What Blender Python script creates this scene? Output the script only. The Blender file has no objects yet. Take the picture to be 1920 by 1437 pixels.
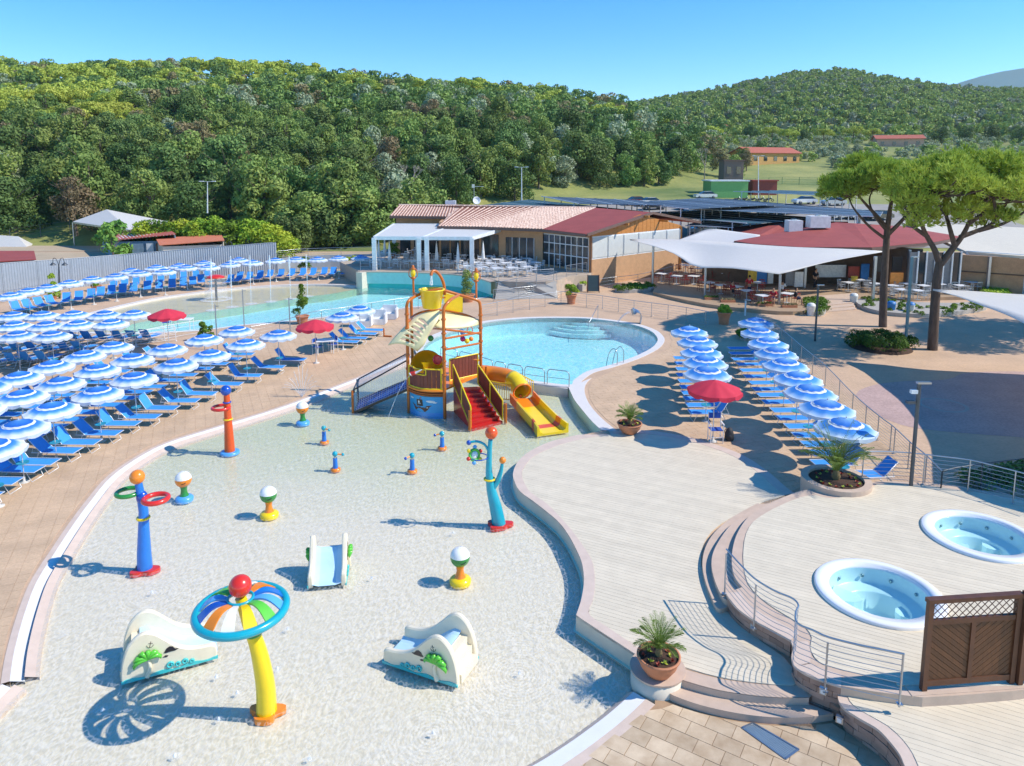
import bpy, math, random
import numpy as np
from mathutils import Vector, Matrix
from mathutils.geometry import delaunay_2d_cdt
random.seed(7)
np.random.seed(7)
R = math.radians
scene = bpy.context.scene
C = scene.collection
F_PX, YH, PITCH, CAM_H = 1340.0, 315.0, R(8.0), 10.5
YC = YH + F_PX * math.tan(PITCH)
cam_data = bpy.data.cameras.new('camera')
cam = bpy.data.objects.new('camera', cam_data)
C.objects.link(cam)
cam.location = (0, 0, CAM_H)
cam.rotation_euler = (R(90) - PITCH, 0, 0)
cam_data.sensor_width = 36
cam_data.lens = F_PX / 1920 * 36
cam_data.shift_y = -(718.5 - YC) / 1920
cam_data.clip_start = 0.5
cam_data.clip_end = 20000
scene.camera = cam
SUN_EL = R(45)
SUN_DIR = Vector((math.cos(SUN_EL) * 0.992, -math.cos(SUN_EL) * 0.125, math.sin(SUN_EL))).normalized()   # towards the sun
sun_data = bpy.data.lights.new('sun', 'SUN')
sun_data.energy = 3.1
sun_data.angle = R(0.53)
sun_data.color = (1.0, 0.925, 0.82)
sun = bpy.data.objects.new('sun', sun_data)
C.objects.link(sun)
sun.rotation_euler = SUN_DIR.to_track_quat('Z', 'Y').to_euler()
world = bpy.data.worlds.new('World')
scene.world = world
world.use_nodes = True
wn = world.node_tree
wn.nodes.clear()
sky = wn.nodes.new('ShaderNodeTexSky')
sky.sky_type = 'NISHITA'
sky.sun_disc = False
sky.sun_elevation = SUN_EL
sky.sun_rotation = math.atan2(SUN_DIR.x, SUN_DIR.y)
sky.altitude = 2500
sky.air_density = 1.0
sky.dust_density = 0.0
sky.ozone_density = 2.0
bg = wn.nodes.new('ShaderNodeBackground')
bg.inputs['Strength'].default_value = 0.15
wo = wn.nodes.new('ShaderNodeOutputWorld')
hsv = wn.nodes.new('ShaderNodeHueSaturation')
hsv.inputs['Saturation'].default_value = 1.40
wn.links.new(sky.outputs['Color'], hsv.inputs['Color'])
wn.links.new(hsv.outputs['Color'], bg.inputs['Color'])
wn.links.new(bg.outputs['Background'], wo.inputs['Surface'])
scene.view_settings.view_transform = 'Standard'
scene.view_settings.look = 'None'
scene.view_settings.gamma = 1.0
scene.view_settings.use_curve_mapping = False
scene.view_settings.exposure = 0.78
scene.render.engine = 'CYCLES'
scene.cycles.use_denoising = True
scene.cycles.max_bounces = 8
scene.cycles.transparent_max_bounces = 24
scene.cycles.diffuse_bounces = 3
scene.cycles.caustics_reflective = False
scene.cycles.caustics_refractive = False
CP, SP = math.cos(PITCH), math.sin(PITCH)
def ray(px, py):
  a = (px - 960.0) / F_PX
  b = -(py - YC) / F_PX
  return Vector((a, CP + b * SP, -SP + b * CP))
def G(px, py, z=0.0):
  d = ray(px, py)
  t = (z - CAM_H) / d.z
  return Vector((d.x * t, d.y * t, z))
def AY(px, py, Y):
  d = ray(px, py)
  t = Y / d.y
  return Vector((d.x * t, Y, CAM_H + d.z * t))
def ss(a, b, x):
  t = max(0.0, min(1.0, (x - a) / (b - a)))
  return t * t * (3 - 2 * t)
Z_LOW, Z_WATER, Z_PLAT, STEP = -0.30, -0.37, 0.42, 0.14
def zdeck(x, y):
  return Z_LOW * (1 - ss(35, 43, y)) * (1 - ss(-6, -3, x))
def GG(px, py, dz=0.0):
  z = 0.0
  for _ in range(12):
    p = G(px, py, z + dz)
    z = zdeck(p.x, p.y)
  return Vector((p.x, p.y, z))
KIDS = {}
def tag(o, label=None, cat=None, group=None, kind=None):
  if label: o['label'] = label
  if cat: o['category'] = cat
  if group: o['group'] = group
  if kind: o['kind'] = kind
  return o
def link(o, parent=None):
  C.objects.link(o)
  if parent is not None:
    o.parent = parent
    KIDS.setdefault(parent.name, []).append(o)
  return o
def thing(name, label, cat, loc=(0, 0, 0), rz=0.0, group=None):
  o = bpy.data.objects.new(name, None)
  o.empty_display_size = 0.2
  link(o)
  o.location = loc
  o.rotation_euler = (0, 0, rz)
  return tag(o, label, cat, group)
def world_loc(o):
  v = Vector((0, 0, 0))
  while o is not None:
    v = v + o.location
    o = o.parent
  return v
def copy_tree(o, parent=None):
  c = o.copy()
  link(c, parent)
  for ch in KIDS.get(o.name, []):
    copy_tree(ch, c)
  return c
def place(proto, used, loc, rz=0.0, label=None, group=None, scale=None, sx=None):
  """first call moves the prototype itself, later calls copy it with its parts"""
  o = copy_tree(proto) if used[0] else proto
  used[0] = True
  o.location = loc
  o.rotation_euler = (0, 0, rz)
  if scale: o.scale = (scale, scale, scale)
  if sx: o.scale = sx
  if label: o['label'] = label
  if group: o['group'] = group
  return o
class MB:
  """collects plain geometry in world coordinates, then links it as one mesh object"""
  def __init__(self):
    self.v, self.f, self.s, self.m = [], [], [], []
  def add(self, verts, faces, smooth=False, mi=0):
    n = len(self.v)
    self.v.extend([tuple(p) for p in verts])
    for f in faces:
      self.f.append(tuple(i + n for i in f)); self.s.append(smooth); self.m.append(mi)
    return self
  def box(self, c, size, rz=0.0, mi=0, rot=None):
    x, y, z = size[0] / 2, size[1] / 2, size[2] / 2
    M = rot if rot is not None else Matrix.Rotation(rz, 3, 'Z')
    c = Vector(c)
    vs = [c + M @ Vector(p) for p in ((-x,-y,-z),(x,-y,-z),(x,y,-z),(-x,y,-z),(-x,-y,z),(x,-y,z),(x,y,z),(-x,y,z))]
    return self.add(vs, [(0,3,2,1),(4,5,6,7),(0,1,5,4),(1,2,6,5),(2,3,7,6),(3,0,4,7)], mi=mi)
  def beam(self, a, b, w, h=None, up=(0, 0, 1), mi=0):
    h = h or w
    a, b = Vector(a), Vector(b)
    d = (b - a)
    L = d.length
    if L < 1e-6: return self
    d.normalize()
    u = Vector(up)
    s = d.cross(u)
    if s.length < 1e-4: s = d.cross(Vector((1, 0, 0)))
    s.normalize(); u = s.cross(d)
    M = Matrix((s, d, u)).transposed()
    return self.box((a + b) / 2, (w, L, h), rot=M, mi=mi)
  def tube(self, pts, r, n=8, closed=False, caps=True, mi=0, smooth=True):
    pts = [Vector(p) for p in pts]
    N = len(pts)
    if not hasattr(r, '__len__'): r = [r] * N
    T = []
    for i in range(N):
      if closed: t = pts[(i + 1) % N] - pts[i - 1]
      else: t = pts[min(i + 1, N - 1)] - pts[max(i - 1, 0)]
      if t.length < 1e-9: t = Vector((0, 0, 1))
      T.append(t.normalized())
    up = Vector((0, 0, 1)) if abs(T[0].z) < 0.9 else Vector((1, 0, 0))
    s = T[0].cross(up).normalized()
    vs = []
    for i in range(N):
      s = (s - T[i] * s.dot(T[i]))
      if s.length < 1e-6: s = T[i].orthogonal()
      s.normalize()
      u = s.cross(T[i])
      for k in range(n):
        a = 2 * math.pi * k / n
        vs.append(pts[i] + (s * math.cos(a) + u * math.sin(a)) * r[i])
    fs = []
    for i in range(N if closed else N - 1):
      j = (i + 1) % N
      for k in range(n):
        l = (k + 1) % n
        fs.append((i * n + k, j * n + k, j * n + l, i * n + l))
    self.add(vs, fs, smooth, mi)
    if caps and not closed:
      self.add(vs[:n], [tuple(range(n))], False, mi)
      self.add(vs[-n:], [tuple(reversed(range(n)))], False, mi)
    return self
  def lathe(self, prof, c=(0, 0, 0), n=20, axis=None, mi=0, smooth=True, cap=True):
    c = Vector(c)
    M = Matrix.Identity(3)
    if axis is not None:
      M = Vector(axis).normalized().to_track_quat('Z', 'Y').to_matrix()
    vs = []
    for r, z in prof:
      for k in range(n):
        a = 2 * math.pi * k / n
        vs.append(c + M @ Vector((r * math.cos(a), r * math.sin(a), z)))
    fs = []
    for i in range(len(prof) - 1):
      for k in range(n):
        l = (k + 1) % n
        fs.append((i * n + k, i * n + l, (i + 1) * n + l, (i + 1) * n + k))
    self.add(vs, fs, smooth, mi)
    if cap:
      if prof[0][0] > 1e-4: self.add(vs[:n], [tuple(reversed(range(n)))], False, mi)
      if prof[-1][0] > 1e-4: self.add(vs[-n:], [tuple(range(n))], False, mi)
    return self
  def cyl(self, c, r, h, n=16, mi=0):
    return self.lathe([(r, 0), (r, h)], c, n, mi=mi)
  def sphere(self, c, r, n=16, m=10, mi=0, sc=(1, 1, 1)):
    vs, c = [], Vector(c)
    for i in range(m + 1):
      th = math.pi * i / m
      for k in range(n):
        a = 2 * math.pi * k / n
        vs.append(c + Vector((r * sc[0] * math.sin(th) * math.cos(a), r * sc[1] * math.sin(th) * math.sin(a), r * sc[2] * math.cos(th))))
    fs = []
    for i in range(m):
      for k in range(n):
        l = (k + 1) % n
        fs.append((i * n + k, (i + 1) * n + k, (i + 1) * n + l, i * n + l))
    return self.add(vs, fs, True, mi)
  def torus(self, c, Rr, r, n=28, m=10, axis=None, mi=0):
    M = Matrix.Identity(3)
    if axis is not None:
      M = Vector(axis).normalized().to_track_quat('Z', 'Y').to_matrix()
    c = Vector(c)
    pts = [c + M @ Vector((Rr * math.cos(2 * math.pi * k / n), Rr * math.sin(2 * math.pi * k / n), 0)) for k in range(n)]
    return self.tube(pts, r, m, closed=True, mi=mi)
  def prism(self, poly, z0, z1, mi=0, smooth=False, bottom=True):
    """vertical prism over a 2-D polygon; z0, z1 numbers or lists per vertex"""
    n = len(poly)
    a = z0 if hasattr(z0, '__len__') else [z0] * n
    b = z1 if hasattr(z1, '__len__') else [z1] * n
    vs = [(p[0], p[1], a[i]) for i, p in enumerate(poly)] + [(p[0], p[1], b[i]) for i, p in enumerate(poly)]
    fs = [tuple(range(n, 2 * n))]
    if bottom: fs.append(tuple(reversed(range(n))))
    self.add(vs, fs, False, mi)
    self.add(vs, [(i, (i + 1) % n, n + (i + 1) % n, n + i) for i in range(n)], smooth, mi)
    return self
  def plate(self, pts, th, mi=0, smooth=False):
    """polygon in space given thickness along its normal"""
    pts = [Vector(p) for p in pts]
    nrm = Vector((0, 0, 0))
    for i in range(len(pts)):
      nrm += pts[i].cross(pts[(i + 1) % len(pts)])
    nrm.normalize()
    n = len(pts)
    vs = pts + [p - nrm * th for p in pts]
    fs = [tuple(range(n)), tuple(reversed(range(n, 2 * n)))] + [(i, n + i, n + (i + 1) % n, (i + 1) % n) for i in range(n)]
    return self.add(vs, fs, smooth, mi)
  def strip(self, A, B, mi=0, smooth=False):
    n = len(A)
    vs = list(A) + list(B)
    return self.add(vs, [(i, i + 1, n + i + 1, n + i) for i in range(n - 1)], smooth, mi)
  def build(self, name, mats, parent=None, kind=None):
    me = bpy.data.meshes.new(name)
    org = world_loc(parent) if parent is not None else Vector((0, 0, 0))
    if org.length > 0:
      vs = (np.array(self.v, dtype=float) - np.array(org)).tolist()
    else:
      vs = self.v
    me.from_pydata(vs, [], self.f)
    me.polygons.foreach_set('use_smooth', self.s)
    if not isinstance(mats, (list, tuple)): mats = [mats]
    for m in mats: me.materials.append(m)
    if len(mats) > 1: me.polygons.foreach_set('material_index', self.m)
    me.update()
    o = bpy.data.objects.new(name, me)
    link(o, parent)
    if kind: o['kind'] = kind
    return o
def qmesh(name, verts, quads, mat, parent=None, kind=None, smooth=False):
  """fast numpy quad mesh"""
  me = bpy.data.meshes.new(name)
  nv, nq = len(verts), len(quads)
  me.vertices.add(nv); me.vertices.foreach_set('co', np.asarray(verts, dtype=np.float32).ravel())
  me.loops.add(nq * 4); me.loops.foreach_set('vertex_index', np.asarray(quads, dtype=np.int32).ravel())
  me.polygons.add(nq)
  me.polygons.foreach_set('loop_start', np.arange(0, nq * 4, 4, dtype=np.int32))
  me.polygons.foreach_set('loop_total', np.full(nq, 4, dtype=np.int32))
  me.polygons.foreach_set('use_smooth', np.full(nq, smooth))
  me.update(calc_edges=True)
  me.materials.append(mat)
  o = bpy.data.objects.new(name, me)
  link(o, parent)
  if kind: o['kind'] = kind
  return o
def smooth(pts, n=6, closed=False):
  """Catmull-Rom through the points"""
  P = [Vector(p) for p in pts]
  N = len(P)
  out = []
  rng = range(N) if closed else range(N - 1)
  for i in rng:
    if closed: p0, p1, p2, p3 = P[i - 1], P[i], P[(i + 1) % N], P[(i + 2) % N]
    else: p0, p1, p2, p3 = P[max(i - 1, 0)], P[i], P[i + 1], P[min(i + 2, N - 1)]
    for k in range(n):
      t = k / n
      out.append(0.5 * ((2 * p1) + (p2 - p0) * t + (2 * p0 - 5 * p1 + 4 * p2 - p3) * t * t + (3 * p1 - p0 - 3 * p2 + p3) * t ** 3))
  if not closed: out.append(P[-1].copy())
  return out
def offset(pts, d, closed=False):
  """offset to the left of travel by d, in plan"""
  N = len(pts); out = []
  for i in range(N):
    if closed: a, b = pts[i - 1], pts[(i + 1) % N]
    else: a, b = pts[max(i - 1, 0)], pts[min(i + 1, N - 1)]
    t = Vector((b[0] - a[0], b[1] - a[1]))
    if t.length < 1e-9: t = Vector((1, 0))
    t.normalize()
    q = Vector((pts[i][0] - t.y * d, pts[i][1] + t.x * d, pts[i][2] if len(pts[i]) > 2 else 0))
    out.append(q)
  return out
def inside(x, y, poly):
  c = False
  n = len(poly); j = n - 1
  for i in range(n):
    xi, yi, xj, yj = poly[i][0], poly[i][1], poly[j][0], poly[j][1]
    if (yi > y) != (yj > y) and x < (xj - xi) * (y - yi) / (yj - yi) + xi: c = not c
    j = i
  return c
def resample(pts, step):
  P = [Vector(p) for p in pts]
  L = [0.0]
  for i in range(1, len(P)): L.append(L[-1] + (P[i] - P[i - 1]).length)
  n = max(1, int(round(L[-1] / step)))
  out, j = [], 0
  for k in range(n + 1):
    s = L[-1] * k / n
    while j < len(L) - 2 and L[j + 1] < s: j += 1
    t = (s - L[j]) / max(1e-9, L[j + 1] - L[j])
    out.append(P[j].lerp(P[j + 1], min(1, max(0, t))))
  return out
def sheet(name, outer, holes, zf, mat, grid=None, parent=None, kind='structure', skirt=0.0):
  """flat or rolling sheet over a polygon with holes"""
  pts, edges = [], []
  def ring(r):
    n0 = len(pts)
    for p in r: pts.append(Vector((p[0], p[1])))
    m = len(r)
    for i in range(m): edges.append((n0 + i, n0 + (i + 1) % m))
  ring(outer)
  for h in holes: ring(h)
  if grid:
    xs = [p[0] for p in outer]; ys = [p[1] for p in outer]
    x = min(xs) + grid * .5
    while x < max(xs):
      y = min(ys) + grid * .5
      while y < max(ys):
        if inside(x, y, outer): pts.append(Vector((x, y)))
        y += grid
      x += grid
  vs, es, fs, *_ = delaunay_2d_cdt(pts, edges, [], 0, 1e-5)
  keep = []
  for f in fs:
    cx = sum(vs[i].x for i in f) / len(f); cy = sum(vs[i].y for i in f) / len(f)
    if inside(cx, cy, outer) and not any(inside(cx, cy, h) for h in holes): keep.append(tuple(f))
  mb = MB()
  mb.add([(v.x, v.y, zf(v.x, v.y) if callable(zf) else zf) for v in vs], keep)
  o = mb.build(name, mat, parent)
  if kind: o['kind'] = kind
  return o
def clip_cell(poly, cell):
  """clip a polygon by a convex CCW cell"""
  out = [(p[0], p[1]) for p in poly]
  n = len(cell)
  for i in range(n):
    ax, ay = cell[i]; bx, by = cell[(i + 1) % n]
    nx, ny = -(by - ay), bx - ax
    inp, out = out, []
    if not inp: return []
    for k in range(len(inp)):
      p, q = inp[k - 1], inp[k]
      dp = (p[0] - ax) * nx + (p[1] - ay) * ny
      dq = (q[0] - ax) * nx + (q[1] - ay) * ny
      if (dp >= 0) != (dq >= 0):
        t = dp / (dp - dq)
        out.append((p[0] + (q[0] - p[0]) * t, p[1] + (q[1] - p[1]) * t))
      if dq >= 0: out.append(q)
  res = []
  for p in out:
    if not res or abs(p[0] - res[-1][0]) + abs(p[1] - res[-1][1]) > 1e-4: res.append(p)
  if len(res) > 2 and abs(res[0][0] - res[-1][0]) + abs(res[0][1] - res[-1][1]) < 1e-4: res.pop()
  return res
def area(p):
  return 0.5 * sum(p[i - 1][0] * p[i][1] - p[i][0] * p[i - 1][1] for i in range(len(p)))
def lay(parent, piece, poly, w, l, ang, zf, mat, gap=0.008, th=0.012, stagger=0.0, limit=300, org=(0, 0), near=(0, 0), jit=0.0, uneven=0.0015, holes=()):
  """lay tiles or planks (w across, l along ang) over a polygon: nearest ones as parts, the rest joined"""
  ca, sa = math.cos(ang), math.sin(ang)
  P = [((p[0] - org[0]) * ca + (p[1] - org[1]) * sa, -(p[0] - org[0]) * sa + (p[1] - org[1]) * ca) for p in poly]
  if area(P) < 0: P.reverse()
  H = [((x - org[0]) * ca + (y - org[1]) * sa, -(x - org[0]) * sa + (y - org[1]) * ca, r) for x, y, r in holes]
  u0, u1 = min(p[0] for p in P), max(p[0] for p in P)
  v0, v1 = min(p[1] for p in P), max(p[1] for p in P)
  rnd = random.Random(11)
  pieces = []
  j = math.floor(v0 / w)
  while j * w < v1:
    off = stagger * l * (j % 2) + (rnd.random() * l if jit else 0)
    i = math.floor((u0 - off) / l)
    band = clip_cell(P, [(u0 - 1, j * w + gap / 2), (u1 + 1, j * w + gap / 2), (u1 + 1, (j + 1) * w - gap / 2), (u0 - 1, (j + 1) * w - gap / 2)])
    while band and i * l + off < u1:
      a, b = i * l + off + gap / 2, (i + 1) * l + off - gap / 2
      q = clip_cell(band, [(a, j * w), (b, j * w), (b, (j + 1) * w), (a, (j + 1) * w)])
      qs = [q]
      for hu, hv, hr in H:
        lo, hi = j * w - hv, (j + 1) * w - hv
        vn = 0 if lo < 0 < hi else min(abs(lo), abs(hi))
        if q and vn < hr:
          c = math.sqrt(hr * hr - vn * vn)
          nq = []
          for q1 in qs:
            nq.append(clip_cell(q1, [(u0 - 9, j * w - 1), (hu - c, j * w - 1), (hu - c, (j + 1) * w + 1), (u0 - 9, (j + 1) * w + 1)]))
            nq.append(clip_cell(q1, [(hu + c, j * w - 1), (u1 + 9, j * w - 1), (u1 + 9, (j + 1) * w + 1), (hu + c, (j + 1) * w + 1)]))
          qs = nq
      for q in qs:
       if len(q) > 2 and abs(area(q)) > 0.04 * w * l * (0.05 if l > 3 else 1):
         pieces.append([(x * ca - y * sa + org[0], x * sa + y * ca + org[1]) for x, y in q])
      i += 1
    j += 1
  def dist(q):
    cx = sum(p[0] for p in q) / len(q); cy = sum(p[1] for p in q) / len(q)
    return math.hypot(cx - near[0], cy - near[1])
  pieces.sort(key=dist)
  rest = MB()
  for k, q in enumerate(pieces):
    e = rnd.uniform(-uneven, uneven)
    z1 = [zf(p[0], p[1]) + th + e for p in q]
    z0 = [z - th - 0.004 for z in z1]
    if k < limit:
      m = MB(); m.prism(q, z0, z1, bottom=False)
      m.build(piece, mat, parent)
    else:
      rest.prism(q, z0, z1, bottom=False)
  if rest.v:
    rest.build(piece, mat, parent, kind='stuff')
def lin(h):
  h = h.lstrip('#')
  out = []
  for i in (0, 2, 4):
    c = int(h[i:i + 2], 16) / 255
    out.append(c / 12.92 if c <= 0.04045 else ((c + 0.055) / 1.055) ** 2.4)
  return tuple(out)
def mat(name, col, rough=0.6, metal=0.0, var=0.10, scale=3.0, bump=0.0, bscale=30.0, spec=0.5, coat=0.0, col2=None, per_obj=0.0, detail=4, stretch=None, trans=0.0, fine=0.0, fscale=60):
  if isinstance(col, str): col = lin(col)
  if isinstance(col2, str): col2 = lin(col2)
  m = bpy.data.materials.new(name)
  m.use_nodes = True
  nt = m.node_tree; N = nt.nodes; L = nt.links
  b = N['Principled BSDF']
  b.inputs['Roughness'].default_value = rough
  b.inputs['Metallic'].default_value = metal
  b.inputs['Specular IOR Level'].default_value = spec
  b.inputs['Coat Weight'].default_value = coat
  b.inputs['Coat Roughness'].default_value = 0.08
  geo = N.new('ShaderNodeNewGeometry')
  mp = N.new('ShaderNodeMapping')
  L.new(geo.outputs['Position'], mp.inputs['Vector'])
  if stretch: mp.inputs['Scale'].default_value = stretch
  nz = N.new('ShaderNodeTexNoise')
  nz.inputs['Scale'].default_value = scale
  nz.inputs['Detail'].default_value = detail
  nz.inputs['Roughness'].default_value = 0.6
  L.new(mp.outputs['Vector'], nz.inputs['Vector'])
  mix = N.new('ShaderNodeMix'); mix.data_type = 'RGBA'
  a = tuple(max(0, c * (1 - var)) for c in col) + (1,)
  c2 = col2 if col2 else tuple(min(1, c * (1 + var)) for c in col)
  mix.inputs[6].default_value = a
  mix.inputs[7].default_value = tuple(c2)[:3] + (1,)
  ramp = N.new('ShaderNodeMapRange')
  ramp.inputs['From Min'].default_value = 0.3; ramp.inputs['From Max'].default_value = 0.7
  L.new(nz.outputs['Fac'], ramp.inputs['Value'])
  L.new(ramp.outputs['Result'], mix.inputs[0])
  out = mix.outputs[2]
  if per_obj or fine:
    mul = N.new('ShaderNodeMix'); mul.data_type = 'RGBA'; mul.blend_type = 'MULTIPLY'; mul.inputs[0].default_value = 1
    mr = N.new('ShaderNodeMapRange')
    if per_obj:
      oi = N.new('ShaderNodeObjectInfo'); L.new(oi.outputs['Random'], mr.inputs['Value'])
      k = per_obj
    else:
      n2 = N.new('ShaderNodeTexNoise'); n2.inputs['Scale'].default_value = fscale; n2.inputs['Detail'].default_value = 2
      L.new(mp.outputs['Vector'], n2.inputs['Vector']); L.new(n2.outputs['Fac'], mr.inputs['Value'])
      mr.inputs['From Min'].default_value = .3; mr.inputs['From Max'].default_value = .7
      k = fine
    mr.inputs['To Min'].default_value = 1 - k; mr.inputs['To Max'].default_value = 1 + k * 0.6
    cmb = N.new('ShaderNodeCombineColor')
    for i in range(3): L.new(mr.outputs['Result'], cmb.inputs[i])
    L.new(out, mul.inputs[6]); L.new(cmb.outputs['Color'], mul.inputs[7])
    out = mul.outputs[2]
  L.new(out, b.inputs['Base Color'])
  if bump:
    n3 = N.new('ShaderNodeTexNoise'); n3.inputs['Scale'].default_value = bscale; n3.inputs['Detail'].default_value = 3
    L.new(mp.outputs['Vector'], n3.inputs['Vector'])
    bp = N.new('ShaderNodeBump'); bp.inputs['Strength'].default_value = bump; bp.inputs['Distance'].default_value = 0.02
    L.new(n3.outputs['Fac'], bp.inputs['Height']); L.new(bp.outputs['Normal'], b.inputs['Normal'])
  if trans:
    tr = N.new('ShaderNodeBsdfTranslucent'); L.new(out, tr.inputs['Color'])
    ms = N.new('ShaderNodeMixShader'); ms.inputs[0].default_value = trans
    L.new(b.outputs[0], ms.inputs[1]); L.new(tr.outputs[0], ms.inputs[2])
    L.new(ms.outputs[0], N['Material Output'].inputs['Surface'])
  return m
def water(name, tint, bump=0.5, bscale=6.0, foam=None, refl=0.02, painted_caustics=0.0, fsc=5.0, rings=()):
  """clear water: see-through with a tint, mirror part by Fresnel, rippled normal"""
  m = bpy.data.materials.new(name); m.use_nodes = True
  nt = m.node_tree; N = nt.nodes; L = nt.links; N.clear()
  out = N.new('ShaderNodeOutputMaterial')
  tr = N.new('ShaderNodeBsdfTransparent'); tr.inputs['Color'].default_value = tuple(tint) + (1,)
  gl = N.new('ShaderNodeBsdfGlossy'); gl.inputs['Roughness'].default_value = 0.03
  geo = N.new('ShaderNodeNewGeometry')
  w1 = N.new('ShaderNodeTexNoise'); w1.inputs['Scale'].default_value = bscale; w1.inputs['Detail'].default_value = 3; w1.inputs['Distortion'].default_value = 0.8
  w2 = N.new('ShaderNodeTexNoise'); w2.inputs['Scale'].default_value = bscale * 2.7; w2.inputs['Detail'].default_value = 2; w2.inputs['Distortion'].default_value = 1.0
  add = N.new('ShaderNodeMath'); add.operation = 'MULTIPLY_ADD'; add.inputs[1].default_value = 0.45
  L.new(geo.outputs['Position'], w1.inputs['Vector']); L.new(geo.outputs['Position'], w2.inputs['Vector'])
  L.new(w2.outputs['Fac'], add.inputs[0]); L.new(w1.outputs['Fac'], add.inputs[2])
  bp = N.new('ShaderNodeBump'); bp.inputs['Strength'].default_value = bump; bp.inputs['Distance'].default_value = 0.08
  L.new(add.outputs[0], bp.inputs['Height'])
  L.new(bp.outputs['Normal'], gl.inputs['Normal'])
  dt = N.new('ShaderNodeVectorMath'); dt.operation = 'DOT_PRODUCT'
  L.new(bp.outputs['Normal'], dt.inputs[0]); L.new(geo.outputs['Incoming'], dt.inputs[1])
  def mth(op, a, b=None):
    n = N.new('ShaderNodeMath'); n.operation = op
    for i, v in enumerate((a, b)):
      if v is None: continue
      if isinstance(v, (int, float)): n.inputs[i].default_value = v
      else: L.new(v, n.inputs[i])
    return n.outputs[0]
  cosv = mth('ABSOLUTE', dt.outputs['Value'])
  sch = mth('ADD', mth('MULTIPLY', mth('POWER', mth('SUBTRACT', 1.0, cosv), 5.0), .98), refl)
  mx = N.new('ShaderNodeMixShader')
  body = tr.outputs[0]
  if painted_caustics:  # painted white network and rings imitating caustic light in the water
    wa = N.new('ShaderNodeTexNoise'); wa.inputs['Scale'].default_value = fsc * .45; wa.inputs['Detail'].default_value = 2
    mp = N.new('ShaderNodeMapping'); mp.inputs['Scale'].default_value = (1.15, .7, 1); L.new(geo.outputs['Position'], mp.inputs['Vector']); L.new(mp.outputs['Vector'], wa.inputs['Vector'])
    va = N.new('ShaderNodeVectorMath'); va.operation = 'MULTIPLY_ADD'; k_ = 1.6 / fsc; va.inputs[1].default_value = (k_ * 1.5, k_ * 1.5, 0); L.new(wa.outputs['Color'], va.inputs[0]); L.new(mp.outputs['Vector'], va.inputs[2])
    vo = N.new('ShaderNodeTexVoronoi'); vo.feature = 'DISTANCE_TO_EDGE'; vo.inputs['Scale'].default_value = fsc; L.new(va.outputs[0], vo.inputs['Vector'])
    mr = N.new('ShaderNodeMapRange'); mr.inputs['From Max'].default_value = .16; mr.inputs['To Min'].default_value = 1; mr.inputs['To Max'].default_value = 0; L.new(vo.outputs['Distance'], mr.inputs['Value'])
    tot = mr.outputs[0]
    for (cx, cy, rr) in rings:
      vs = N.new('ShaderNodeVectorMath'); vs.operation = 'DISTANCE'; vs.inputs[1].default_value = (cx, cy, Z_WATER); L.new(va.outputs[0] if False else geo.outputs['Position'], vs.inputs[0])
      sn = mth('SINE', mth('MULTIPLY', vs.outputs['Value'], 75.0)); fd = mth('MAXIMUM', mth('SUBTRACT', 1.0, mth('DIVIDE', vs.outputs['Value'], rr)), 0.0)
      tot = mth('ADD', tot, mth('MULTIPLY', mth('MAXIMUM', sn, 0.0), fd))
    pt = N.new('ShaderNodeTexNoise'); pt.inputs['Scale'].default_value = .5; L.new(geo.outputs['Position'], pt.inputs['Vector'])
    fac = mth('MULTIPLY', mth('MULTIPLY', mth('MINIMUM', tot, 1.0), mth('ADD', pt.outputs['Fac'], .35)), painted_caustics)
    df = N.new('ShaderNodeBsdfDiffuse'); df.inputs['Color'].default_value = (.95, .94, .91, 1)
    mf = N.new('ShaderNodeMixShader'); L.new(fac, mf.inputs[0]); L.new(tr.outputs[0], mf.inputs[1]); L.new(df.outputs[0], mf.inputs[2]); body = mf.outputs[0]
  L.new(sch, mx.inputs[0]); L.new(body, mx.inputs[1]); L.new(gl.outputs[0], mx.inputs[2])
  L.new(mx.outputs[0], out.inputs['Surface'])
  return m
M = {}
M['tan'] = mat('tan_paving', '#c9a887', .75, var=.10, scale=1.3, fine=.08, fscale=25, bump=.15, bscale=40)
M['tan_joint'] = mat('paving_joint', '#a88a6c', .85, var=.1, scale=4)
M['tan_tile'] = mat('tan_tile', '#cdae8c', .7, var=.13, scale=.9, fine=.10, fscale=18, bump=.15, bscale=60, per_obj=0)
M['low_tile'] = mat('sandstone_tile', '#c3a683', .7, var=.18, scale=1.7, col2='#d8c2a3', per_obj=.14, bump=.2, bscale=45)
M['pink_cop'] = mat('pink_coping', '#d3bead', .65, var=.07, scale=3, fine=.05)
M['white_cop'] = mat('white_coping', '#dcd6d0', .6, var=.04, scale=3, fine=.04)
M['grate'] = mat('grate_white', '#dfdfdf', .5, var=.03)
M['deck'] = mat('pale_plank', '#dacdb4', .7, var=.06, scale=2, per_obj=.05, stretch=(1, 1, 1), bump=.12, bscale=50)
M['deck_gap'] = mat('plank_gap', '#c4b8a2', .9, var=.1)
M['stone_block'] = mat('porphyry_block', '#ae8d7b', .8, var=.12, scale=3, per_obj=.30, bump=.3, bscale=25)
M['mortar'] = mat('mortar', '#8d7565', .9)
M['step'] = mat('step_stone', '#c9b19c', .7, var=.08, scale=3, fine=.05)
M['step_riser'] = M['step']
M['wall_cream'] = mat('cream_wall', '#d8cdb8', .7, var=.08, scale=1.5)
M['steel'] = mat('brushed_steel', '#b4bac0', .32, metal=.9, var=.05)
M['steel_dark'] = mat('dark_steel', '#5b5f63', .5, metal=.6, var=.08)
M['plaza'] = mat('plaza_paving', '#c8a98b', .8, var=.10, scale=.6, fine=.10, fscale=8)
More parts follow.
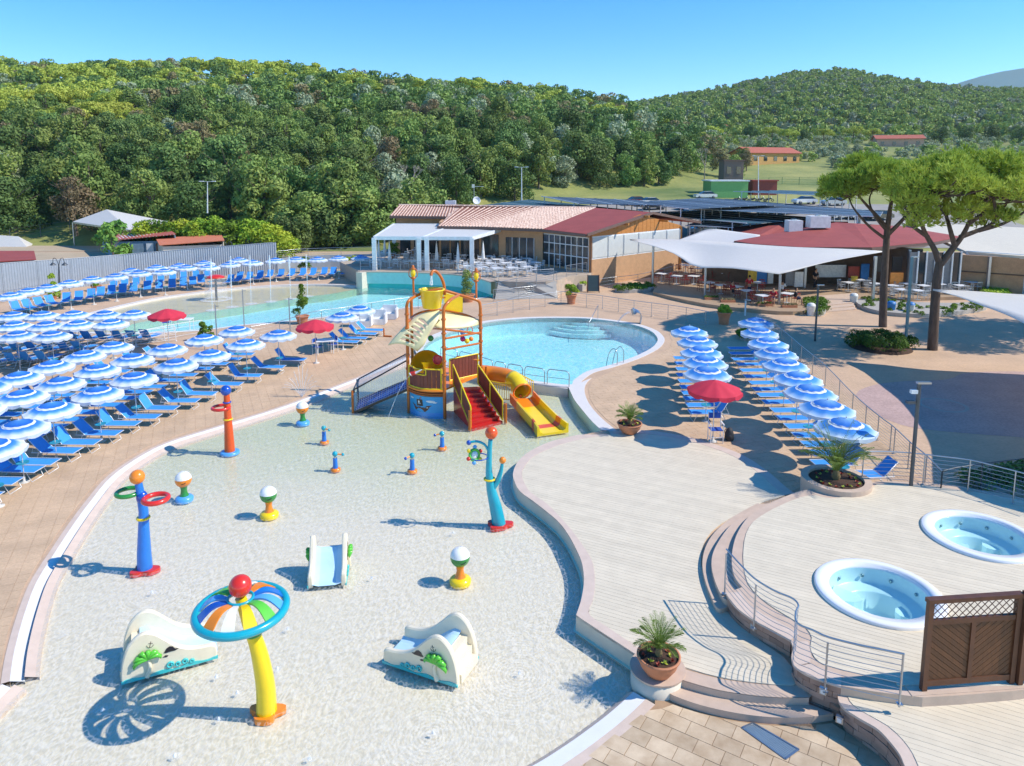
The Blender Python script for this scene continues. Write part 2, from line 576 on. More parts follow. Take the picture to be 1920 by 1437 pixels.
M['porphyry'] = mat('pink_cobbles', '#b89c94', .8, var=.10, scale=.8, fine=.16, fscale=9)
M['white'] = mat('white_paint', '#e6e6e4', .45, var=.03)
M['asphalt'] = mat('asphalt', '#9b958c', .9, var=.12, scale=.4)
# ================================================================== the ground, pools and platforms
def gz(px, py, z): return G(px, py, z)
cut = lambda L: [Vector((p.x, p.y, p.z)) for p in L]
rim_left_px = [(1,1284),(8,1239),(19,1195),(33,1150),(52,1101),(75,1062),(90,1040),(125,988),(161,940),(200,895),(256,856),(312,829),(395,803),(451,786),(534,760),(618,728),(662,711),(705,693),(762,668)]
rim_left = smooth([GG(*p) for p in rim_left_px], 4)
sw = GG(0, 1284)
corner_out = [G(-260, 1490, Z_LOW), G(-420, 1640, Z_LOW)]
divide = smooth([GG(*p) for p in [(762,668),(800,676),(850,690),(920,706),(1000,719),(1066,727)]], 4)
white_in = smooth([G(*p, 0) for p in [(1066,727),(1071,738),(1078,752),(1093,771),(1109,790),(1128,808)]], 4)
isl_out_px = [(1128,808),(1100,814),(1069,820),(1028,831),(993,848),(972,866),(962,888),(965,905),(975,923),(998,940),(1025,961),(1048,981),(1066,1005),(1080,1031),(1091,1057),(1095,1086),(1093,1110),(1088,1133),(1080,1156)]
isl_out = smooth([G(*p, 0) for p in isl_out_px], 4)
isl_out2 = resample([G(1080,1156,0), G(1193,1230,0)], .5)
ped_c = G(1233, 1252, 0.02); ped_r = 0.56
low_rim_px = [(1228,1322),(1205,1345),(1175,1372),(1140,1400),(1100,1430),(1040,1470),(950,1520)]
low_rim = smooth([G(*p, Z_LOW) for p in low_rim_px], 4)
pool_poly = rim_left[:-1] + divide[:-1] + white_in[:-1] + isl_out[:-1] + isl_out2 + [ped_c + Vector((-.1, -.3, 0))] + low_rim + [G(500,1700,Z_LOW), G(-300,1760,Z_LOW)] + corner_out[::-1]
swim_px = [(1066,722),(1076,713),(1100,697),(1136,687),(1174,675),(1203,663),(1224,651),(1233,639),(1230,630),(1218,620),(1186,609),(1134,601),(1082,597),(1004,597),(952,600),(905,606),(860,616),(815,633),(795,650),(798,664),(850,683),(920,700),(1000,714)]
swim = smooth([G(*p, 0) for p in swim_px], 4, closed=True)
white_out = smooth([G(*p, 0) for p in [(1157,809),(1131,788),(1112,768),(1100,749),(1096,730),(1102,716),(1119,704),(1148,692),(1184,682),(1222,668),(1246,656),(1254,641),(1250,628),(1236,616),(1190,602),(1134,594),(1082,590),(1004,590),(952,593),(905,599),(860,608),(812,625),(785,645),(780,655)]], 4)
wave_px = [(674,538),(640,536),(590,535),(540,536),(500,538),(443,542),(365,551),(300,560),(260,568),(208,580),(150,596),(120,610),(140,622),(216,626),(300,624),(380,620),(450,611),(520,605),(570,600),(640,592),(700,586),(760,578),(800,574),(860,566),(925,555),(950,545),(905,535),(800,530)]
wave = smooth([G(*p, -.05) for p in wave_px], 3, closed=True)
for p in wave: p.z = 0
step_b = smooth([G(*p, Z_LOW) for p in [(1255,1318),(1300,1333),(1360,1345),(1420,1352),(1480,1354),(1566,1350)]], 4)
wall_b = smooth([G(*p, Z_LOW) for p in [(1566,1350),(1613,1383),(1647,1407),(1675,1425),(1700,1446),(1760,1520),(1800,1600)]], 3)
step_a = smooth([G(*p, 0) for p in [(1268,1270),(1285,1278),(1347,1295),(1413,1305),(1463,1309),(1517,1309)]], 4)
wall_b = smooth([G(*p, Z_LOW) for p in [(1517,1313),(1563,1349),(1613,1383),(1647,1407),(1675,1425),(1700,1446),(1760,1520),(1800,1600)]], 3)
low_poly = [ped_c + Vector((-.1, -.3, 0))] + step_a + wall_b[1:] + [G(1800,2600,Z_LOW), G(0,2600,Z_LOW), G(500,1700,Z_LOW)] + low_rim[::-1]
jac1 = G(1660, 1134, Z_PLAT); jac2 = G(1858, 1019, Z_PLAT)
r_j = abs((G(1533, 1108, Z_PLAT) - jac1).length)
JR = 1.42
jac1 = G(1533, 1108, Z_PLAT) + Vector((JR * .99, -.12, 0))
jac2 = G(1738, 1003, Z_PLAT) + Vector((JR * .99, -.10, 0))
circ = lambda c, r, n=40: [Vector((c.x + r * math.cos(2 * math.pi * k / n), c.y + r * math.sin(2 * math.pi * k / n), 0)) for k in range(n)]
outer = [Vector((-85, 4)), Vector((85, 4)), Vector((85, 90)), Vector((-85, 90))]
EDGE_L = [p for p in rim_left]
def cornerl():
  return [corner_out[1], Vector((-60, 4.2, 0))]
hole_low = low_poly
merged_low = pool_poly
deck = sheet('paved_deck', outer, [pool_poly, swim, wave, low_poly, circ(jac1, 1.3), circ(jac2, 1.3)], zdeck, M['plaza'], grid=2.2)
sheet('low_pavement', low_poly, [], Z_LOW, M['tan_joint'])
floor_mat = mat('pool_floor', '#d3c9be', .7, var=.05, scale=1.2, fine=.10, fscale=5, col2='#dcd5cc')
def floor_green():
  m = bpy.data.materials.new('pool_floor_painted_ripples'); m.use_nodes = True
  nt = m.node_tree; N = nt.nodes; L = nt.links; b = N['Principled BSDF']; b.inputs['Roughness'].default_value = .7
  geo = N.new('ShaderNodeNewGeometry')
  n1 = N.new('ShaderNodeTexNoise'); n1.inputs['Scale'].default_value = 13; n1.inputs['Detail'].default_value = 3; n1.inputs['Distortion'].default_value = 1.2  # stretched mottling paints ripple light into the floor colour
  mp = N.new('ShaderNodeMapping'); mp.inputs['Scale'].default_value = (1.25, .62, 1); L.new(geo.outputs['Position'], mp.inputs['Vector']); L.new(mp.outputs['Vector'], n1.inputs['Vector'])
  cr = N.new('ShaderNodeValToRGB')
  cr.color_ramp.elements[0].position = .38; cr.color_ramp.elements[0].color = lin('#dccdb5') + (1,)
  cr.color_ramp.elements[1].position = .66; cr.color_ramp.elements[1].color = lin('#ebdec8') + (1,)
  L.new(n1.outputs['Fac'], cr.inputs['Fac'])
  sep = N.new('ShaderNodeSeparateXYZ'); L.new(geo.outputs['Position'], sep.inputs[0])
  n2 = N.new('ShaderNodeTexNoise'); n2.inputs['Scale'].default_value = .35; L.new(geo.outputs['Position'], n2.inputs['Vector'])
  ad = N.new('ShaderNodeMath'); ad.operation = 'MULTIPLY_ADD'; ad.inputs[1].default_value = 3.0; L.new(n2.outputs['Fac'], ad.inputs[0]); L.new(sep.outputs['Y'], ad.inputs[2])
  mr = N.new('ShaderNodeMapRange'); mr.inputs['From Min'].default_value = 21.0; mr.inputs['From Max'].default_value = 30.0; mr.inputs['To Max'].default_value = .8
  mr.interpolation_type = 'SMOOTHSTEP'
  L.new(ad.outputs[0], mr.inputs['Value'])
  mx = N.new('ShaderNodeMix'); mx.data_type = 'RGBA'; mx.blend_type = 'MULTIPLY'
  mx.inputs[7].default_value = lin('#dcedd3') + (1,)
  L.new(mr.outputs[0], mx.inputs[0]); L.new(cr.outputs[0], mx.inputs[6]); L.new(mx.outputs[2], b.inputs['Base Color'])
  return m
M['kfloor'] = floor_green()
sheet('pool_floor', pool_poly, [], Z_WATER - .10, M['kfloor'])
def wall_ring(name, pts, z_top, z_bot, m, closed=True, kind='structure', parent=None):
  mb = MB()
  P = list(pts) + ([pts[0]] if closed else [])
  A = [(p[0], p[1], (zdeck(p[0], p[1]) if z_top is None else z_top)) for p in P]
  B = [(p[0], p[1], z_bot) for p in P]
  mb.strip(A, B)
  return mb.build(name, m, parent, kind)
M['tealwall'] = mat('pool_wall_teal', '#bfe0cf', .6, var=.05)
isl_edge = isl_out + isl_out2[1:]
wall_ring('pool_side_wall', isl_edge, 0.0, Z_WATER - .1, M['wall_cream'], closed=False)
wall_ring('pool_side_wall', white_in, 0.0, Z_WATER - .1, M['tealwall'], closed=False)
W_kids = water('shallow_water', (.96, .985, .97), bump=.28, bscale=3.6, painted_caustics=.24, fsc=7.0, rings=[(G(*q, Z_WATER).x, G(*q, Z_WATER).y, r_) for q, r_ in [((697,1085),1.6),((974,1263),1.8),((850,1160),1.5),((1040,1110),1.7),((560,1010),1.5),((812,1376),1.5),((445,1290),1.3),((285,1112),1.3)]])
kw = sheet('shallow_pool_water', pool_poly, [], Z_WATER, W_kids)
mb = MB()
inn = offset(isl_edge, .05)
t = offset(isl_edge, -.07)
mb.strip([(p[0], p[1], Z_WATER + .006) for p in isl_edge], [(p[0], p[1], Z_WATER + .006) for p in t])
mb.build('pool_ledge', M['tealwall'], None, 'structure')
def coping(line, side, name, zf, widths, mats, dz=0.012, slope_last=True):
  d0 = 0
  for w, mt, tag_ in zip(widths, mats, name):
    a, b = offset(line, side * d0), offset(line, side * (d0 + w))
    last = (w is widths[-1]) and slope_last
    za = dz
    mb = MB()
    A = [(p[0], p[1], zf(q[0], q[1]) + dz - (0.0)) for p, q in zip(a, line)]
    B = [(p[0], p[1], (zf(q[0], q[1]) + dz) if not last else Z_WATER - .03) for p, q in zip(b, line)]
    mb.strip(A, B)
    Bl = [(p[0], p[1], Z_WATER - .1) for p in b]
    mb.strip(B, Bl)
    mb.strip(A, [(p[0], p[1], p[2] - .05) for p in A])
    mb.build(tag_, mt, None, 'structure')
    d0 += w
names3 = ['coping_stone', 'overflow_grate', 'sloping_rim']
cm = [M['pink_cop'], M['grate'], M['pink_cop']]
rl = [G(-420,1640,Z_LOW), G(-260,1490,Z_LOW), G(-60,1332,Z_LOW)]
coping(rim_left, -1, names3, zdeck, [.16, .26, .26], cm)
coping([Vector(p) for p in resample(rl[::1], .4)] + [rim_left[0] + Vector((-.12, .0, 0))], -1, names3, lambda x, y: Z_LOW, [.16, .26, .26], cm)
coping(low_rim, -1, names3, lambda x, y: Z_LOW, [.22, .30, .16], cm)
sl = MB()
a, b = offset(rim_left, -.165), offset(rim_left, -.415)
RA, RB = resample(a, .06), None
for p0, p1 in zip(resample(a, .05), resample(b, .05)):
  pass
mb = MB()
so = offset(swim, -.42, closed=True) if area([(p.x, p.y) for p in swim]) > 0 else offset(swim, .42, closed=True)
n = len(swim)
A = [(p.x, p.y, .012) for p in swim] + [(swim[0].x, swim[0].y, .012)]
B = [(p.x, p.y, .016) for p in so] + [(so[0].x, so[0].y, .016)]
mb.strip(A, B); mb.strip(B, [(x, y, -.05) for x, y, z in B])
mb.strip(A, [(x, y, -.3) for x, y, z in A])
mb.build('pool_coping', M['white_cop'], None, 'structure')
band = [Vector((p.x, p.y, 0)) for p in white_out[:26]]
inn = white_in[::-1]
rb = resample(white_in[::-1], 0.3); nb = len(rb)
oo = resample(white_out[:24], 0.3)
def match(line, n):
  L = sum((line[i + 1] - line[i]).length for i in range(len(line) - 1))
  return resample(line, L / (n - 1))[:n]
k = 30
mb = MB()
outer_part = [p for p in white_out if p.y < swim[0].y + 1.2]
A = match(white_in[::-1], k); B = match([p for p in outer_part], k)
m_ = min(len(A), len(B)); A, B = A[:m_], B[:m_]
mb.strip([(p.x, p.y, .02) for p in A], [(p.x, p.y, .02) for p in B])
mb.strip([(p.x, p.y, .02) for p in A], [(p.x, p.y, -.02) for p in A])
mb.strip([(p.x, p.y, .02) for p in B], [(p.x, p.y, -.02) for p in B])
mb.build('pool_coping', M['white_cop'], None, 'structure')
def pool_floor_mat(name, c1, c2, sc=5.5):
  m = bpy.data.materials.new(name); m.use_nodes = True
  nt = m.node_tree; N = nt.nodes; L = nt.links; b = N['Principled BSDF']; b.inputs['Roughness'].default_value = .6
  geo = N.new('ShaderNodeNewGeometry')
  n1 = N.new('ShaderNodeTexVoronoi'); n1.inputs['Scale'].default_value = sc  # warped cells paint a net of rippling light into the floor colour
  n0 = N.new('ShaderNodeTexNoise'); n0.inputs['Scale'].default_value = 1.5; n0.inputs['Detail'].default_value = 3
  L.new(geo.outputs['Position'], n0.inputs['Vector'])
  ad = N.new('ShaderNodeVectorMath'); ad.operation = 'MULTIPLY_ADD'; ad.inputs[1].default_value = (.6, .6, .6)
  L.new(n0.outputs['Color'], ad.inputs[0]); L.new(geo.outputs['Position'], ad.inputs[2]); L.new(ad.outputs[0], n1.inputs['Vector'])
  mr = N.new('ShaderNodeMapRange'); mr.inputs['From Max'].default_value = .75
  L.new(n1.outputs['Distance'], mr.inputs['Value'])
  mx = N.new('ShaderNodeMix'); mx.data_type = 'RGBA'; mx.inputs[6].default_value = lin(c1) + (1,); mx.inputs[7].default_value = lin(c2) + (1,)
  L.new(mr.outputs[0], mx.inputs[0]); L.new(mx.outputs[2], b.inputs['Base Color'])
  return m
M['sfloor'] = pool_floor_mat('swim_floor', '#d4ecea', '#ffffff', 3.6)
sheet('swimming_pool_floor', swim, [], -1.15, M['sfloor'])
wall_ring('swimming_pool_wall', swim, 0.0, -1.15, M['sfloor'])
W_swim = water('pool_water', (.60, .925, .925), bump=.22, bscale=3.2, painted_caustics=.26, fsc=4.0)
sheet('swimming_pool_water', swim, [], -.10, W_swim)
mb = MB()
dv = divide
a, b = offset(dv, .10), offset(dv, -.10)
mb.strip([(p.x, p.y, -.03) for p in a], [(p.x, p.y, -.03) for p in b])
mb.strip([(p.x, p.y, -.03) for p in b], [(p.x, p.y, -.6) for p in b])
mb.strip([(p.x, p.y, -.03) for p in a], [(p.x, p.y, -.6) for p in a])
mb.build('pool_divider', M['white_cop'], None, 'structure')
M['sandy'] = mat('sandy_floor', '#dccca4', .7, var=.06, scale=1.0)
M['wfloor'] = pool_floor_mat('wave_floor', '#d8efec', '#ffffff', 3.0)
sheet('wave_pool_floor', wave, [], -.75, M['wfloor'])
shelf_px = [(674,538),(640,536),(590,535),(540,536),(500,538),(443,542),(365,551),(300,560),(260,568),(208,580),(150,596),(120,610),(140,622),(216,624),(247,606),(300,596),(378,584),(443,575),(518,563),(570,555),(622,549)]
shelf = smooth([G(*p, -.05) for p in shelf_px], 3, closed=True)
def zshelf(x, y): return -.17
sheet('wave_pool_shelf', shelf, [], zshelf, M['sandy'])
mb = MB(); P = shelf + [shelf[0]]
mb.strip([(p.x, p.y, -.17) for p in P], [(p.x, p.y, -.75) for p in P]); mb.build('wave_pool_step', M['sandy'], None, 'structure')
wall_ring('wave_pool_wall', wave, 0.0, -.75, M['white_cop'])
W_wave = water('wave_water', (.62, .94, .94), bump=.22, bscale=2.6, painted_caustics=.22, fsc=3.0)
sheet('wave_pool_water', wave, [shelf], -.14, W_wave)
sheet('wave_shelf_water', shelf, [], -.14, water('shelf_water', (.97, .99, .95), bump=.2, bscale=3))
mb = MB()
so = offset(wave, -.35, closed=True) if area([(p.x, p.y) for p in wave]) > 0 else offset(wave, .35, closed=True)
A = [(p.x, p.y, zdeck(p.x, p.y) + .012) for p in wave + [wave[0]]]; B = [(p.x, p.y, zdeck(p.x, p.y) + .014) for p in so + [so[0]]]
mb.strip(A, B); mb.build('pool_coping', M['white_cop'], None, 'structure')
isl_in_px = [(1145,816),(1110,821),(1077,828),(1051,835),(1028,844),(1008,853),(993,864),(979,885),(981,902),(987,914),(996,926),(1025,946),(1051,972),(1074,999),(1095,1028),(1110,1054),(1115,1081),(1115,1107),(1111,1130),(1104,1154),(1140,1179),(1180,1206),(1215,1230),(1262,1248),(1293,1257),(1343,1270),(1400,1280),(1484,1287),(1495,1272),(1470,1235),(1430,1207),(1397,1177),(1375,1152),(1350,1145),(1330,1112),(1318,1080),(1314,1046),(1320,1020),(1333,1000),(1355,982),(1396,959),(1437,941),(1472,930),(1454,917),(1431,896),(1402,873),(1373,856),(1335,841),(1291,828),(1232,817),(1190,815)]
isl_in = smooth([G(*p, 0) for p in isl_in_px], 2, closed=True)
isl_base = sheet('island_deck', isl_in, [], .006, M['deck_gap'])
pl_ang = math.atan2((G(1500,960,0) - G(1100,880,0)).y, (G(1500,960,0) - G(1100,880,0)).x)
lay(isl_base, 'plank', isl_in, .135, 200.0, pl_ang, lambda x, y: .006, M['deck'], gap=.006, org=(-80, 20), th=.018, limit=300, uneven=.001)
mb = MB()
inner_edge = smooth([G(*p, 0) for p in isl_in_px[:23]], 4)
outer_edge = isl_out + isl_out2[1:]
k = 90
A = match(outer_edge[6:], k); B = match(inner_edge, k); m_ = min(len(A), len(B))
mb.strip([(p.x, p.y, .03) for p in A[:m_]], [(p.x, p.y, .03) for p in B[:m_]])
mb.strip([(p.x, p.y, .03) for p in A[:m_]], [(p.x, p.y, -.03) for p in A[:m_]])
mb.strip([(p.x, p.y, .03) for p in B[:m_]], [(p.x, p.y, -.01) for p in B[:m_]])
mb.build('coping_stone', M['pink_cop'], None, 'structure')
far_px = isl_in_px[:1] + [(1190,814.5),(1232,817),(1291,828),(1335,841),(1373,856),(1402,873),(1431,896),(1454,917),(1472,930)]
fe = smooth([G(*p, 0) for p in far_px], 4)
fo = offset(fe, .38)
mb = MB(); mb.strip([(p.x, p.y, .03) for p in fe], [(p.x, p.y, .03) for p in fo]); mb.strip([(p.x, p.y, .03) for p in fo], [(p.x, p.y, 0) for p in fo]); mb.strip([(p.x, p.y, .03) for p in fe], [(p.x, p.y, 0) for p in fe])
mb.build('coping_stone', M['pink_cop'], None, 'structure')
plat_left = smooth([G(*p, Z_PLAT) for p in [(1500,921),(1465,934),(1432,950),(1405,968),(1388,990),(1377,1015),(1372,1048),(1377,1080),(1392,1101)]], 4)
plat_front_px = [(1362,1112),(1380,1137),(1413,1162),(1447,1180),(1483,1200)]
plat_lobe_px = [(1483,1200),(1489,1215),(1486,1232),(1490,1247),(1505,1259),(1523,1268),(1550,1278),(1577,1286)]
plat_front = smooth([G(*p, Z_PLAT) for p in plat_front_px], 5)
plat_lobe = smooth([G(*p, Z_PLAT) for p in plat_lobe_px], 4)
plat_edge = plat_front[:-1] + plat_lobe
plat_low = [G(*p, Z_PLAT) for p in [(1577,1286),(1640,1297),(1688,1303),(1730,1308),(1800,1304),(1900,1296),(2100,1270)]]
plat_far_px = [(2100,1010),(1990,958),(1920,935),(1860,922),(1800,914),(1740,906),(1680,903),(1645,903),(1600,912),(1540,914),(1500,921)]
plat_far = [G(*p, Z_PLAT) for p in plat_far_px]
plat_poly = plat_edge[:-1] + plat_low + plat_far[:-1] + plat_left
pd_px = [(1500,934),(1465,948),(1436,963),(1412,980),(1399,1002),(1394,1030),(1394,1060),(1402,1095),(1425,1122),(1455,1144),(1490,1165),(1512,1180),(1522,1197),(1519,1215),(1528,1235),(1550,1250),(1600,1262),(1680,1280),(1722,1286),(2100,1250),(2100,1020),(1990,964),(1920,941),(1860,928),(1800,920),(1740,912),(1680,909),(1645,909),(1620,925),(1560,936),(1530,930)]
plat_base = sheet('whirlpool_platform', plat_poly, [circ(jac1, 1.25), circ(jac2, 1.25)], Z_PLAT, M['step'])
lay(plat_base, 'plank', smooth([G(*p, Z_PLAT) for p in pd_px], 2, closed=True), .135, 200.0, pl_ang, lambda x, y: Z_PLAT + .002, M['deck'], gap=.006, org=(-80, 20), th=.018, limit=300, uneven=.001, holes=[(jac1.x, jac1.y, 1.30), (jac2.x, jac2.y, 1.30)])
# ================================================================== steps, walls, rails, whirlpools, gate
def prism_between(name, edge, back, z0, z1, m, kind='structure'):
  mb = MB()
  poly = [(p[0], p[1]) for p in edge] + [(p[0], p[1]) for p in back]
  if area(poly) < 0: poly.reverse()
  mb.prism(poly, z0, z1, bottom=False)
  return mb.build(name, m, None, kind)
e1 = smooth([G(*p, .14) for p in [(1420,944),(1392,959),(1367,974),(1345,993),(1330,1012),(1320,1035),(1317,1060),(1322,1088),(1332,1115),(1342,1137),(1352,1142),(1364,1138)]], 3)
e2 = smooth([G(*p, .28) for p in [(1425,945),(1395,966),(1370,985),(1352,1008),(1338,1034),(1334,1057),(1338,1081),(1347,1105),(1357,1122),(1366,1126)]], 3)
backl = [G(1420,1110,0), G(1440,1000,0), G(1450,960,0)]
prism_between('stone_step', e1, backl, 0, .14, M['step'])
prism_between('stone_step', e2, backl, 0, .28, M['step'])
wall_ring('platform_riser', plat_left, Z_PLAT, 0, M['step'], closed=False)
wall_ring('platform_riser', [plat_left[-1], plat_edge[0]], Z_PLAT, 0, M['step'], closed=False)
wall_ring('platform_riser', plat_far, Z_PLAT, -.2, M['step'], closed=False)
wall_ring('platform_riser', plat_low, Z_PLAT, -.1, M['step'], closed=False)
wall_ring('step_riser', step_a, 0.0, Z_LOW - .02, M['step'], closed=False)
e3 = smooth([G(*p, -.15) for p in [(1256,1298),(1262,1304),(1313,1322),(1380,1337),(1447,1345),(1513,1345),(1563,1338)]], 4)
prism_between('stone_step', e3, [Vector((p.x, p.y + .03, 0)) for p in step_a[::-1]], Z_LOW - .02, -.15, M['step'])
mb = MB()
na = offset(step_a[2:], .34)
mb.strip([(p.x, p.y, .012) for p in step_a[2:]], [(p.x, p.y, .012) for p in na]); mb.build('coping_stone', M['step'], None, 'structure')
low_base = bpy.data.objects['low_pavement']
edge_e3 = [Vector((p.x, p.y - .02, 0)) for p in e3]
flag_poly = [G(1240,1330,Z_LOW)] + [Vector((p.x, p.y - .0, 0)) for p in smooth([G(*p, Z_LOW) for p in [(1262,1322),(1313,1339),(1380,1354),(1447,1362),(1513,1362),(1560,1357)]], 2)] + [G(*p, Z_LOW) for p in [(1613,1392),(1647,1416),(1675,1434),(1702,1462),(1760,1560),(1500,1600),(1100,1600),(980,1510),(1097,1424),(1150,1380),(1212,1334)]]
ta = math.atan2((G(1480,1437,Z_LOW) - G(1230,1330,Z_LOW)).y, (G(1480,1437,Z_LOW) - G(1230,1330,Z_LOW)).x)
lay(low_base, 'flagstone', flag_poly, .37, .52, ta, lambda x, y: Z_LOW, M['low_tile'], gap=.012, th=.012, stagger=.5, uneven=.002, near=(4, 12))
Z_P2 = 0.20
p2_edge = smooth([G(*p, Z_P2) for p in [(1577,1294),(1573,1309),(1583,1327),(1613,1347),(1647,1367),(1673,1394),(1690,1417),(1700,1440),(1725,1490),(1780,1580)]], 4)
p2_back = [G(2300,1560,Z_P2), G(2300,1270,Z_P2), G(1900,1280,Z_P2), G(1700,1285,Z_P2)]
p2_base = sheet('lower_platform', p2_edge + p2_back, [], Z_P2, M['step'])
p2_in = smooth([G(*p, Z_P2) for p in [(1592,1297),(1590,1309),(1600,1324),(1630,1343),(1665,1363),(1693,1389),(1711,1414),(1722,1438),(1748,1488),(1810,1580)]], 2)
lay(p2_base, 'plank', p2_in + [G(2300,1560,Z_P2), G(2300,1285,Z_P2), G(1900,1296,Z_P2), G(1730,1302,Z_P2), G(1688,1301,Z_P2), G(1640,1296,Z_P2)], .135, 200.0, pl_ang, lambda x, y: Z_P2 + .002, M['deck'], gap=.006, th=.018, org=(-80, 20))
def block_wall(label, path, z_top, z_bot_f, course, length):
  root = thing('stone_wall', label, 'wall', (path[0][0], path[0][1], z_bot_f(path[0])))
  mb = MB()
  inn = offset(path, .06)
  mb.strip([(p[0], p[1], z_top - .003) for p in inn], [(p[0], p[1], z_bot_f(q)) for p, q in zip(inn, path)])
  mb.build('backing', M['mortar'], root)
  rnd = random.Random(5)
  zc, row = z_top - .05, 0
  zmin = min(z_bot_f(p) for p in path)
  while zc > zmin + .01:
    z0 = max(zc - course + .008, zmin)
    P = resample(path, length * rnd.uniform(.9, 1.1))
    if row % 2:
      Q = [P[0]] + [a.lerp(b, .5) for a, b in zip(P[:-1], P[1:])] + [P[-1]]
      P = Q
    for a, b in zip(P[:-1], P[1:]):
      zb = max(z0, z_bot_f(a.lerp(b, .5)))
      if zc - zb < .03: continue
      m = MB()
      d = (b - a); d.z = 0
      if d.length < .05: continue
      u = d.normalized(); nrm = Vector((u.y, -u.x, 0))
      off = rnd.uniform(-.006, .006)
      ctr = (a + b) / 2 - nrm * (.06 + off); ctr.z = (zc + zb) / 2
      m.box(ctr, (d.length - .008, .12, zc - zb), math.atan2(u.y, u.x))
      m.build('stone_block', M['stone_block'], root)
    zc -= course; row += 1
  cp = MB()
  o1, o2 = offset(path, -.02), offset(path, .34)
  cp.strip([(p[0], p[1], z_top + .008) for p in o1], [(p[0], p[1], z_top + .008) for p in o2])
  cp.strip([(p[0], p[1], z_top + .008) for p in o1], [(p[0], p[1], z_top - .045) for p in o1])
  cp.build('coping', M['pink_cop'], root)
  return root
block_wall('curved brown block wall under the rail in front of the whirlpools', plat_front + [], Z_PLAT, lambda p: 0.0, .13, .33)
lob = plat_lobe[1:]
block_wall('bulging end of the block wall beside the two lower steps', lob, Z_PLAT, lambda p: (0.0 if p[1] > G(1500,1292,-.0).y else Z_LOW), .13, .30)
block_wall('low block wall curving round the bottom right platform', p2_edge[1:], Z_P2, lambda p: Z_LOW, .125, .33)
root = thing('round_pedestal', 'round stone pedestal carrying the nearest palm bowl', 'pedestal', (ped_c.x, ped_c.y, Z_LOW))
m = MB(); m.lathe([(ped_r, Z_LOW - .1), (ped_r, .0), (ped_r, .0)], (ped_c.x, ped_c.y, 0), 40, smooth=True, cap=False); m.build('drum', M['wall_cream'], root)
m = MB(); m.lathe([(ped_r + .01, -.01), (ped_r + .02, .035), (0.001, .036)], (ped_c.x, ped_c.y, 0), 40, smooth=False); m.build('top_slab', M['step'], root)
def rail(label, base, h=1.0, nb=7, posts=None, pr=.02, rr=.021, br=.008, step=1.6, zb=0.0, mt=None, name='railing', cat='railing', bottom=.12, base_plate=True):
  """base: list of ground points (vectors with z)"""
  mt = mt or M['steel']
  root = thing(name, label, cat, tuple(base[0]))
  up = Vector((0, 0, 1))
  m = MB(); m.tube([p + up * h for p in base], rr, 6); m.build('top_rail', mt, root)
  for k in range(nb):
    z = bottom + (h - bottom) * k / nb
    m = MB(); m.tube([p + up * z for p in base], br, 4, caps=False); m.build('bar', mt, root)
  pp = posts if posts is not None else resample(base, step)
  for p in pp:
    m = MB(); m.tube([p + up * (-.05), p + up * h], pr, 6)
    if base_plate: m.box(p + up * .012, (.1, .1, .024))
    m.build('post', mt, root)
  return root
rt_px = [(1362,1030),(1390,1061),(1416,1086),(1452,1108),(1485,1122),(1497,1135),(1492,1149),(1495,1169),(1524,1182),(1553,1195),(1608,1209),(1662,1220),(1696,1227)]
zt = 1.46
rb_ = smooth([Vector((p.x, p.y, Z_PLAT)) for p in [G(*q, zt) for q in rt_px]], 5)
def atpx(q, z, zb):
  p = G(*q, z); return Vector((p.x, p.y, zb))
rail('wavy steel railing along the block wall in front of the whirlpools', rb_, h=zt - Z_PLAT, nb=8, posts=[atpx(q, zt, Z_PLAT - .12) for q in [(1362,1030),(1418,1088),(1553,1195)]] + [atpx((1694,1227), zt, Z_PLAT)], bottom=.08)
rb2 = smooth([atpx(q, zt, Z_PLAT) for q in [(1620,847),(1659,847),(1712,850),(1764,856),(1820,863),(1870,875),(1920,888),(1990,910)]], 4)
rail('steel railing behind the whirlpools from the round planter to the right edge', rb2, h=zt - Z_PLAT, nb=7, posts=[atpx(q, zt, Z_PLAT) for q in [(1620,847),(1735,852),(1820,863),(1905,884)]])
M['rail_dark'] = mat('shaded_rail_steel', '#7b8288', .4, metal=.7)
rb3 = smooth([atpx(q, 1.0, 0) for q in [(1420,593),(1445,603),(1466,618),(1503,649),(1549,687),(1600,739),(1648,780),(1675,800),(1706,829),(1738,855),(1767,884)]], 4)
rail('long steel railing running diagonally behind the right hand parasols', rb3, h=1.0, nb=8, posts=[atpx(q, 1.0, 0) for q in [(1420,593),(1445,603),(1466,618),(1485,634),(1503,649),(1525,667),(1549,687),(1575,713),(1600,739),(1625,760),(1648,780),(1672,797),(1679,803),(1706,829),(1738,855),(1767,884)]], mt=M['steel'])
rb4 = smooth([atpx(q, 1.0, 0) for q in [(1767,884),(1790,878),(1850,869),(1920,860),(2000,850)]], 3)
rail('dark steel railing leading to the right from the corner of the diagonal railing', rb4, h=1.0, nb=6, mt=M['steel_dark'], step=2.0)
rb5 = smooth([atpx(q, 1.0, 0) for q in [(900,573),(962,561),(1022,551),(1056,547),(1093,551),(1130,555),(1189,564),(1253,572),(1287,577),(1330,585)]], 3)
rail('thin wire railing on the far side of the round swimming pool', rb5, h=1.0, nb=5, br=.006, posts=[atpx(q, 1.0, 0) for q in [(932,566),(962,561),(993,556),(1022,551),(1052,547),(1100,552),(1130,555),(1160,560),(1189,564),(1222,568),(1253,572),(1287,577),(1323,584)]])
rb6 = smooth([atpx(q, .95, -.02) for q in [(470,612),(521,603),(588,584),(640,577),(700,567),(763,558),(830,552)]], 3)
rail('thin wire railing between the wave pool and the red parasol', rb6, h=.95, nb=4, br=.006, step=1.9)
rbl = smooth([GG(*q) for q in [(-20,700),(40,688),(110,674),(190,662),(255,650),(330,640)]], 3)
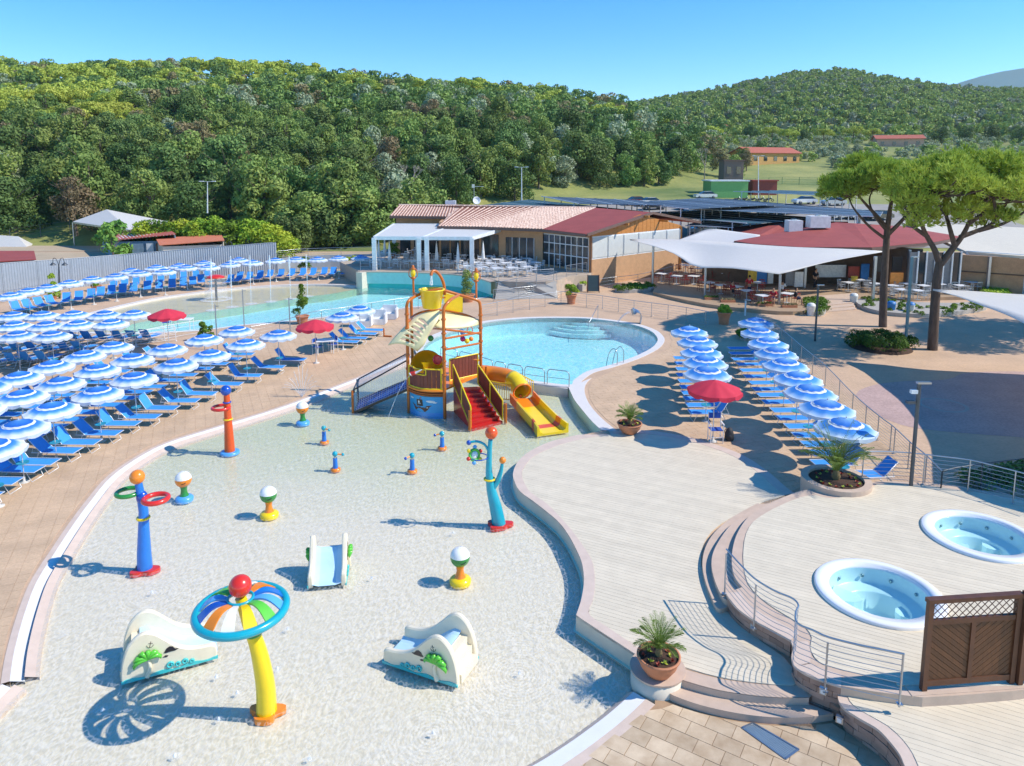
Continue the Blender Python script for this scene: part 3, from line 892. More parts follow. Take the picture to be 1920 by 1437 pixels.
rail('low white railing crossing the left parasol field', rbl, h=.9, nb=5, br=.012, step=2.2, mt=M['white'])
rbl = smooth([GG(*q) for q in [(235,655),(290,643),(345,632),(380,627)]], 3)
rail('short white ramp railing at the right end of the shaded loungers', rbl, h=.9, nb=3, br=.012, step=2.2, mt=M['white'])
rbl = smooth([GG(*q) for q in [(-30,575),(20,566),(60,558),(130,545)]], 3)
rail('ramp railing beside the double street lamp at the left edge', rbl, h=.9, nb=4, br=.012, step=2.2, mt=M['steel'])
dvr = resample(divide, .15)
L_ = len(dvr)
names_ = ['first', 'second', 'third', 'fourth', 'fifth', 'sixth', 'seventh']
q = [atp for atp in [ (905,697,943,703),(946,704,985,711),(988,711,1015,716),(1018,716,1048,720),(1051,721,1068,727)]]
hoops = [((826,676),(858,684)),((862,686),(893,694)),((897,696),(924,705)),((928,706),(948,710)),((952,711),(980,716)),((984,716),(1021,722)),((1026,722),(1067,727))]
for k, (a, b) in enumerate(hoops):
  A, B = G(*a, -.03), G(*b, -.03)
  t = thing('hoop_guard', f'steel hoop guard on the wall between the pools, {names_[k]} from the tower side', 'railing', tuple(A), group='hoop guards between the two pools')
  z = Vector((0, 0, 1)); u = (B - A).normalized()
  m = MB(); m.tube([A, A + z * .62, A + z * .74 + u * .04, A + z * .8 + u * .14, B + z * .8 - u * .14, B + z * .74 - u * .04, B + z * .62, B], .022, 6); m.build('hoop', M['steel'], t)
  m = MB(); m.tube([A + z * .4, B + z * .4], .014, 5); m.build('crossbar', M['steel'], t)
def ladder(pa, pb, label):
  A, B = G(*pa, .02), G(*pb, .02)
  u = (B - A).normalized(); n = Vector((-u.y, u.x, 0))
  if (n.x > 0): n = -n
  t = thing('pool_ladder', label, 'ladder', tuple(A))
  z = Vector((0, 0, 1))
  for p in (A, B):
    m = MB(); m.tube(smooth([p, p + z * .55, p + z * .78 + n * .1, p + z * .82 + n * .3, p + z * .5 + n * .55, p - z * .2 + n * .72, p - z * .9 + n * .8], 4), .022, 7); m.build('handrail', M['steel'], t)
  for k in range(3):
    m = MB(); m.box((A + B) / 2 + n * .76 + z * (-.3 - k * .25), ((B - A).length, .09, .03), math.atan2(u.y, u.x)); m.build('rung', M['steel'], t)
ladder((1157,684), (1169,680), 'steel ladder on the near rim of the round swimming pool')
t = thing('stair_handrail', 'slanting steel handrail at the underwater stairs of the round pool', 'handrail', tuple(G(1121,598,0)))
A, B = G(1121,598,0), G(1103,612,0)
m = MB(); m.tube([A, A + Vector((0,0,.95)), B + Vector((0,0,.15)), B - Vector((0,0,.2))], .022, 7); m.build('handrail', M['steel'], t)
for k in range(4):
  m = MB(); cc = G(1100, 590, 0)
  pts = [(cc.x + (3.2 - .45 * k) * math.cos(a), cc.y - .2 + (3.2 - .45 * k) * .85 * math.sin(a)) for a in np.linspace(math.pi * 1.02, math.pi * 1.98, 24)]
  pts = [p for p in pts if inside(p[0], p[1], swim)]
  if len(pts) > 3: m.prism(pts[::1], -1.1, -.85 + .19 * k, bottom=False); m.build('pool_stair', M['sfloor'], None, 'structure')
t = thing('water_cannon', 'curved chrome swan neck fountain spilling into the round pool', 'fountain', tuple(G(1196,607,0)))
A = G(1200, 607, 0)
pr = smooth([A, A + Vector((.06, .05, .45)), A + Vector((-.05, 0, .78)), A + Vector((-.35, -.05, .88)), A + Vector((-.62, -.1, .8))], 5)
m = MB()
for i in range(len(pr) - 1):
  w = .5 + .0 * i
  m.beam(pr[i], pr[i + 1] + (pr[i + 1] - pr[i]) * .1, .48, .05, up=(1, 0, .3))
m.build('neck', M['steel'], t)
M['acrylic'] = mat('white_acrylic', '#f2f2f2', .22, var=.02, coat=.4)
M['acrylic_in'] = mat('white_acrylic_basin', '#e2f3f3', .3, var=.03)
M['jet'] = mat('jet_steel', '#8fa5a8', .3, metal=.5)
W_jac = water('whirlpool_water', (.80, .95, .96), bump=.12, bscale=3.5)
def whirlpool(c, label, rot):
  t = thing('whirlpool_tub', label, 'whirlpool', (c.x, c.y, Z_PLAT))
  m = MB(); m.lathe([(JR, -.02), (JR + .01, .075), (JR - .03, .105), (1.16, .11), (1.155, .085), (1.10, .08), (1.085, .02)], (c.x, c.y, Z_PLAT), 56, cap=False); m.build('rim', M['acrylic'], t)
  m = MB(); m.lathe([(1.085, .02), (1.05, -.30), (1.02, -.34), (.74, -.36), (.70, -.40), (.66, -.80), (.6, -.84), (.001, -.86)], (c.x, c.y, Z_PLAT), 56, cap=False); m.build('basin', M['acrylic_in'], t)
  m = MB()
  pts = [(c.x + r_ * math.cos(a), c.y + r_ * math.sin(a)) for r_, a in [(1.03, rot), (1.03, rot + .35), (1.03, rot + .7), (.55, rot + .75), (.34, rot + .5), (.30, rot + .2), (.5, rot)]]
  m.prism(pts, Z_PLAT - .84, Z_PLAT - .25, bottom=False)
  m.build('seat', M['acrylic_in'], t)
  m = MB()
  pts = [(c.x + r_ * math.cos(a), c.y + r_ * math.sin(a)) for r_, a in [(1.03, rot + 3.5), (1.03, rot + 3.9), (1.03, rot + 4.3), (.5, rot + 4.2), (.42, rot + 3.9), (.5, rot + 3.6)]]
  m.prism(pts, Z_PLAT - .84, Z_PLAT - .45, bottom=False)
  m.build('seat', M['acrylic_in'], t)
  for k in range(10):
    a = k * .628 + .2
    m = MB(); m.lathe([(.035, 0), (.045, .02), (.02, .03)], (c.x + 1.055 * math.cos(a), c.y + 1.055 * math.sin(a), Z_PLAT - .16), 10, axis=(-math.cos(a), -math.sin(a), .1)); m.build('jet', M['jet'], t)
  m = MB(); m.lathe([(.10, 0), (.08, .03), (.001, .035)], (c.x + .05, c.y - .1, Z_PLAT - .86), 16); m.build('drain', M['jet'], t)
  s = [(c.x + 1.084 * math.cos(2 * math.pi * k / 48), c.y + 1.084 * math.sin(2 * math.pi * k / 48), Z_PLAT + .03) for k in range(48)]
  m = MB(); m.add(s, [tuple(range(48))]); m.build('water', W_jac, t)
whirlpool(jac1, 'round white whirlpool tub behind the brown wooden gate', 2.3)
whirlpool(jac2, 'round white whirlpool tub farther back at the right edge', 2.9)
M['wood'] = mat('stained_wood', '#5f3c22', .5, var=.25, scale=6, stretch=(4, 4, .6), per_obj=.25, bump=.2, bscale=40)
M['wood_frame'] = mat('stained_wood_frame', '#5e3b27', .45, var=.18, scale=5, per_obj=.1, bump=.15, bscale=40)
def gate_panel(A, B, label, h=1.86, full=True):
  t = thing('wooden_gate', label, 'gate', tuple(A))
  u = (B - A); L = u.length; u.normalize(); n = Vector((u.y, -u.x, 0)); z = Vector((0, 0, 1)); ang = math.atan2(u.y, u.x)
  def P(s, hh, d=0): return A + u * s + z * hh + n * d
  def bar(name, s0, h0, s1, h1, w, d=.09):
    m = MB(); m.beam(P(s0, h0), P(s1, h1), w, d, up=n); m.build(name, M['wood_frame'], t)
  bar('post', .05, -.02, .05, h, .10, .10); bar('post', L - .05, -.02, L - .05, h, .10, .10)
  bar('top_rail', -.02, h + .03, L + .02, h + .03, .08, .13)
  bar('rail', .10, h - .42, L - .10, h - .42, .10, .07)
  bar('rail', .10, .16, L - .10, .16, .12, .07)
  bar('mullion', L / 2, .22, L / 2, h - .47, .09, .07)
  m = MB(); m.plate([P(.1, .2, -.018), P(L - .1, .2, -.018), P(L - .1, h - .45, -.018), P(.1, h - .45, -.018)], .01); m.build('back_panel', M['wood_frame'], t)
  for half in (0, 1):
    s0, s1 = (.10, L / 2 - .045) if half == 0 else (L / 2 + .045, L - .10)
    rect = [(s0, .22), (s1, .22), (s1, h - .47), (s0, h - .47)]
    a = R(-38) if half == 0 else R(38)
    ca, sa = math.cos(a), math.sin(a)
    loc = [(x * ca + y * sa, -x * sa + y * ca) for x, y in rect]
    v0, v1 = min(p[1] for p in loc), max(p[1] for p in loc); u0, u1 = min(p[0] for p in loc), max(p[0] for p in loc)
    v = v0
    while v < v1:
      qd = clip_cell(loc, [(u0 - 1, v + .004), (u1 + 1, v + .004), (u1 + 1, v + .091), (u0 - 1, v + .091)])
      if len(qd) > 2 and abs(area(qd)) > .0015:
        pts = [P(x * ca - y * sa, x * sa + y * ca, .0) for x, y in qd]
        m = MB(); m.plate([p + n * .012 for p in pts], .024); m.build('board', M['wood'], t)
      v += .095
  for sgn in (1, -1):
    x0, x1, y0, y1 = .10, L - .10, h - .37, h
    s = x0 - .4
    while s < x1 + .4:
      seg = clip_cell([(x0, y0), (x1, y0), (x1, y1), (x0, y1)], [(s, y0), (s + .02, y0), (s + .02 + .37, y1), (s + .37, y1)] if sgn > 0 else [(s + .37, y0), (s + .39, y0), (s + .02, y1), (s, y1)])
      if len(seg) > 2:
        m = MB(); m.plate([P(x, y, .012 + .009 * sgn) for x, y in seg], .008); m.build('lattice_slat', M['wood_frame'], t)
      s += .15
  return t
gA, gB = G(1726, 1295, Z_PLAT), G(1898, 1281, Z_PLAT)
gate_panel(gA, gB, 'brown wooden gate with lattice top and chevron boards in front of the tub')
gC = gB + Vector((.04, -.05, 0))
gate_panel(gC, gC + Vector((1, .12, 0)).normalized() * 1.9, 'second wooden gate panel folding back at the right edge', h=1.90)
m = MB(); m.plate([gA + Vector((-.25,-.16,.012)), gB + Vector((.5,-.12,.012)), gB + Vector((.5,.14,.012)), gA + Vector((-.25,.14,.012))], .03); m.build('gate_sill', M['step'], None, 'structure')
dg = [G(*p, Z_LOW + .016) for p in [(1391,1365),(1412,1356),(1498,1406),(1473,1424)]]
t = thing('drain_grate', 'rectangular grey mesh mat on the tan flagstones below the steps', 'grate', tuple(dg[0]))
M['grate_dark'] = mat('dark_grate', '#6f8795', .5, metal=.3)
m = MB()
for i in range(4): m.beam(dg[i], dg[(i + 1) % 4], .03, .025)
m.build('frame', M['steel'], t)
m = MB(); m.plate([p + Vector((0,0,-.006)) for p in dg], .006); m.build('tray', M['grate_dark'], t)
for k in range(1, 32):
  a = dg[0].lerp(dg[3], k / 32); b = dg[1].lerp(dg[2], k / 32)
  m = MB(); m.beam(a, b, .016, .012); m.build('slat', M['steel'], t)
for k, q in enumerate([(1416,1168), (1546,1287), (1577,1340)]):
  p = G(*q, .22 if k < 1 else (.3 if k == 1 else 0))
  t = thing('wall_lamp', ['small square wall lamp in the block wall below the first rail post', 'small square lamp on the bulging block wall under the middle rail post', 'small square lamp low on the block wall by the lowest step'][k], 'wall lamp', tuple(p + Vector((-.08, -.12, 0))))
  l = Vector(t.location)
  m = MB(); m.box(l, (.13, .08, .13), R(-35)); m.build('housing', M['steel'], t)
  m = MB(); m.box(l + Vector((-.025, -.036, 0)), (.08, .02, .08), R(-35)); m.build('lens', M['white'], t)
M['palm'] = mat('palm_leaf', '#829a48', .5, var=.25, scale=3, per_obj=.12, trans=.25)
M['palm_dark'] = mat('palm_stem', '#7d6a45', .8, var=.2)
M['terracotta'] = mat('terracotta', '#c0805c', .75, var=.12, scale=4, bump=.1)
M['soil'] = mat('dark_soil', '#4a3528', .95, var=.35, scale=25, bump=.6, bscale=60)
M['flower_red'] = mat('red_leaf_flowers', '#a5402e', .6, var=.25, scale=20)
M['flower_yel'] = mat('yellow_green_flowers', '#c9cc4e', .6, var=.25, scale=20)
def palm_plant(t, base, h, spread, n=30, seed=1, ln=1.0, lw=.0055):
  rnd = random.Random(seed)
  for k in range(n):
    m = MB()
    az = k * 2.399 + rnd.uniform(-.2, .2)
    q = (k + .5) / n                       # 0 upright .. 1 spreading
    L = h * rnd.uniform(.85, 1.1) * (1.0 - .12 * q)
    lean = .10 + ln * q ** .9
    d = Vector((math.cos(az), math.sin(az), 0))
    pts = []
    pos, ang = Vector(base), lean * .55
    st = L / 11
    for i in range(12):
      pts.append(pos.copy())
      pos = pos + (d * math.sin(ang) + Vector((0, 0, 1)) * math.cos(ang)) * st
      ang += lean * .11 + .02
    m.tube(pts, [.011 * (1 - i / 13) + .002 for i in range(12)], 4, caps=False)
    side = Vector((-d.y, d.x, 0))
    fine = resample(pts, L / 20)
    for i in range(3, len(fine) - 1):
      t_ = (fine[min(i + 1, len(fine) - 1)] - fine[i - 1]).normalized()
      s_ = i / len(fine)
      ll = spread * (.27 * math.sin(math.pi * min(1, s_ * .9 + .12)) + .05)
      for sg in (-1, 1):
        dirn = (side * sg * .65 + t_ * .85 + Vector((0, 0, .12 * rnd.uniform(-1, 1.5)))).normalized()
        up = t_.cross(dirn).normalized()
        w = t_ * lw
        a = fine[i]; b = a + dirn * ll * .5 + Vector((0, 0, .01)); c = a + dirn * ll - Vector((0, 0, .02))
        m.add([a - w, a + w, b + w * 1.1, c, b - w * 1.1], [(0, 1, 2, 3, 4)])
    m.build('frond', M['palm'], t)
def flowers(t, c, r, z, n, seed):
  rnd = random.Random(seed)
  for k in range(n):
    a = 2 * math.pi * k / n + rnd.uniform(-.15, .15)
    rr = r * rnd.uniform(.6, .9)
    m = MB(); p = Vector((c[0] + rr * math.cos(a), c[1] + rr * math.sin(a), z))
    for j in range(14):
      b = rnd.uniform(0, 6.28); e = rnd.uniform(.2, 1.3); L = .075 * rnd.uniform(.6, 1.2)
      dv_ = Vector((math.cos(b) * math.cos(e), math.sin(b) * math.cos(e), math.sin(e)))
      sd = Vector((-math.sin(b), math.cos(b), 0)) * .022
      m.add([p, p + dv_ * L * .6 + sd, p + dv_ * L, p + dv_ * L * .6 - sd], [(0, 1, 2, 3)])
    m.build('flower_plant', M['flower_red'] if k % 2 else M['flower_yel'], t)
def palm_bowl(px, py, z, r, label, ph, ps, seed, group=None):
  c = G(px, py, z)
  t = thing('palm_bowl', label, 'potted palm', tuple(c))
  m = MB(); m.lathe([(r * .52, 0), (r * .60, .03), (r * .86, .20), (r * .98, .36), (r * .98, .37), (r * 1.03, .375), (r * 1.03, .42), (r * .93, .42), (r * .92, .36)], c, 36); m.build('bowl', M['terracotta'], t)
  m = MB(); m.lathe([(r * .93, .365), (r * .5, .39), (.001, .41)], c, 30); m.build('soil', M['soil'], t)
  m = MB(); m.lathe([(.06, .38), (.08, .45), (.05, .56), (.02, .6)], c, 10); m.build('stem', M['palm_dark'], t)
  palm_plant(t, c + Vector((0, 0, .5)), ph, ps, seed=seed, n=28)
  flowers(t, c, r * .85, c.z + .39, 10, seed)
palm_bowl(1180, 812, .03, .48, 'low terracotta bowl with a palm on the island rim by the white coping', .78, .85, 3)
palm_bowl(1234, 1262, .04, .44, 'terracotta bowl with palm and red flowers on the round pedestal', .80, .66, 4)
c = G(1567, 906, Z_PLAT)
t = thing('round_planter', 'round raised stone planter with the tallest small palm by the lounger row', 'planter', (c.x, c.y, 0))
m = MB(); m.lathe([(1.06, -.45), (1.06, .17), (1.06, .18), (.84, .18), (.83, .10)], c, 40, smooth=False); m.build('curb', M['step'], t)
m = MB(); m.lathe([(.84, .10), (.4, .13), (.001, .15)], c, 30); m.build('soil', M['soil'], t)
m = MB(); m.lathe([(.10, .1), (.14, .25), (.08, .42), (.03, .5)], c, 10); m.build('stem', M['palm_dark'], t)
palm_plant(t, c + Vector((0, 0, .32)), 1.75, 1.0, n=44, seed=8, ln=.85, lw=.009)
flowers(t, c, .78, c.z + .13, 22, 5)
# ================================================================== water toys in the kids' pool
def plastic(name, c, rough=.28): return mat(name, c, rough, var=.05, coat=.35, scale=4)
P = {k: plastic('glossy_' + k, v) for k, v in dict(red='#d93025', orange='#f08a24', yellow='#f4d21c', green='#2f8a3c', lime='#5cbf3a', blue='#1f78d1', navy='#1c4fb0', sky='#58a6e8', teal='#1ba5b8', aqua='#45c4c4', white='#f0eee8', cream='#ede0c4', black='#2a2528', magenta='#c41f7a', dorange='#e0551c', brown='#a8622c').items()}
ZW = Z_WATER
def splat(t, c, r, m, seed, name='base_plate'):
  rnd = random.Random(seed)
  pts = []
  for k in range(28):
    a = 2 * math.pi * k / 28
    rr = r * (1 + .22 * math.sin(3 * a + seed) + .12 * math.sin(5 * a))
    pts.append((c.x + rr * math.cos(a), c.y + rr * .8 * math.sin(a)))
  mb = MB(); mb.prism(pts, ZW - .08, ZW + .05, bottom=False)
  mb.build(name, m, t)
b = G(431, 848, ZW)
t = thing('spray_post', 'tall orange spray post with a blue ball and one red ring', 'spray post', tuple(b))
x, y = b.x, b.y
m = MB(); m.lathe([(.36, -.06), (.36, .03), (.30, .05), (.001, .055)], b, 24); m.build('base_plate', P['sky'], t)
m = MB(); m.lathe([(.20, 0), (.185, .3), (.165, .8), (.135, 1.5), (.11, 2.32)], b, 20); m.build('pole', P['dorange'], t)
m = MB(); m.sphere(b + Vector((-.02, 0, 2.46)), .20); m.build('ball', P['navy'], t)
m = MB(); m.torus(b + Vector((0, 0, 1.33)), .155, .03); m.build('band', P['yellow'], t)
m = MB(); m.torus(b + Vector((0, 0, 2.0)), .13, .03); m.build('band', P['navy'], t)
m = MB(); m.torus(b + Vector((-.22, -.06, 1.80)), .31, .06, n=32); m.build('ring', P['red'], t)
b = G(272, 1068, ZW)
t = thing('spray_post', 'blue spray post with an orange ball, green ring and red ring', 'spray post', tuple(b))
splat(t, b, .33, P['red'], 2)
m = MB(); m.tube([b, b + Vector((.01, 0, .5)), b + Vector((.05, 0, 1.2)), b + Vector((.08, 0, 1.7)), b + Vector((.04, 0, 2.1)), b + Vector((.0, 0, 2.5))], [.20, .18, .145, .125, .11, .095], 20); m.build('pole', P['blue'], t)
m = MB(); m.sphere(b + Vector((-.02, 0, 2.66)), .195); m.build('ball', P['orange'], t)
m = MB(); m.torus(b + Vector((.06, 0, 1.50)), .145, .035); m.build('band', P['yellow'], t)
m = MB(); m.sphere(b + Vector((.07, 0, 2.08)), .15, sc=(1, 1, 1.3)); m.build('joint', P['navy'], t)
m = MB(); m.torus(b + Vector((-.33, .05, 2.20)), .28, .06, n=32); m.build('ring', P['green'], t)
m = MB(); m.torus(b + Vector((.50, -.12, 2.10)), .30, .068, n=32); m.build('ring', P['red'], t)
def ball_fountain(px, py, cols, label):
  b = G(px, py, ZW)
  t = thing('ball_fountain', label, 'ball fountain', tuple(b))
  c1, c2, c3 = cols
  m = MB(); m.lathe([(.28, -.06), (.29, .05), (.24, .10), (.15, .13)], b, 24); m.build('base', P[c3], t)
  m = MB(); m.lathe([(.155, .12), (.115, .2), (.095, .32), (.11, .42), (.15, .49)], b, 20); m.build('stem', P[c2], t)
  c = b + Vector((0, 0, .69))
  prof = [(.262 * math.sin(a), -.262 * math.cos(a)) for a in np.linspace(.15, math.pi * .55, 9)]
  m = MB(); m.lathe([(max(r, .001), z) for r, z in prof], c, 24); m.build('lower_shell', P[c1], t)
  prof = [(.266 * math.sin(a), -.266 * math.cos(a)) for a in np.linspace(math.pi * .55, math.pi, 9)]
  m = MB(); m.lathe([(max(r, .001), z) for r, z in prof], c, 24); m.build('upper_shell', P['white'], t)
  m = MB(); m.tube([c + Vector((.05, -.25, -.08)), c + Vector((.13, -.228, -.06)), c + Vector((.17, -.2, -.03))], .012, 5); m.build('mouth_slot', P['black'], t)
  for k in range(5):
    a = k * 1.257
    m = MB(); m.cyl(c + Vector((.06 * math.cos(a), .06 * math.sin(a), .252)), .008, .012, 6); m.build('nozzle', M['steel'], t)
ball_fountain(346, 936, ('orange', 'green', 'sky'), 'white and orange ball fountain on a green stem beside the blue post')
ball_fountain(505, 966, ('green', 'orange', 'yellow'), 'white and green ball fountain in the left middle of the shallow water')
ball_fountain(568, 794, ('orange', 'green', 'sky'), 'white and orange ball fountain at the back rim near the net ramp')
ball_fountain(863, 1090, ('green', 'orange', 'yellow'), 'white and green ball fountain between the centre slide and the turquoise post')
def mini_cannon(px, py, ang, label):
  b = G(px, py, ZW)
  t = thing('mini_water_cannon', label, 'water cannon', tuple(b), group='small swivelling water cannons')
  m = MB(); m.lathe([(.18, -.06), (.18, .03), (.12, .05)], b, 18); m.build('base', P['orange'], t)
  m = MB(); m.lathe([(.10, .03), (.085, .2), (.08, .42)], b, 16); m.build('stem', P['blue'], t)
  m = MB(); m.lathe([(.05, .42), (.05, .50)], b, 10); m.build('neck', M['steel'], t)
  m = MB(); m.sphere(b + Vector((0, 0, .58)), .10, 14, 8); m.build('head', P['teal'], t)
  d = Vector((math.cos(ang), math.sin(ang), -.12))
  m = MB(); m.tube([b + Vector((0, 0, .58)) + d * .08, b + Vector((0, 0, .58)) + d * .24], .025, 8); m.build('barrel', P['orange'], t)
  m = MB(); m.sphere(b + Vector((0, 0, .58)) + d * .28, .055, 12, 8); m.build('grip', P['teal'] if abs(ang) < 1 else P['navy'], t)
mini_cannon(608, 829, -.5, 'small blue water cannon nearest the back left ball fountain')
mini_cannon(629, 880, 0.1, 'small blue water cannon pointing right, front left of the four')
mini_cannon(773, 883, 3.9, 'small blue water cannon front right of the four')
mini_cannon(829, 840, 3.4, 'small blue water cannon nearest the red stairs')
b = G(936, 984, ZW); Yp = b.y
t = thing('branching_spray_post', 'turquoise branching spray post with an orange ball and paddle wheel', 'spray post', tuple(b))
def TP(x, y, dy=0): return AY(560 + x / 4.227, 780 + y / 4.227, Yp + dy)
splat(t, b, .34, P['red'], 1)
m = MB(); m.tube(smooth([b, TP(1555, 700), TP(1525, 580), TP(1508, 440), TP(1512, 300), TP(1520, 190)], 4), [.21, .205, .2, .195, .185, .175, .165, .155, .145, .135, .125, .115, .105, .098, .09, .085, .08, .075, .07, .07, .07], 18); m.build('pole', P['teal'], t)
m = MB(); m.tube(smooth([TP(1530, 580), TP(1575, 520), TP(1603, 440), TP(1615, 370)], 4), [.1, .1, .095, .09, .085, .08, .075, .07, .065, .06, .055, .05, .05], 12); m.build('branch', P['teal'], t)
m = MB(); m.tube(smooth([TP(1500, 270), TP(1470, 225), TP(1410, 203), TP(1350, 212)], 4), .038, 10); m.build('branch', P['teal'], t)
m = MB(); m.sphere(TP(1527, 135), .195); m.build('ball', P['dorange'], t)
m = MB(); m.sphere(TP(1616, 352), .105); m.build('ball', P['orange'], t)
m = MB(); m.sphere(TP(1348, 213), .075); m.build('ball', P['navy'], t)
m = MB(); m.torus(TP(1512, 500), .155, .03); m.build('band', P['yellow'], t)
m = MB(); m.torus(TP(1430, 326), .27, .018, n=26, m=6); m.build('hoop', P['navy'], t)
wc = TP(1393, 310)
wh = thing('paddle_wheel', None, None, tuple(wc)); wh.parent = t; wh.location = wc - b; KIDS.setdefault(t.name, []).append(wh)
ax = Vector((.55, -.8, .25)).normalized()
m = MB(); m.torus(wc, .16, .045, n=22, m=8, axis=ax); m.build('wheel_rim', P['lime'], wh)
m = MB(); m.lathe([(.11, -.03), (.12, 0), (.11, .03), (.001, .03)], wc, 16, axis=ax); m.build('hub', P['white'], wh)
s1 = ax.cross(Vector((0, 0, 1))).normalized(); s2 = ax.cross(s1)
for k, cn in enumerate(['red', 'sky', 'yellow', 'red', 'sky', 'yellow']):
  a = k * math.pi / 3 + .3
  m = MB(); m.sphere(wc + (s1 * math.cos(a) + s2 * math.sin(a)) * .235, .065, 10, 7, sc=(1, .7, 1)); m.build('cup', P[cn], wh)
b = G(500, 1336, ZW); Yu = b.y
t = thing('splash_umbrella', 'leaning yellow splash umbrella with rainbow ribs and a turquoise ring', 'splash umbrella', tuple(b))
splat(t, b, .30, P['orange'], 0)
hub = AY(451, 1124, Yu - .12)
top = hub + Vector((0, 0, .04))
rc = AY(452.5, 1143, Yu - .12)
m = MB(); m.tube(smooth([b, b.lerp(top, .25) + Vector((.10, 0, 0)), b.lerp(top, .55) + Vector((.12, 0, 0)), b.lerp(top, .8) + Vector((.05, 0, 0)), top], 4), [.205, .2, .195, .19, .185, .18, .172, .165, .155, .145, .14, .135, .13, .12, .115, .11, .105], 22); m.build('pole', P['yellow'], t)
m = MB(); m.torus(b.lerp(top, .70) + Vector((.085, 0, .0)), .15, .035); m.build('band', P['green'], t)
m = MB(); m.sphere(AY(450.5, 1099, Yu - .12), .215, 24, 14); m.build('ball', P['red'], t)
m = MB(); m.torus(hub + Vector((0, 0, .03)), .235, .028); m.build('collar', P['teal'], t)
RR = .835
m = MB(); m.torus(rc, RR, .082, n=56, m=12); m.build('outer_ring', P['teal'], t)
cols = ['sky', 'blue', 'orange', 'white', 'yellow', 'lime', 'sky', 'navy', 'orange', 'white', 'yellow', 'lime']
for k in range(12):
  a = math.pi * 2 * k / 12 + .05
  d = Vector((math.cos(a), math.sin(a), 0)); s = Vector((-d.y, d.x, 0))
  m = MB(); N_ = 9; A_, B_, C_, D_ = [], [], [], []
  for i in range(N_):
    q = i / (N_ - 1); r_ = .23 + (RR - .24) * q
    z = hub.z + .02 + (rc.z + .02 - hub.z - .02) * q + .13 * math.sin(math.pi * q)
    w = .045 + .085 * q
    p = Vector((rc.x, rc.y, 0)) * q + Vector((hub.x, hub.y, 0)) * (1 - q) + d * r_
    A_.append(Vector((p.x, p.y, z)) - s * w); B_.append(Vector((p.x, p.y, z)) + s * w)
    C_.append(A_[-1] - Vector((0, 0, .04))); D_.append(B_[-1] - Vector((0, 0, .04)))
  m.strip(A_, B_, smooth=True); m.strip(C_, D_, smooth=True); m.strip(A_, C_); m.strip(B_, D_)
  m.build('rib', P[cols[k]], t)
SW = .36
prof = [(0.0, 0.0), (.01, .30), (.07, .62), (.20, .93), (.40, 1.13), (.60, 1.18), (.80, 1.08), (1.02, .86), (1.28, .62), (1.55, .48), (1.82, .42), (2.08, .40), (2.16, .34), (2.18, .2), (2.16, 0.0)]
prof = [(p.x, p.y) for p in smooth([Vector((a, c, 0)) for a, c in prof], 3)]
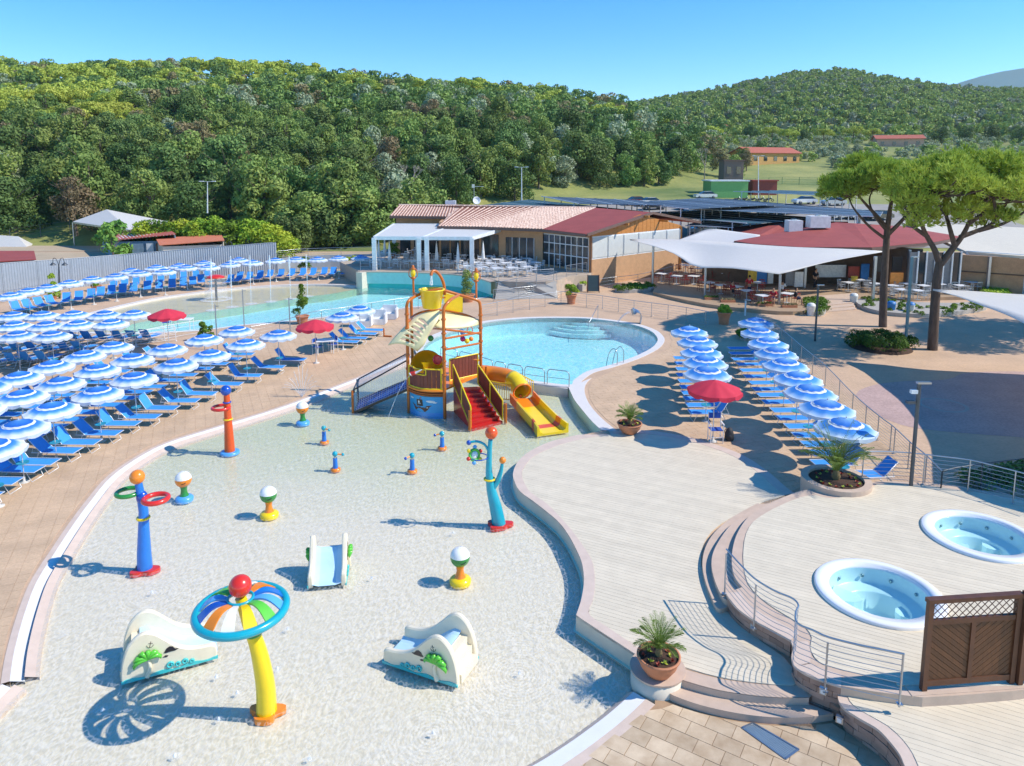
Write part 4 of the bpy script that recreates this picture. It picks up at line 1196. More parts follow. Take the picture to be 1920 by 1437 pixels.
def slide(px, py, ang, label, far=None):
  o = G(px, py, ZW)
  t = thing('mini_slide', label, 'slide', tuple(o), ang)
  L = lambda x, y, z: (o.x + x, o.y + y, o.z + z)
  for s in (-1, 1):
    m = MB(); y0, y1 = (SW, SW + .13) if s > 0 else (-SW - .13, -SW)
    n = len(prof); cx, cz = 1.0, .45
    loops = []
    for yy, ins in ((y0, .035), (y0 + .03, 0), (y1 - .03, 0), (y1, .035)):
      loops.append([L(x + (cx - x) * ins * .6, yy, max(0, z - ins * (1 if z > .05 else 0))) for x, z in prof])
    for a_, b_ in zip(loops[:-1], loops[1:]):
      m.add(a_ + b_, [(i, i + 1, n + i + 1, n + i) for i in range(n - 1)], True)
    m.add(loops[0], [tuple(range(n))], False); m.add(loops[-1], [tuple(reversed(range(n)))], False)
    m.build('side_panel', P['cream'], t)
    yo = y1 if s > 0 else y0
    m = MB(); pts = [(0, .0), (0, .06)] + [(x, .07 + .03 * math.sin(x * 9)) for x in np.linspace(.1, 2.1, 16)] + [(2.19, .07), (2.19, 0)]
    A = [L(x, yo + s * .015, z) for x, z in pts]; B = [L(x, yo - s * .02, z) for x, z in pts]
    m.add(A, [tuple(range(len(A)))], False); m.strip(A, B); m.build('wave_skirt', P['aqua'], t)
    for k, (wx, wz, wr) in enumerate([(1.08, .18, .085), (1.26, .15, .06), (1.42, .17, .07), (1.58, .13, .05)]):
      m = MB(); sp = [Vector(L(wx + wr * (1 - q * .08) * math.cos(q), yo + s * .02, wz + wr * (1 - q * .08) * math.sin(q))) for q in np.linspace(-.5, 7.2, 22)]
      m.tube(sp, .022, 6); m.build('wave_curl', P['aqua'], t)
    pm = thing('palm_relief', None, None, L(.58, yo, .05)); pm.parent = t; pm.location = Vector(L(.58, yo, .05)) - o; KIDS.setdefault(t.name, []).append(pm)
    m = MB(); m.tube([L(.56, yo + s * .02, .04), L(.62, yo + s * .03, .2), L(.64, yo + s * .03, .36), L(.60, yo + s * .03, .50)], [.06, .05, .045, .035], 10); m.build('palm_trunk', P['cream'], pm)
    for q in (2.75, 2.1, 1.45, .8, .3, 3.2):
      m = MB(); c0 = Vector(L(.60, yo + s * .05, .52)); d = Vector((math.cos(q), 0, math.sin(q)))
      m.tube([c0, c0 + d * .12 + Vector((0, s * .02, .03)), c0 + d * .23 + Vector((0, s * .02, -.0)), c0 + d * .30 + Vector((0, 0, -.09)), c0 + d * .31 + Vector((0, 0, -.17))], [.035, .06, .06, .045, .01], 8)
      m.build('palm_leaf', P['lime'], pm)
    yq = yo + s * .004
    m = MB()
    m.tube([L(.66, yq, .78), L(.70, yq, .93)], .007, 4); m.tube([L(.64, yq, .895), L(.74, yq, .87)], .006, 4)
    m.tube([L(.60, yq, .85), L(.615, yq, .80), L(.66, yq, .775), L(.72, yq, .785), L(.75, yq, .83)], .007, 4)
    m.build('anchor_print', mat('print_brown', '#6b5a4c', .7) if 'print_brown' not in bpy.data.materials else bpy.data.materials['print_brown'], t)
    m = MB(); pl = [(.98, .60), (1.03, .68), (1.10, .715), (1.17, .69), (1.22, .62), (1.30, .60), (1.22, .57), (1.10, .57), (1.02, .565), (.96, .575)]
    m.plate([L(x, yq, z - .04) for x, z in (pl if s < 0 else pl[::-1])], .008); m.build('pirate_scarf', P['black'], t)
    m = MB(); m.lathe([(.022, 0), (.022, .006)], L(1.11, yq + s * .001, .605), 8, axis=(0, s, 0)); m.box(L(1.11, yq + s * .004, .59), (.05, .006, .01)); m.build('skull_print', P['white'], t)
    m = MB(); m.plate([L(x, yq, z) for x, z in ([(.93, .43), (1.0, .465), (1.06, .44), (1.03, .41), (.98, .42)] if s < 0 else [(.98, .42), (1.03, .41), (1.06, .44), (1.0, .465), (.93, .43)])], .008); m.build('eye_print', P['black'], t)
  bed = [(.42, .72), (.60, .74), (.82, .60), (1.1, .38), (1.4, .20), (1.75, .10), (2.20, .05)]
  m = MB(); A = [L(x, -SW - .02, z + .06) for x, z in bed]; B = [L(x, -SW * .6, z) for x, z in bed]; C2 = [L(x, SW * .6, z) for x, z in bed]; D = [L(x, SW + .02, z + .06) for x, z in bed]
  m.strip(A, B, smooth=True); m.strip(B, C2, smooth=True); m.strip(C2, D, smooth=True); m.build('chute', mat('chute_blue', '#bfe0f2', .25, var=.04, coat=.3) if 'chute_blue' not in bpy.data.materials else bpy.data.materials['chute_blue'], t)
  for k in range(3):
    m = MB(); m.box(L(.10 + .13 * k, 0, .12 + .22 * k), (.26, 2 * SW, .24 + .0 * k)); m.build('step', P['cream'], t)
  m = MB(); m.plate([L(.03, -SW, .02), L(.42, -SW, .70), L(.42, SW, .70), L(.03, SW, .02)], .03); m.build('back_board', P['cream'], t)
  return t
def slide_from(a, b, nearside, label):
  """a: near-side base at the ladder end, b: near-side base at the exit"""
  A, B = G(*a, ZW), G(*b, ZW)
  d = (B - A); ang = math.atan2(d.y, d.x)
  n = Vector((-math.sin(ang), math.cos(ang), 0)) * (SW + .13) * nearside
  c = A + n
  k = d.length / 2.18
  t = slide(960, 1000, 0, label)
  t.location = c; t.rotation_euler = (0, 0, ang); t.scale = (k, 1, max(.85, min(1.08, k)))
  return t
slide_from((228, 1284), (408, 1234), 1, 'cream mini slide with a palm relief left of the splash umbrella')
slide_from((858, 1290), (718, 1243), -1, 'cream mini slide with a palm relief right of the splash umbrella')
slide_from((587, 1058), (577, 1104), 1, 'cream mini slide facing forward with a pale blue chute in mid pool')
# ================================================================== pirate play tower
TB = G(835, 782, ZW)
tower = thing('play_tower', 'orange and yellow pirate play tower with tipping bucket, stairs and slide', 'play tower', tuple(TB))
M['tube'] = mat('orange_brown_tube', '#c2691f', .35, var=.08, coat=.2)
M['plank_brown'] = mat('brown_plastic_plank', '#7c3f31', .5, var=.12, per_obj=.15, scale=6)
M['redstep'] = mat('red_stair', '#c2231a', .3, var=.12, coat=.4)
M['canopy'] = mat('cream_shell', '#e9ddab', .45, var=.06, coat=.1)
M['blue_net'] = mat('blue_rope', '#2458b8', .6)
M['net'] = mat('white_net', '#c7cbd2', .7)
def T(x, y, Y): return AY(640 + x / 4.107, 480 + y / 4.107, Y)
def TG(x, y, z): return G(640 + x / 4.107, 480 + y / 4.107, z)
V = lambda p, z: Vector((p.x, p.y, z))
def grp(name):
  e = bpy.data.objects.new(name, None); e.empty_display_size = .2
  link(e, tower); return e
YF, YL, YR = TB.y, TG(522, 1193, ZW).y, 32.7
pF, pL = TG(797, 1238, ZW), TG(520, 1193, ZW)
pR = V(T(1073, 700, YR), ZW)
pBL = V(T(541, 480, 33.4), ZW); pBR = V(T(1040, 320, 33.9), ZW)
zF, zL, zR = T(785, 430, YF).z, T(512, 390, YL).z, T(1072, 400, YR).z
def post(p, z1, r=.075):
  m = MB(); m.tube([V(p, ZW - .1), V(p, z1)], r, 12); return m.build('post', M['tube'], tower)
for p, z1 in ((pF, zF), (pL, zL), (pR, zR), (pBL, zL)): post(p, z1)
for p, z1 in ((pF, zF), (pL, zL), (pR, zR)):
  for k in range(5):
    m = MB(); m.lathe([(.10, -.04), (.115, 0), (.10, .04)], V(p, z1 - .35 - k * .62), 12); m.build('collar', M['tube'], tower)
m = MB(); m.tube(smooth([V(pL, zL), T(520, 345, YL), T(600, 297, 32.0), T(690, 270, 32.2), T(770, 263, 32.3), T(905, 300, 32.5), T(1000, 328, 32.6), T(1058, 350, YR), V(pR, zR)], 4), .07, 10); m.build('arch', M['tube'], tower)
m = MB(); m.tube(smooth([V(pF, zF), T(795, 390, YF + .1), T(840, 340, YF + .5), T(905, 302, 32.5)], 4), .07, 10); m.build('arch', M['tube'], tower)
m = MB(); m.tube(smooth([T(512, 510, YL), T(560, 460, 32.3), T(640, 428, 32.6), T(760, 418, 32.8), T(900, 440, 32.8), T(1000, 470, 32.8), T(1066, 512, YR)], 4), .05, 8); m.build('arch', M['tube'], tower)
for (a, b_) in (((800, 567, YF), (1070, 600, YR)), ((800, 637, YF), (1072, 590, YR)), ((800, 722, YF), (1072, 672, YR)), ((700, 560, 32.6), (800, 567, YF))):
  m = MB(); m.tube([T(*a), T(*b_)], .05, 8); m.build('crossbar', M['tube'], tower)
m = MB(); m.tube([T(890, 782, 32), T(965, 792, 32.3)], .085, 12); m.build('roller', P['red'], tower)
m = MB(); m.tube([T(965, 792, 32.3), T(1065, 803, YR)], .06, 12); m.build('crossbar', M['tube'], tower)
bc = T(697, 400, 32.0); top_c = T(695, 258, 32.0)
g = grp('tipping_bucket')
m = MB(); m.lathe([(.001, .0), (.40, .0), (.42, .03), (.545, .80), (.60, .82), (.60, .87), (.53, .87), (.51, .82), (.39, .06), (.001, .05)], bc, 32); m.build('bucket', P['yellow'], tower)
m = MB(); m.tube([bc + Vector((-.6, 0, .45)), bc + Vector((.62, .1, .45))], .035, 8); m.build('pivot_bar', M['tube'], tower)
C.objects.unlink(g); KIDS[tower.name].remove(g); bpy.data.objects.remove(g)
q = [T(788, 285, 32.9), T(935, 322, 33.1), T(935, 437, 33.1), T(800, 418, 32.9)]
m = MB(); m.plate(q, -.5); m.build('side_tank', P['yellow'], tower)
m = MB(); m.tube(smooth([T(795, 300, 32.5), T(790, 225, 32.5), T(768, 165, 32.45), T(735, 125, 32.4), T(708, 117, 32.3), T(694, 135, 32.2), T(692, 152, 32.15)], 4), .07, 12); m.build('goose_neck', M['tube'], tower)
M['wjet'] = None
def jetmat(name, dens=.35):
  m = bpy.data.materials.new(name); m.use_nodes = True; nt = m.node_tree; N = nt.nodes; L = nt.links; N.clear()
  o = N.new('ShaderNodeOutputMaterial'); tr = N.new('ShaderNodeBsdfTransparent'); df = N.new('ShaderNodeBsdfPrincipled')
  df.inputs['Base Color'].default_value = (.9, .94, .97, 1); df.inputs['Roughness'].default_value = .2
  geo = N.new('ShaderNodeNewGeometry'); n = N.new('ShaderNodeTexNoise'); n.inputs['Scale'].default_value = 14; n.inputs['Detail'].default_value = 4
  mp = N.new('ShaderNodeMapping'); mp.inputs['Scale'].default_value = (1.6, 1.6, .6)
  L.new(geo.outputs['Position'], mp.inputs['Vector']); L.new(mp.outputs['Vector'], n.inputs['Vector'])
  mr = N.new('ShaderNodeMapRange'); mr.inputs['From Min'].default_value = .4; mr.inputs['From Max'].default_value = .65; mr.inputs['To Min'].default_value = dens * .25; mr.inputs['To Max'].default_value = min(1, dens * 1.5)
  L.new(n.outputs['Fac'], mr.inputs['Value'])
  mx = N.new('ShaderNodeMixShader'); L.new(mr.outputs[0], mx.inputs[0]); L.new(tr.outputs[0], mx.inputs[1]); L.new(df.outputs[0], mx.inputs[2]); L.new(mx.outputs[0], o.inputs['Surface'])
  return m
M['wjet'] = jetmat('falling_water', .55)
M['wspray'] = jetmat('fine_spray', .16)
a = T(692, 150, 32.15)
m = MB(); m.tube([a, a + Vector((0, 0, -.2)), a + Vector((.0, 0, -.45))], [.05, .06, .08], 10); m.build('water_stream', M['wjet'], tower)
def lantern(p, zt):
  e = bpy.data.objects.new('lantern', None); link(e, tower); e.location = p - TB
  m = MB(); m.lathe([(.10, .0), (.13, .03), (.11, .08), (.07, .10)], p, 14); m.build('lantern_base', M['tube'], e)
  m = MB(); m.lathe([(.07, .10), (.12, .20), (.12, .34), (.06, .46)], p, 14); m.build('lantern_glass', P['yellow'], e)
  m = MB(); m.lathe([(.10, .45), (.11, .49), (.06, .56), (.07, .62), (.03, .66)], p, 14); m.build('lantern_cap', M['tube'], e)
  for s in (-1, 1):
    m = MB(); m.tube(smooth([p + Vector((.10 * s, 0, .06)), p + Vector((.19 * s, 0, .15)), p + Vector((.18 * s, 0, .38)), p + Vector((.10 * s, 0, .5))], 3), .022, 6); m.build('lantern_frame', M['tube'], e)
la, lb = T(553, 178, 33.2), T(1038, 200, 33.2)
m = MB(); m.tube([T(556, 300, 33.2), la], .05, 8); m.tube([T(556, 285, 33.2), T(600, 305, 32.2)], .05, 8); m.build('lantern_post', M['tube'], tower)
m = MB(); m.tube([T(1040, 345, 33.0), lb], .05, 8); m.build('lantern_post', M['tube'], tower)
lantern(la, 0); lantern(lb, 0)
def shell(name, left, right, bulge, holes=(), th=.03, nu=26, nv=14, mt=None):
  Lc, Rc = resample(smooth(left, 6), 1), resample(smooth(right, 6), 1)
  def at(c, u):
    P_ = smooth_cache[id(c)]
    f = u * (len(P_) - 1); i = min(int(f), len(P_) - 2); return P_[i].lerp(P_[i + 1], f - i)
  smooth_cache = {}
  Ls = match(smooth(left, 8), 40); Rs = match(smooth(right, 8), 40)
  def S(u, v):
    fi = max(0, min(1, u)) * (min(len(Ls), len(Rs)) - 1); i = min(int(fi), min(len(Ls), len(Rs)) - 2); f = fi - i
    a = Ls[i].lerp(Ls[i + 1], f); b = Rs[i].lerp(Rs[i + 1], f)
    p = a.lerp(b, v)
    return p + Vector((0, -.35, 1)).normalized() * bulge * 4 * v * (1 - v)
  pts, edges = [], []
  n0 = 0
  ring = [(u, 0) for u in np.linspace(0, 1, nu)] + [(1, v) for v in np.linspace(0, 1, nv)[1:]] + [(u, 1) for u in np.linspace(1, 0, nu)[1:]] + [(0, v) for v in np.linspace(1, 0, nv)[1:-1]]
  for r_ in [ring] + list(holes):
    n0 = len(pts)
    pts += [Vector(p) for p in r_]
    edges += [(n0 + i, n0 + (i + 1) % len(r_)) for i in range(len(r_))]
  for u in np.linspace(0, 1, nu)[1:-1]:
    for v in np.linspace(0, 1, nv)[1:-1]:
      pts.append(Vector((u, v)))
  vs, es, fs, *_ = delaunay_2d_cdt(pts, edges, [], 0, 1e-5)
  keep = [tuple(f) for f in fs if not any(inside(sum(vs[i].x for i in f) / len(f), sum(vs[i].y for i in f) / len(f), h) for h in holes)]
  m = MB(); m.add([S(v.x, v.y) for v in vs], keep, True)
  return m, S
lens = lambda u, v, du, dv: [(u + du * math.cos(a) * abs(math.cos(a)) ** .3, v + dv * math.sin(a)) for a in np.linspace(0, 2 * math.pi, 13)[:-1]]
left = [T(748, 437, 32.4), T(622, 442, 32.0), T(540, 492, 31.5), T(478, 552, 31.2), T(412, 622, 31.0), T(358, 688, 30.9)]
right = [T(762, 462, 31.6), T(742, 500, 31.2), T(708, 552, 31.0), T(668, 620, 30.9), T(638, 685, 30.8), T(585, 738, 30.8)]
holes = [lens(.46 + .088 * k, .55, .026, .27) for k in range(6)]
m, S_ = shell('leaf', left, right, .22, holes)
o = m.build('leaf_canopy', M['canopy'], tower)
mod = o.modifiers.new('thickness', 'SOLIDIFY'); mod.thickness = .05
left = [T(745, 437, 32.6), T(640, 430, 33.1), T(800, 430, 33.4), T(930, 450, 33.4), T(1000, 475, 33.2), T(1062, 515, 32.9)]
left = [T(740, 437, 32.8), T(800, 433, 33.2), T(870, 440, 33.3), T(940, 455, 33.3), T(1000, 478, 33.1), T(1062, 516, 32.9)]
right = [T(712, 545, 31.4), T(760, 560, 31.3), T(840, 562, 31.5), T(920, 560, 31.9), T(1000, 548, 32.3), T(1055, 530, 32.7)]
m, S2 = shell('dome', left, right, .18)
o = m.build('dome_canopy', M['canopy'], tower)
mod = o.modifiers.new('thickness', 'SOLIDIFY'); mod.thickness = .05
for k in range(7):
  u = .15 + .12 * k
  m = MB(); m.tube([S2(u, v) + Vector((0, -.01, .015)) for v in np.linspace(.05, .95, 8)], .016, 5); m.build('canopy_rib', M['canopy'], tower)
tri = [T(745, 437, 32.7), T(762, 498, 31.3), T(714, 545, 31.4), T(700, 480, 31.6)]
m = MB(); m.plate(tri, .03); m.build('canopy_joint', M['canopy'], tower)
def HP(s, z, d=0.0):
  a, b_ = pL + Vector((.05, -.02, 0)), pF + Vector((-.04, .02, 0))
  p = a.lerp(b_, s); u = (b_ - a).normalized(); n = Vector((u.y, -u.x, 0))
  bul = .30 * math.sin(math.pi * s) ** .9
  p = p + n * (bul + d); return Vector((p.x, p.y, z))
z_h = .52; NS = 22
SS = np.linspace(0, 1, NS)
def hullband(name, z0, z1, mt, d=0.0):
  m = MB(); A = [HP(s, z1, d) for s in SS]; B = [HP(s, z0, d) for s in SS]
  m.strip(A, B, smooth=True)
  A2 = [HP(s, z1, d - .06) for s in SS]; m.strip(A, A2)
  return m.build(name, mt, tower)
M['hullblue'] = mat('hull_panel_blue', '#3fa9dd', .4, var=.05, coat=.2)
hullband('hull_panel', ZW - .1, z_h, M['hullblue'])
hullband('water_print', ZW - .1, ZW + .16, P['sky'], .004)
def hprint(name, pts, mt, d=.008):
  m = MB(); P3 = [HP(s, z, d) for s, z in pts]; m.add(P3, [tuple(range(len(P3)))]); m.build(name, mt, tower)
M['ship'] = mat('ship_brown', '#6d4632', .6, var=.1)
z0 = ZW + .17
hprint('ship_print', [(.13, z0 + .34), (.20, z0 + .22), (.30, z0 + .16), (.42, z0 + .145), (.56, z0 + .16), (.68, z0 + .26), (.74, z0 + .33), (.66, z0 + .31), (.60, z0 + .30), (.56, z0 + .22), (.44, z0 + .20), (.32, z0 + .22), (.22, z0 + .28)], M['ship'])
hprint('ship_print', [(.20, z0 + .20), (.26, z0 + .06), (.40, z0 + .0), (.56, z0 + .02), (.63, z0 + .12), (.68, z0 + .25), (.56, z0 + .20), (.44, z0 + .17), (.32, z0 + .18)], M['ship'], .010)
hprint('sail_print', [(.30, z0 + .55), (.48, z0 + .57), (.50, z0 + .27), (.31, z0 + .25)], P['black'], .012)
hprint('mast_print', [(.40, z0 + .18), (.415, z0 + .18), (.415, z0 + .64), (.40, z0 + .64)], M['ship'], .010)
hprint('pennant_print', [(.415, z0 + .66), (.47, z0 + .635), (.415, z0 + .61)], P['red'], .010)
skl = [(.375 + .028 * math.cos(a), z0 + .455 + .055 * math.sin(a)) for a in np.linspace(0, 6.1, 12)]
hprint('skull_print', skl, P['white'], .015)
hprint('crossbones_print', [(.345, z0 + .36), (.435, z0 + .41), (.438, z0 + .395), (.348, z0 + .345)], P['white'], .015)
hprint('crossbones_print', [(.345, z0 + .40), (.435, z0 + .35), (.438, z0 + .365), (.348, z0 + .415)], P['white'], .0155)
hprint('window_print', [(.60, z0 + .19), (.64, z0 + .20), (.64, z0 + .25), (.60, z0 + .24)], P['cream'], .014)
for cs, cz, w in ((.13, .55, .07), (.70, .50, .11), (.80, .46, .06)):
  hprint('cloud_print', [(cs + w * math.cos(a) * (1 + .15 * math.sin(3 * a)), z0 + cz + w * .5 * math.sin(a)) for a in np.linspace(0, 6.0, 14)], P['white'], .008 if cs != .80 else .0095)
for zz in (.58, .66):
  m = MB(); m.tube([HP(s, zz, .03) for s in SS], .03, 8); m.build('hull_rail', M['tube'], tower)
hullband('hull_brown_board', z_h, .72, M['plank_brown'], -.05)  # brown board set back between the hull panel and the deck lip
m = MB(); m.tube([HP(s, .80, .06) for s in SS], .055, 8); m.build('deck_lip', P['orange'], tower)
zd = .86
m = MB(); m.prism([(p.x, p.y) for p in [HP(s, zd, .04) for s in SS] + [pR, pR + Vector((-.1, 1.2, 0)), pBL + Vector((0, .3, 0))]], zd - .08, zd, bottom=True); m.build('deck_floor', P['orange'], tower)
for k in range(9):
  s0, s1 = .02 + k * .104, .02 + (k + 1) * .104 - .008
  m = MB(); a, b_ = HP(s0, 0, .02), HP(s1, 0, .02)
  top_ = 1.72 - (.16 if 2 <= k <= 4 else 0)
  m.plate([V(a, .90), V(b_, .90), V(b_, top_), V(a, top_)], .03); m.build('plank', M['plank_brown'], tower)
fr = lambda pts, r=.032, name='rail_frame', mt=None: (lambda m: (m.tube(pts, r, 8), m.build(name, mt or P['yellow'], tower)))(MB())
fr([HP(s, 1.78, .03) for s in np.linspace(.02, .22, 4)]); fr([HP(s, 1.78, .03) for s in np.linspace(.58, .96, 6)])
fr([HP(s, 1.74, .03) for s in np.linspace(.22, .58, 5)]); fr([HP(s, 1.50, .03) for s in np.linspace(.26, .58, 5)]); fr([HP(.60, 1.50, .03), HP(.60, 1.74, .03)])
fr([HP(s, .88, .03) for s in SS]); fr([HP(.02, .88, .03), HP(.02, 1.78, .03)]); fr([HP(.96, .88, .03), HP(.96, 1.78, .03)])
cp = HP(.38, 1.62, .2)
m = MB(); m.tube([cp + Vector((-.22, .0, -.06)), cp + Vector((-.02, -.05, .0))], [.10, .085], 12); m.build('cannon_body', P['red'], tower)
m = MB(); m.tube([cp + Vector((-.26, -.02, -.10)), cp + Vector((-.22, 0, -.06))], [.10, .10], 12); m.tube([cp + Vector((-.02, -.05, 0)), cp + Vector((.26, -.1, .16))], [.06, .02], 10); m.build('cannon_muzzle', P['white'], tower)
pts = [Vector((cp.x - .26, cp.y - .02, cp.z - .1)).lerp(TG(360, 1250, ZW), q) + Vector((0, 0, .25 * math.sin(math.pi * q))) for q in np.linspace(0, 1, 14)]
m = MB(); m.tube(pts, [.008 + .006 * q for q in range(14)] if False else .012, 5); m.build('water_stream', M['wjet'], tower)
hc = T(658, 850, 32.9)
m = MB()
pf = [(.78 * math.cos(a), .78 * math.sin(a)) for a in np.linspace(0, math.pi / 2, 9)]
vs = []; nn = 16
for r_, z in pf:
  for k in range(nn + 1):
    a = math.pi * (k / nn) * 1.05 - .05
    vs.append(hc + Vector((r_ * math.cos(a), r_ * .9 * math.sin(a), z)))
m.add(vs, [(i * (nn + 1) + k, i * (nn + 1) + k + 1, (i + 1) * (nn + 1) + k + 1, (i + 1) * (nn + 1) + k) for i in range(8) for k in range(nn)], True)
m.lathe([(.78, -.75), (.78, .0)], hc, 24, cap=False)
o = m.build('slide_hood', P['yellow'], tower)
m = MB(); m.lathe([(.20, 0), (.24, .04), (.18, .05), (.17, -.3)], T(742, 800, 32.2), 18, axis=(-.3, -1, .2)); m.lathe([(.17, -.25), (.001, -.25)], T(742, 800, 32.2), 18, axis=(-.3, -1, .2)); m.build('tunnel_mouth', P['red'], tower)
A0, A1 = TG(905, 992, zd), TG(1052, 985, zd)
B0, B1 = TG(1008, 1335, ZW), TG(1243, 1278, ZW)
NSt = 8
for k in range(NSt):
  q0, q1 = k / NSt, (k + 1) / NSt
  a, b_, c_, d_ = A0.lerp(B0, q0), A1.lerp(B1, q0), A1.lerp(B1, q1), A0.lerp(B0, q1)
  z = zd + (ZW - zd) * (q1 - .02)
  poly = [(p.x, p.y) for p in (a, d_, c_, b_)]
  if area(poly) < 0: poly.reverse()
  m = MB(); m.prism(poly, ZW - .1, max(z, ZW + .02), bottom=False); m.build('stair', M['redstep'], tower)
def stair_panel(a, b_, side):
  up = Vector((0, 0, 1))
  n = 9
  for k in range(n):
    p, q = a.lerp(b_, k / n), a.lerp(b_, (k + 1) / n - .008)
    m = MB(); m.plate([p + up * .06, q + up * .06, q + up * .86, p + up * .86], .03); m.build('plank', M['plank_brown'], tower)
  n_ = Vector((0, -.03, 0))
  fr([a + up * .04 + n_, b_ + up * .04 + n_]); fr([a + up * .92 + n_, b_ + up * .92 + n_]); fr([a + up * .04 + n_, a + up * .92 + n_]); fr([b_ + up * .04 + n_, b_ + up * .92 + n_]); fr([a.lerp(b_, .5) + up * .04 + n_, a.lerp(b_, .5) + up * .92 + n_])
sl_a, sl_b = V(A0, zd) + Vector((-.25, .05, 0)), V(B0, ZW + .05) + Vector((-.06, .04, 0))
sr_a, sr_b = V(A1, zd), V(B1, ZW + .05)
stair_panel(sl_a, sl_b, -1); stair_panel(sr_a, sr_b, 1)
m = MB(); m.add([sl_a, sl_b, V(sl_b, ZW - .05), V(sl_a, ZW - .05)], [(0, 1, 2, 3)]); m.build('stair_stringer', P['red'], tower)
for p in (V(B0, ZW) + Vector((-.10, -.02, 0)), V(B1, ZW) + Vector((.12, -.02, 0))):
  m = MB(); m.tube([p - Vector((0, 0, .05)), p + Vector((0, 0, .82))], .07, 10); m.build('stair_post', M['tube'], tower)
wa, wb = T(835, 970, 31.6), T(1052, 1000, 32.6)
for k in range(9):
  p, q = wa.lerp(wb, k / 9), wa.lerp(wb, (k + 1) / 9 - .008)
  m = MB(); m.plate([V(p, zd + .03), V(q, zd + .03), V(q, 1.85), V(p, 1.85)], .03); m.build('plank', M['plank_brown'], tower)
fr([V(wa, 1.88), V(wb, 1.88)]); fr([V(wa, zd + .02), V(wb, zd + .02)]); fr([V(wa, zd), V(wa, 1.88)]); fr([V(wb, zd), V(wb, 1.88)])
for (x, y, r_, cn, Y) in ((935, 640, .13, 'magenta', 31.9), (968, 657, .12, 'yellow', 31.8), (1000, 640, .11, 'orange', 32.1), (935, 592, .12, 'sky', 32.0), (990, 590, .09, 'lime', 32.1), (688, 635, .14, 'green', 32.0)):
  m = MB(); m.sphere(T(x, y, Y), r_, 12, 8); m.build('spinning_cup', P[cn], tower)
m = MB(); m.torus(T(925, 595, 31.95), .17, .018, axis=(.6, -.8, .1), n=20, m=6); m.build('cup_hoop', P['navy'], tower)
m = MB(); m.torus(T(990, 570, 32.2), .15, .018, axis=(.6, -.8, .1), n=20, m=6); m.build('cup_hoop', P['red'], tower)
Mx = TG(1392, 1130, .02)
E0, E1 = TG(1500, 1368, ZW), TG(1720, 1345, ZW)
c_end = (E0 + E1) / 2
c_st = T(1395, 1060, 31.5)
tc = smooth([T(1085, 905, 33.4), T(1180, 915, 33.2), T(1280, 935, 32.7), T(1350, 975, 32.2), T(1392, 1045, 31.6)], 5)
m = MB(); m.tube(tc[:13], .40, 20, caps=False); m.build('slide_tube', P['orange'], tower)
m = MB(); m.tube(tc[12:], .42, 20, caps=False); o = m.build('slide_elbow', P['yellow'], tower)
mod = o.modifiers.new('thickness', 'SOLIDIFY'); mod.thickness = .05
m = MB(); m.torus(tc[-1], .42, .045, n=24, m=8, axis=(tc[-1] - tc[-3])); m.build('tunnel_rim', P['orange'], tower)
s0 = V(tc[-1], tc[-1].z - .34); s1 = V(c_end, ZW + .10)
u = (s1 - s0); uh = Vector((u.x, u.y, 0)).normalized(); sd = Vector((uh.y, -uh.x, 0))
segs = [(0, .12, 'orange'), (.12, .26, 'orange'), (.26, .82, 'yellow'), (.80, .93, 'dorange'), (.93, 1.08, 'yellow')]
sec = [(-.60, .30), (-.53, .32), (-.49, .08), (-.38, .0), (.38, .0), (.49, .08), (.53, .32), (.60, .30)]
for q0, q1, cn in segs:
  m = MB()
  def scn(q):
    p = s0 + u * q + Vector((0, 0, -.05 * math.sin(math.pi * min(q, 1))))
    fl = 1 + .12 * max(0, q - .8) * 5
    return [p + sd * x * fl + Vector((0, 0, z)) for x, z in sec] + [p + sd * .6 * fl + Vector((0, 0, -.10)), p - sd * .6 * fl + Vector((0, 0, -.10))]
  r0, r1 = scn(q0), scn(q1)
  n = len(r0)
  m.add(r0 + r1, [(i, (i + 1) % n, n + (i + 1) % n, n + i) for i in range(n)] + [tuple(range(n - 1, -1, -1)), tuple(range(n, 2 * n))])
  m.build('chute_section', P[cn], tower)
m = MB(); m.lathe([(.08, -.9), (.08, 0)], V(tc[-3], tc[-3].z - .3), 10); m.build('slide_support', M['tube'], tower)
def slat_fence(pts, h, zoff):
  P_ = resample(pts, .13)
  up = Vector((0, 0, 1))
  fr([p + up * h for p in P_], .028); fr([p + up * 0.02 for p in P_], .022)
  for p in P_:
    m = MB(); m.tube([p, p + up * h], .016, 6, caps=False); m.build('slat', P['yellow'], tower)
slat_fence([T(1095, 985, 33.6), T(1345, 1010, 33.0), T(1478, 1080, 32.2)], .72, 0)
slat_fence([T(1130, 1085, 32.4), T(1225, 1105, 32.1), T(1308, 1110, 31.8)], .78, 0)
m = MB(); m.tube([pR + Vector((.25, 0, 0)), pR + Vector((.25, 0, 1.6))], .05, 8); m.build('slide_support', M['tube'], tower)
nf0, nb0 = TG(105, 1203, ZW), TG(135, 1112, ZW)
nf1, nb1 = V(pL, .80), V(pBL, .80)
nf1 = T(512, 1030, YL); nb1 = T(512, 955, YL + 1.2)
up = Vector((0, 0, 1))
m = MB()
m.beam(nf0, nf1, .07, .10); m.beam(nb0, nb1, .07, .10); m.beam(nf0, nb0, .07, .08)
m.build('ramp_frame', P['black'], tower)
for k in range(1, 18):
  m = MB(); q = k / 18; m.tube([nf0.lerp(nf1, q) + up * .02, nb0.lerp(nb1, q) + up * .02], .022, 5, caps=False); m.build('ramp_rope', M['blue_net'], tower)
for k in range(1, 8):
  m = MB(); q = k / 8; m.tube([nf0.lerp(nb0, q) + up * .025, nf1.lerp(nb1, q) + up * .025], .022, 5, caps=False); m.build('ramp_rope', M['blue_net'], tower)
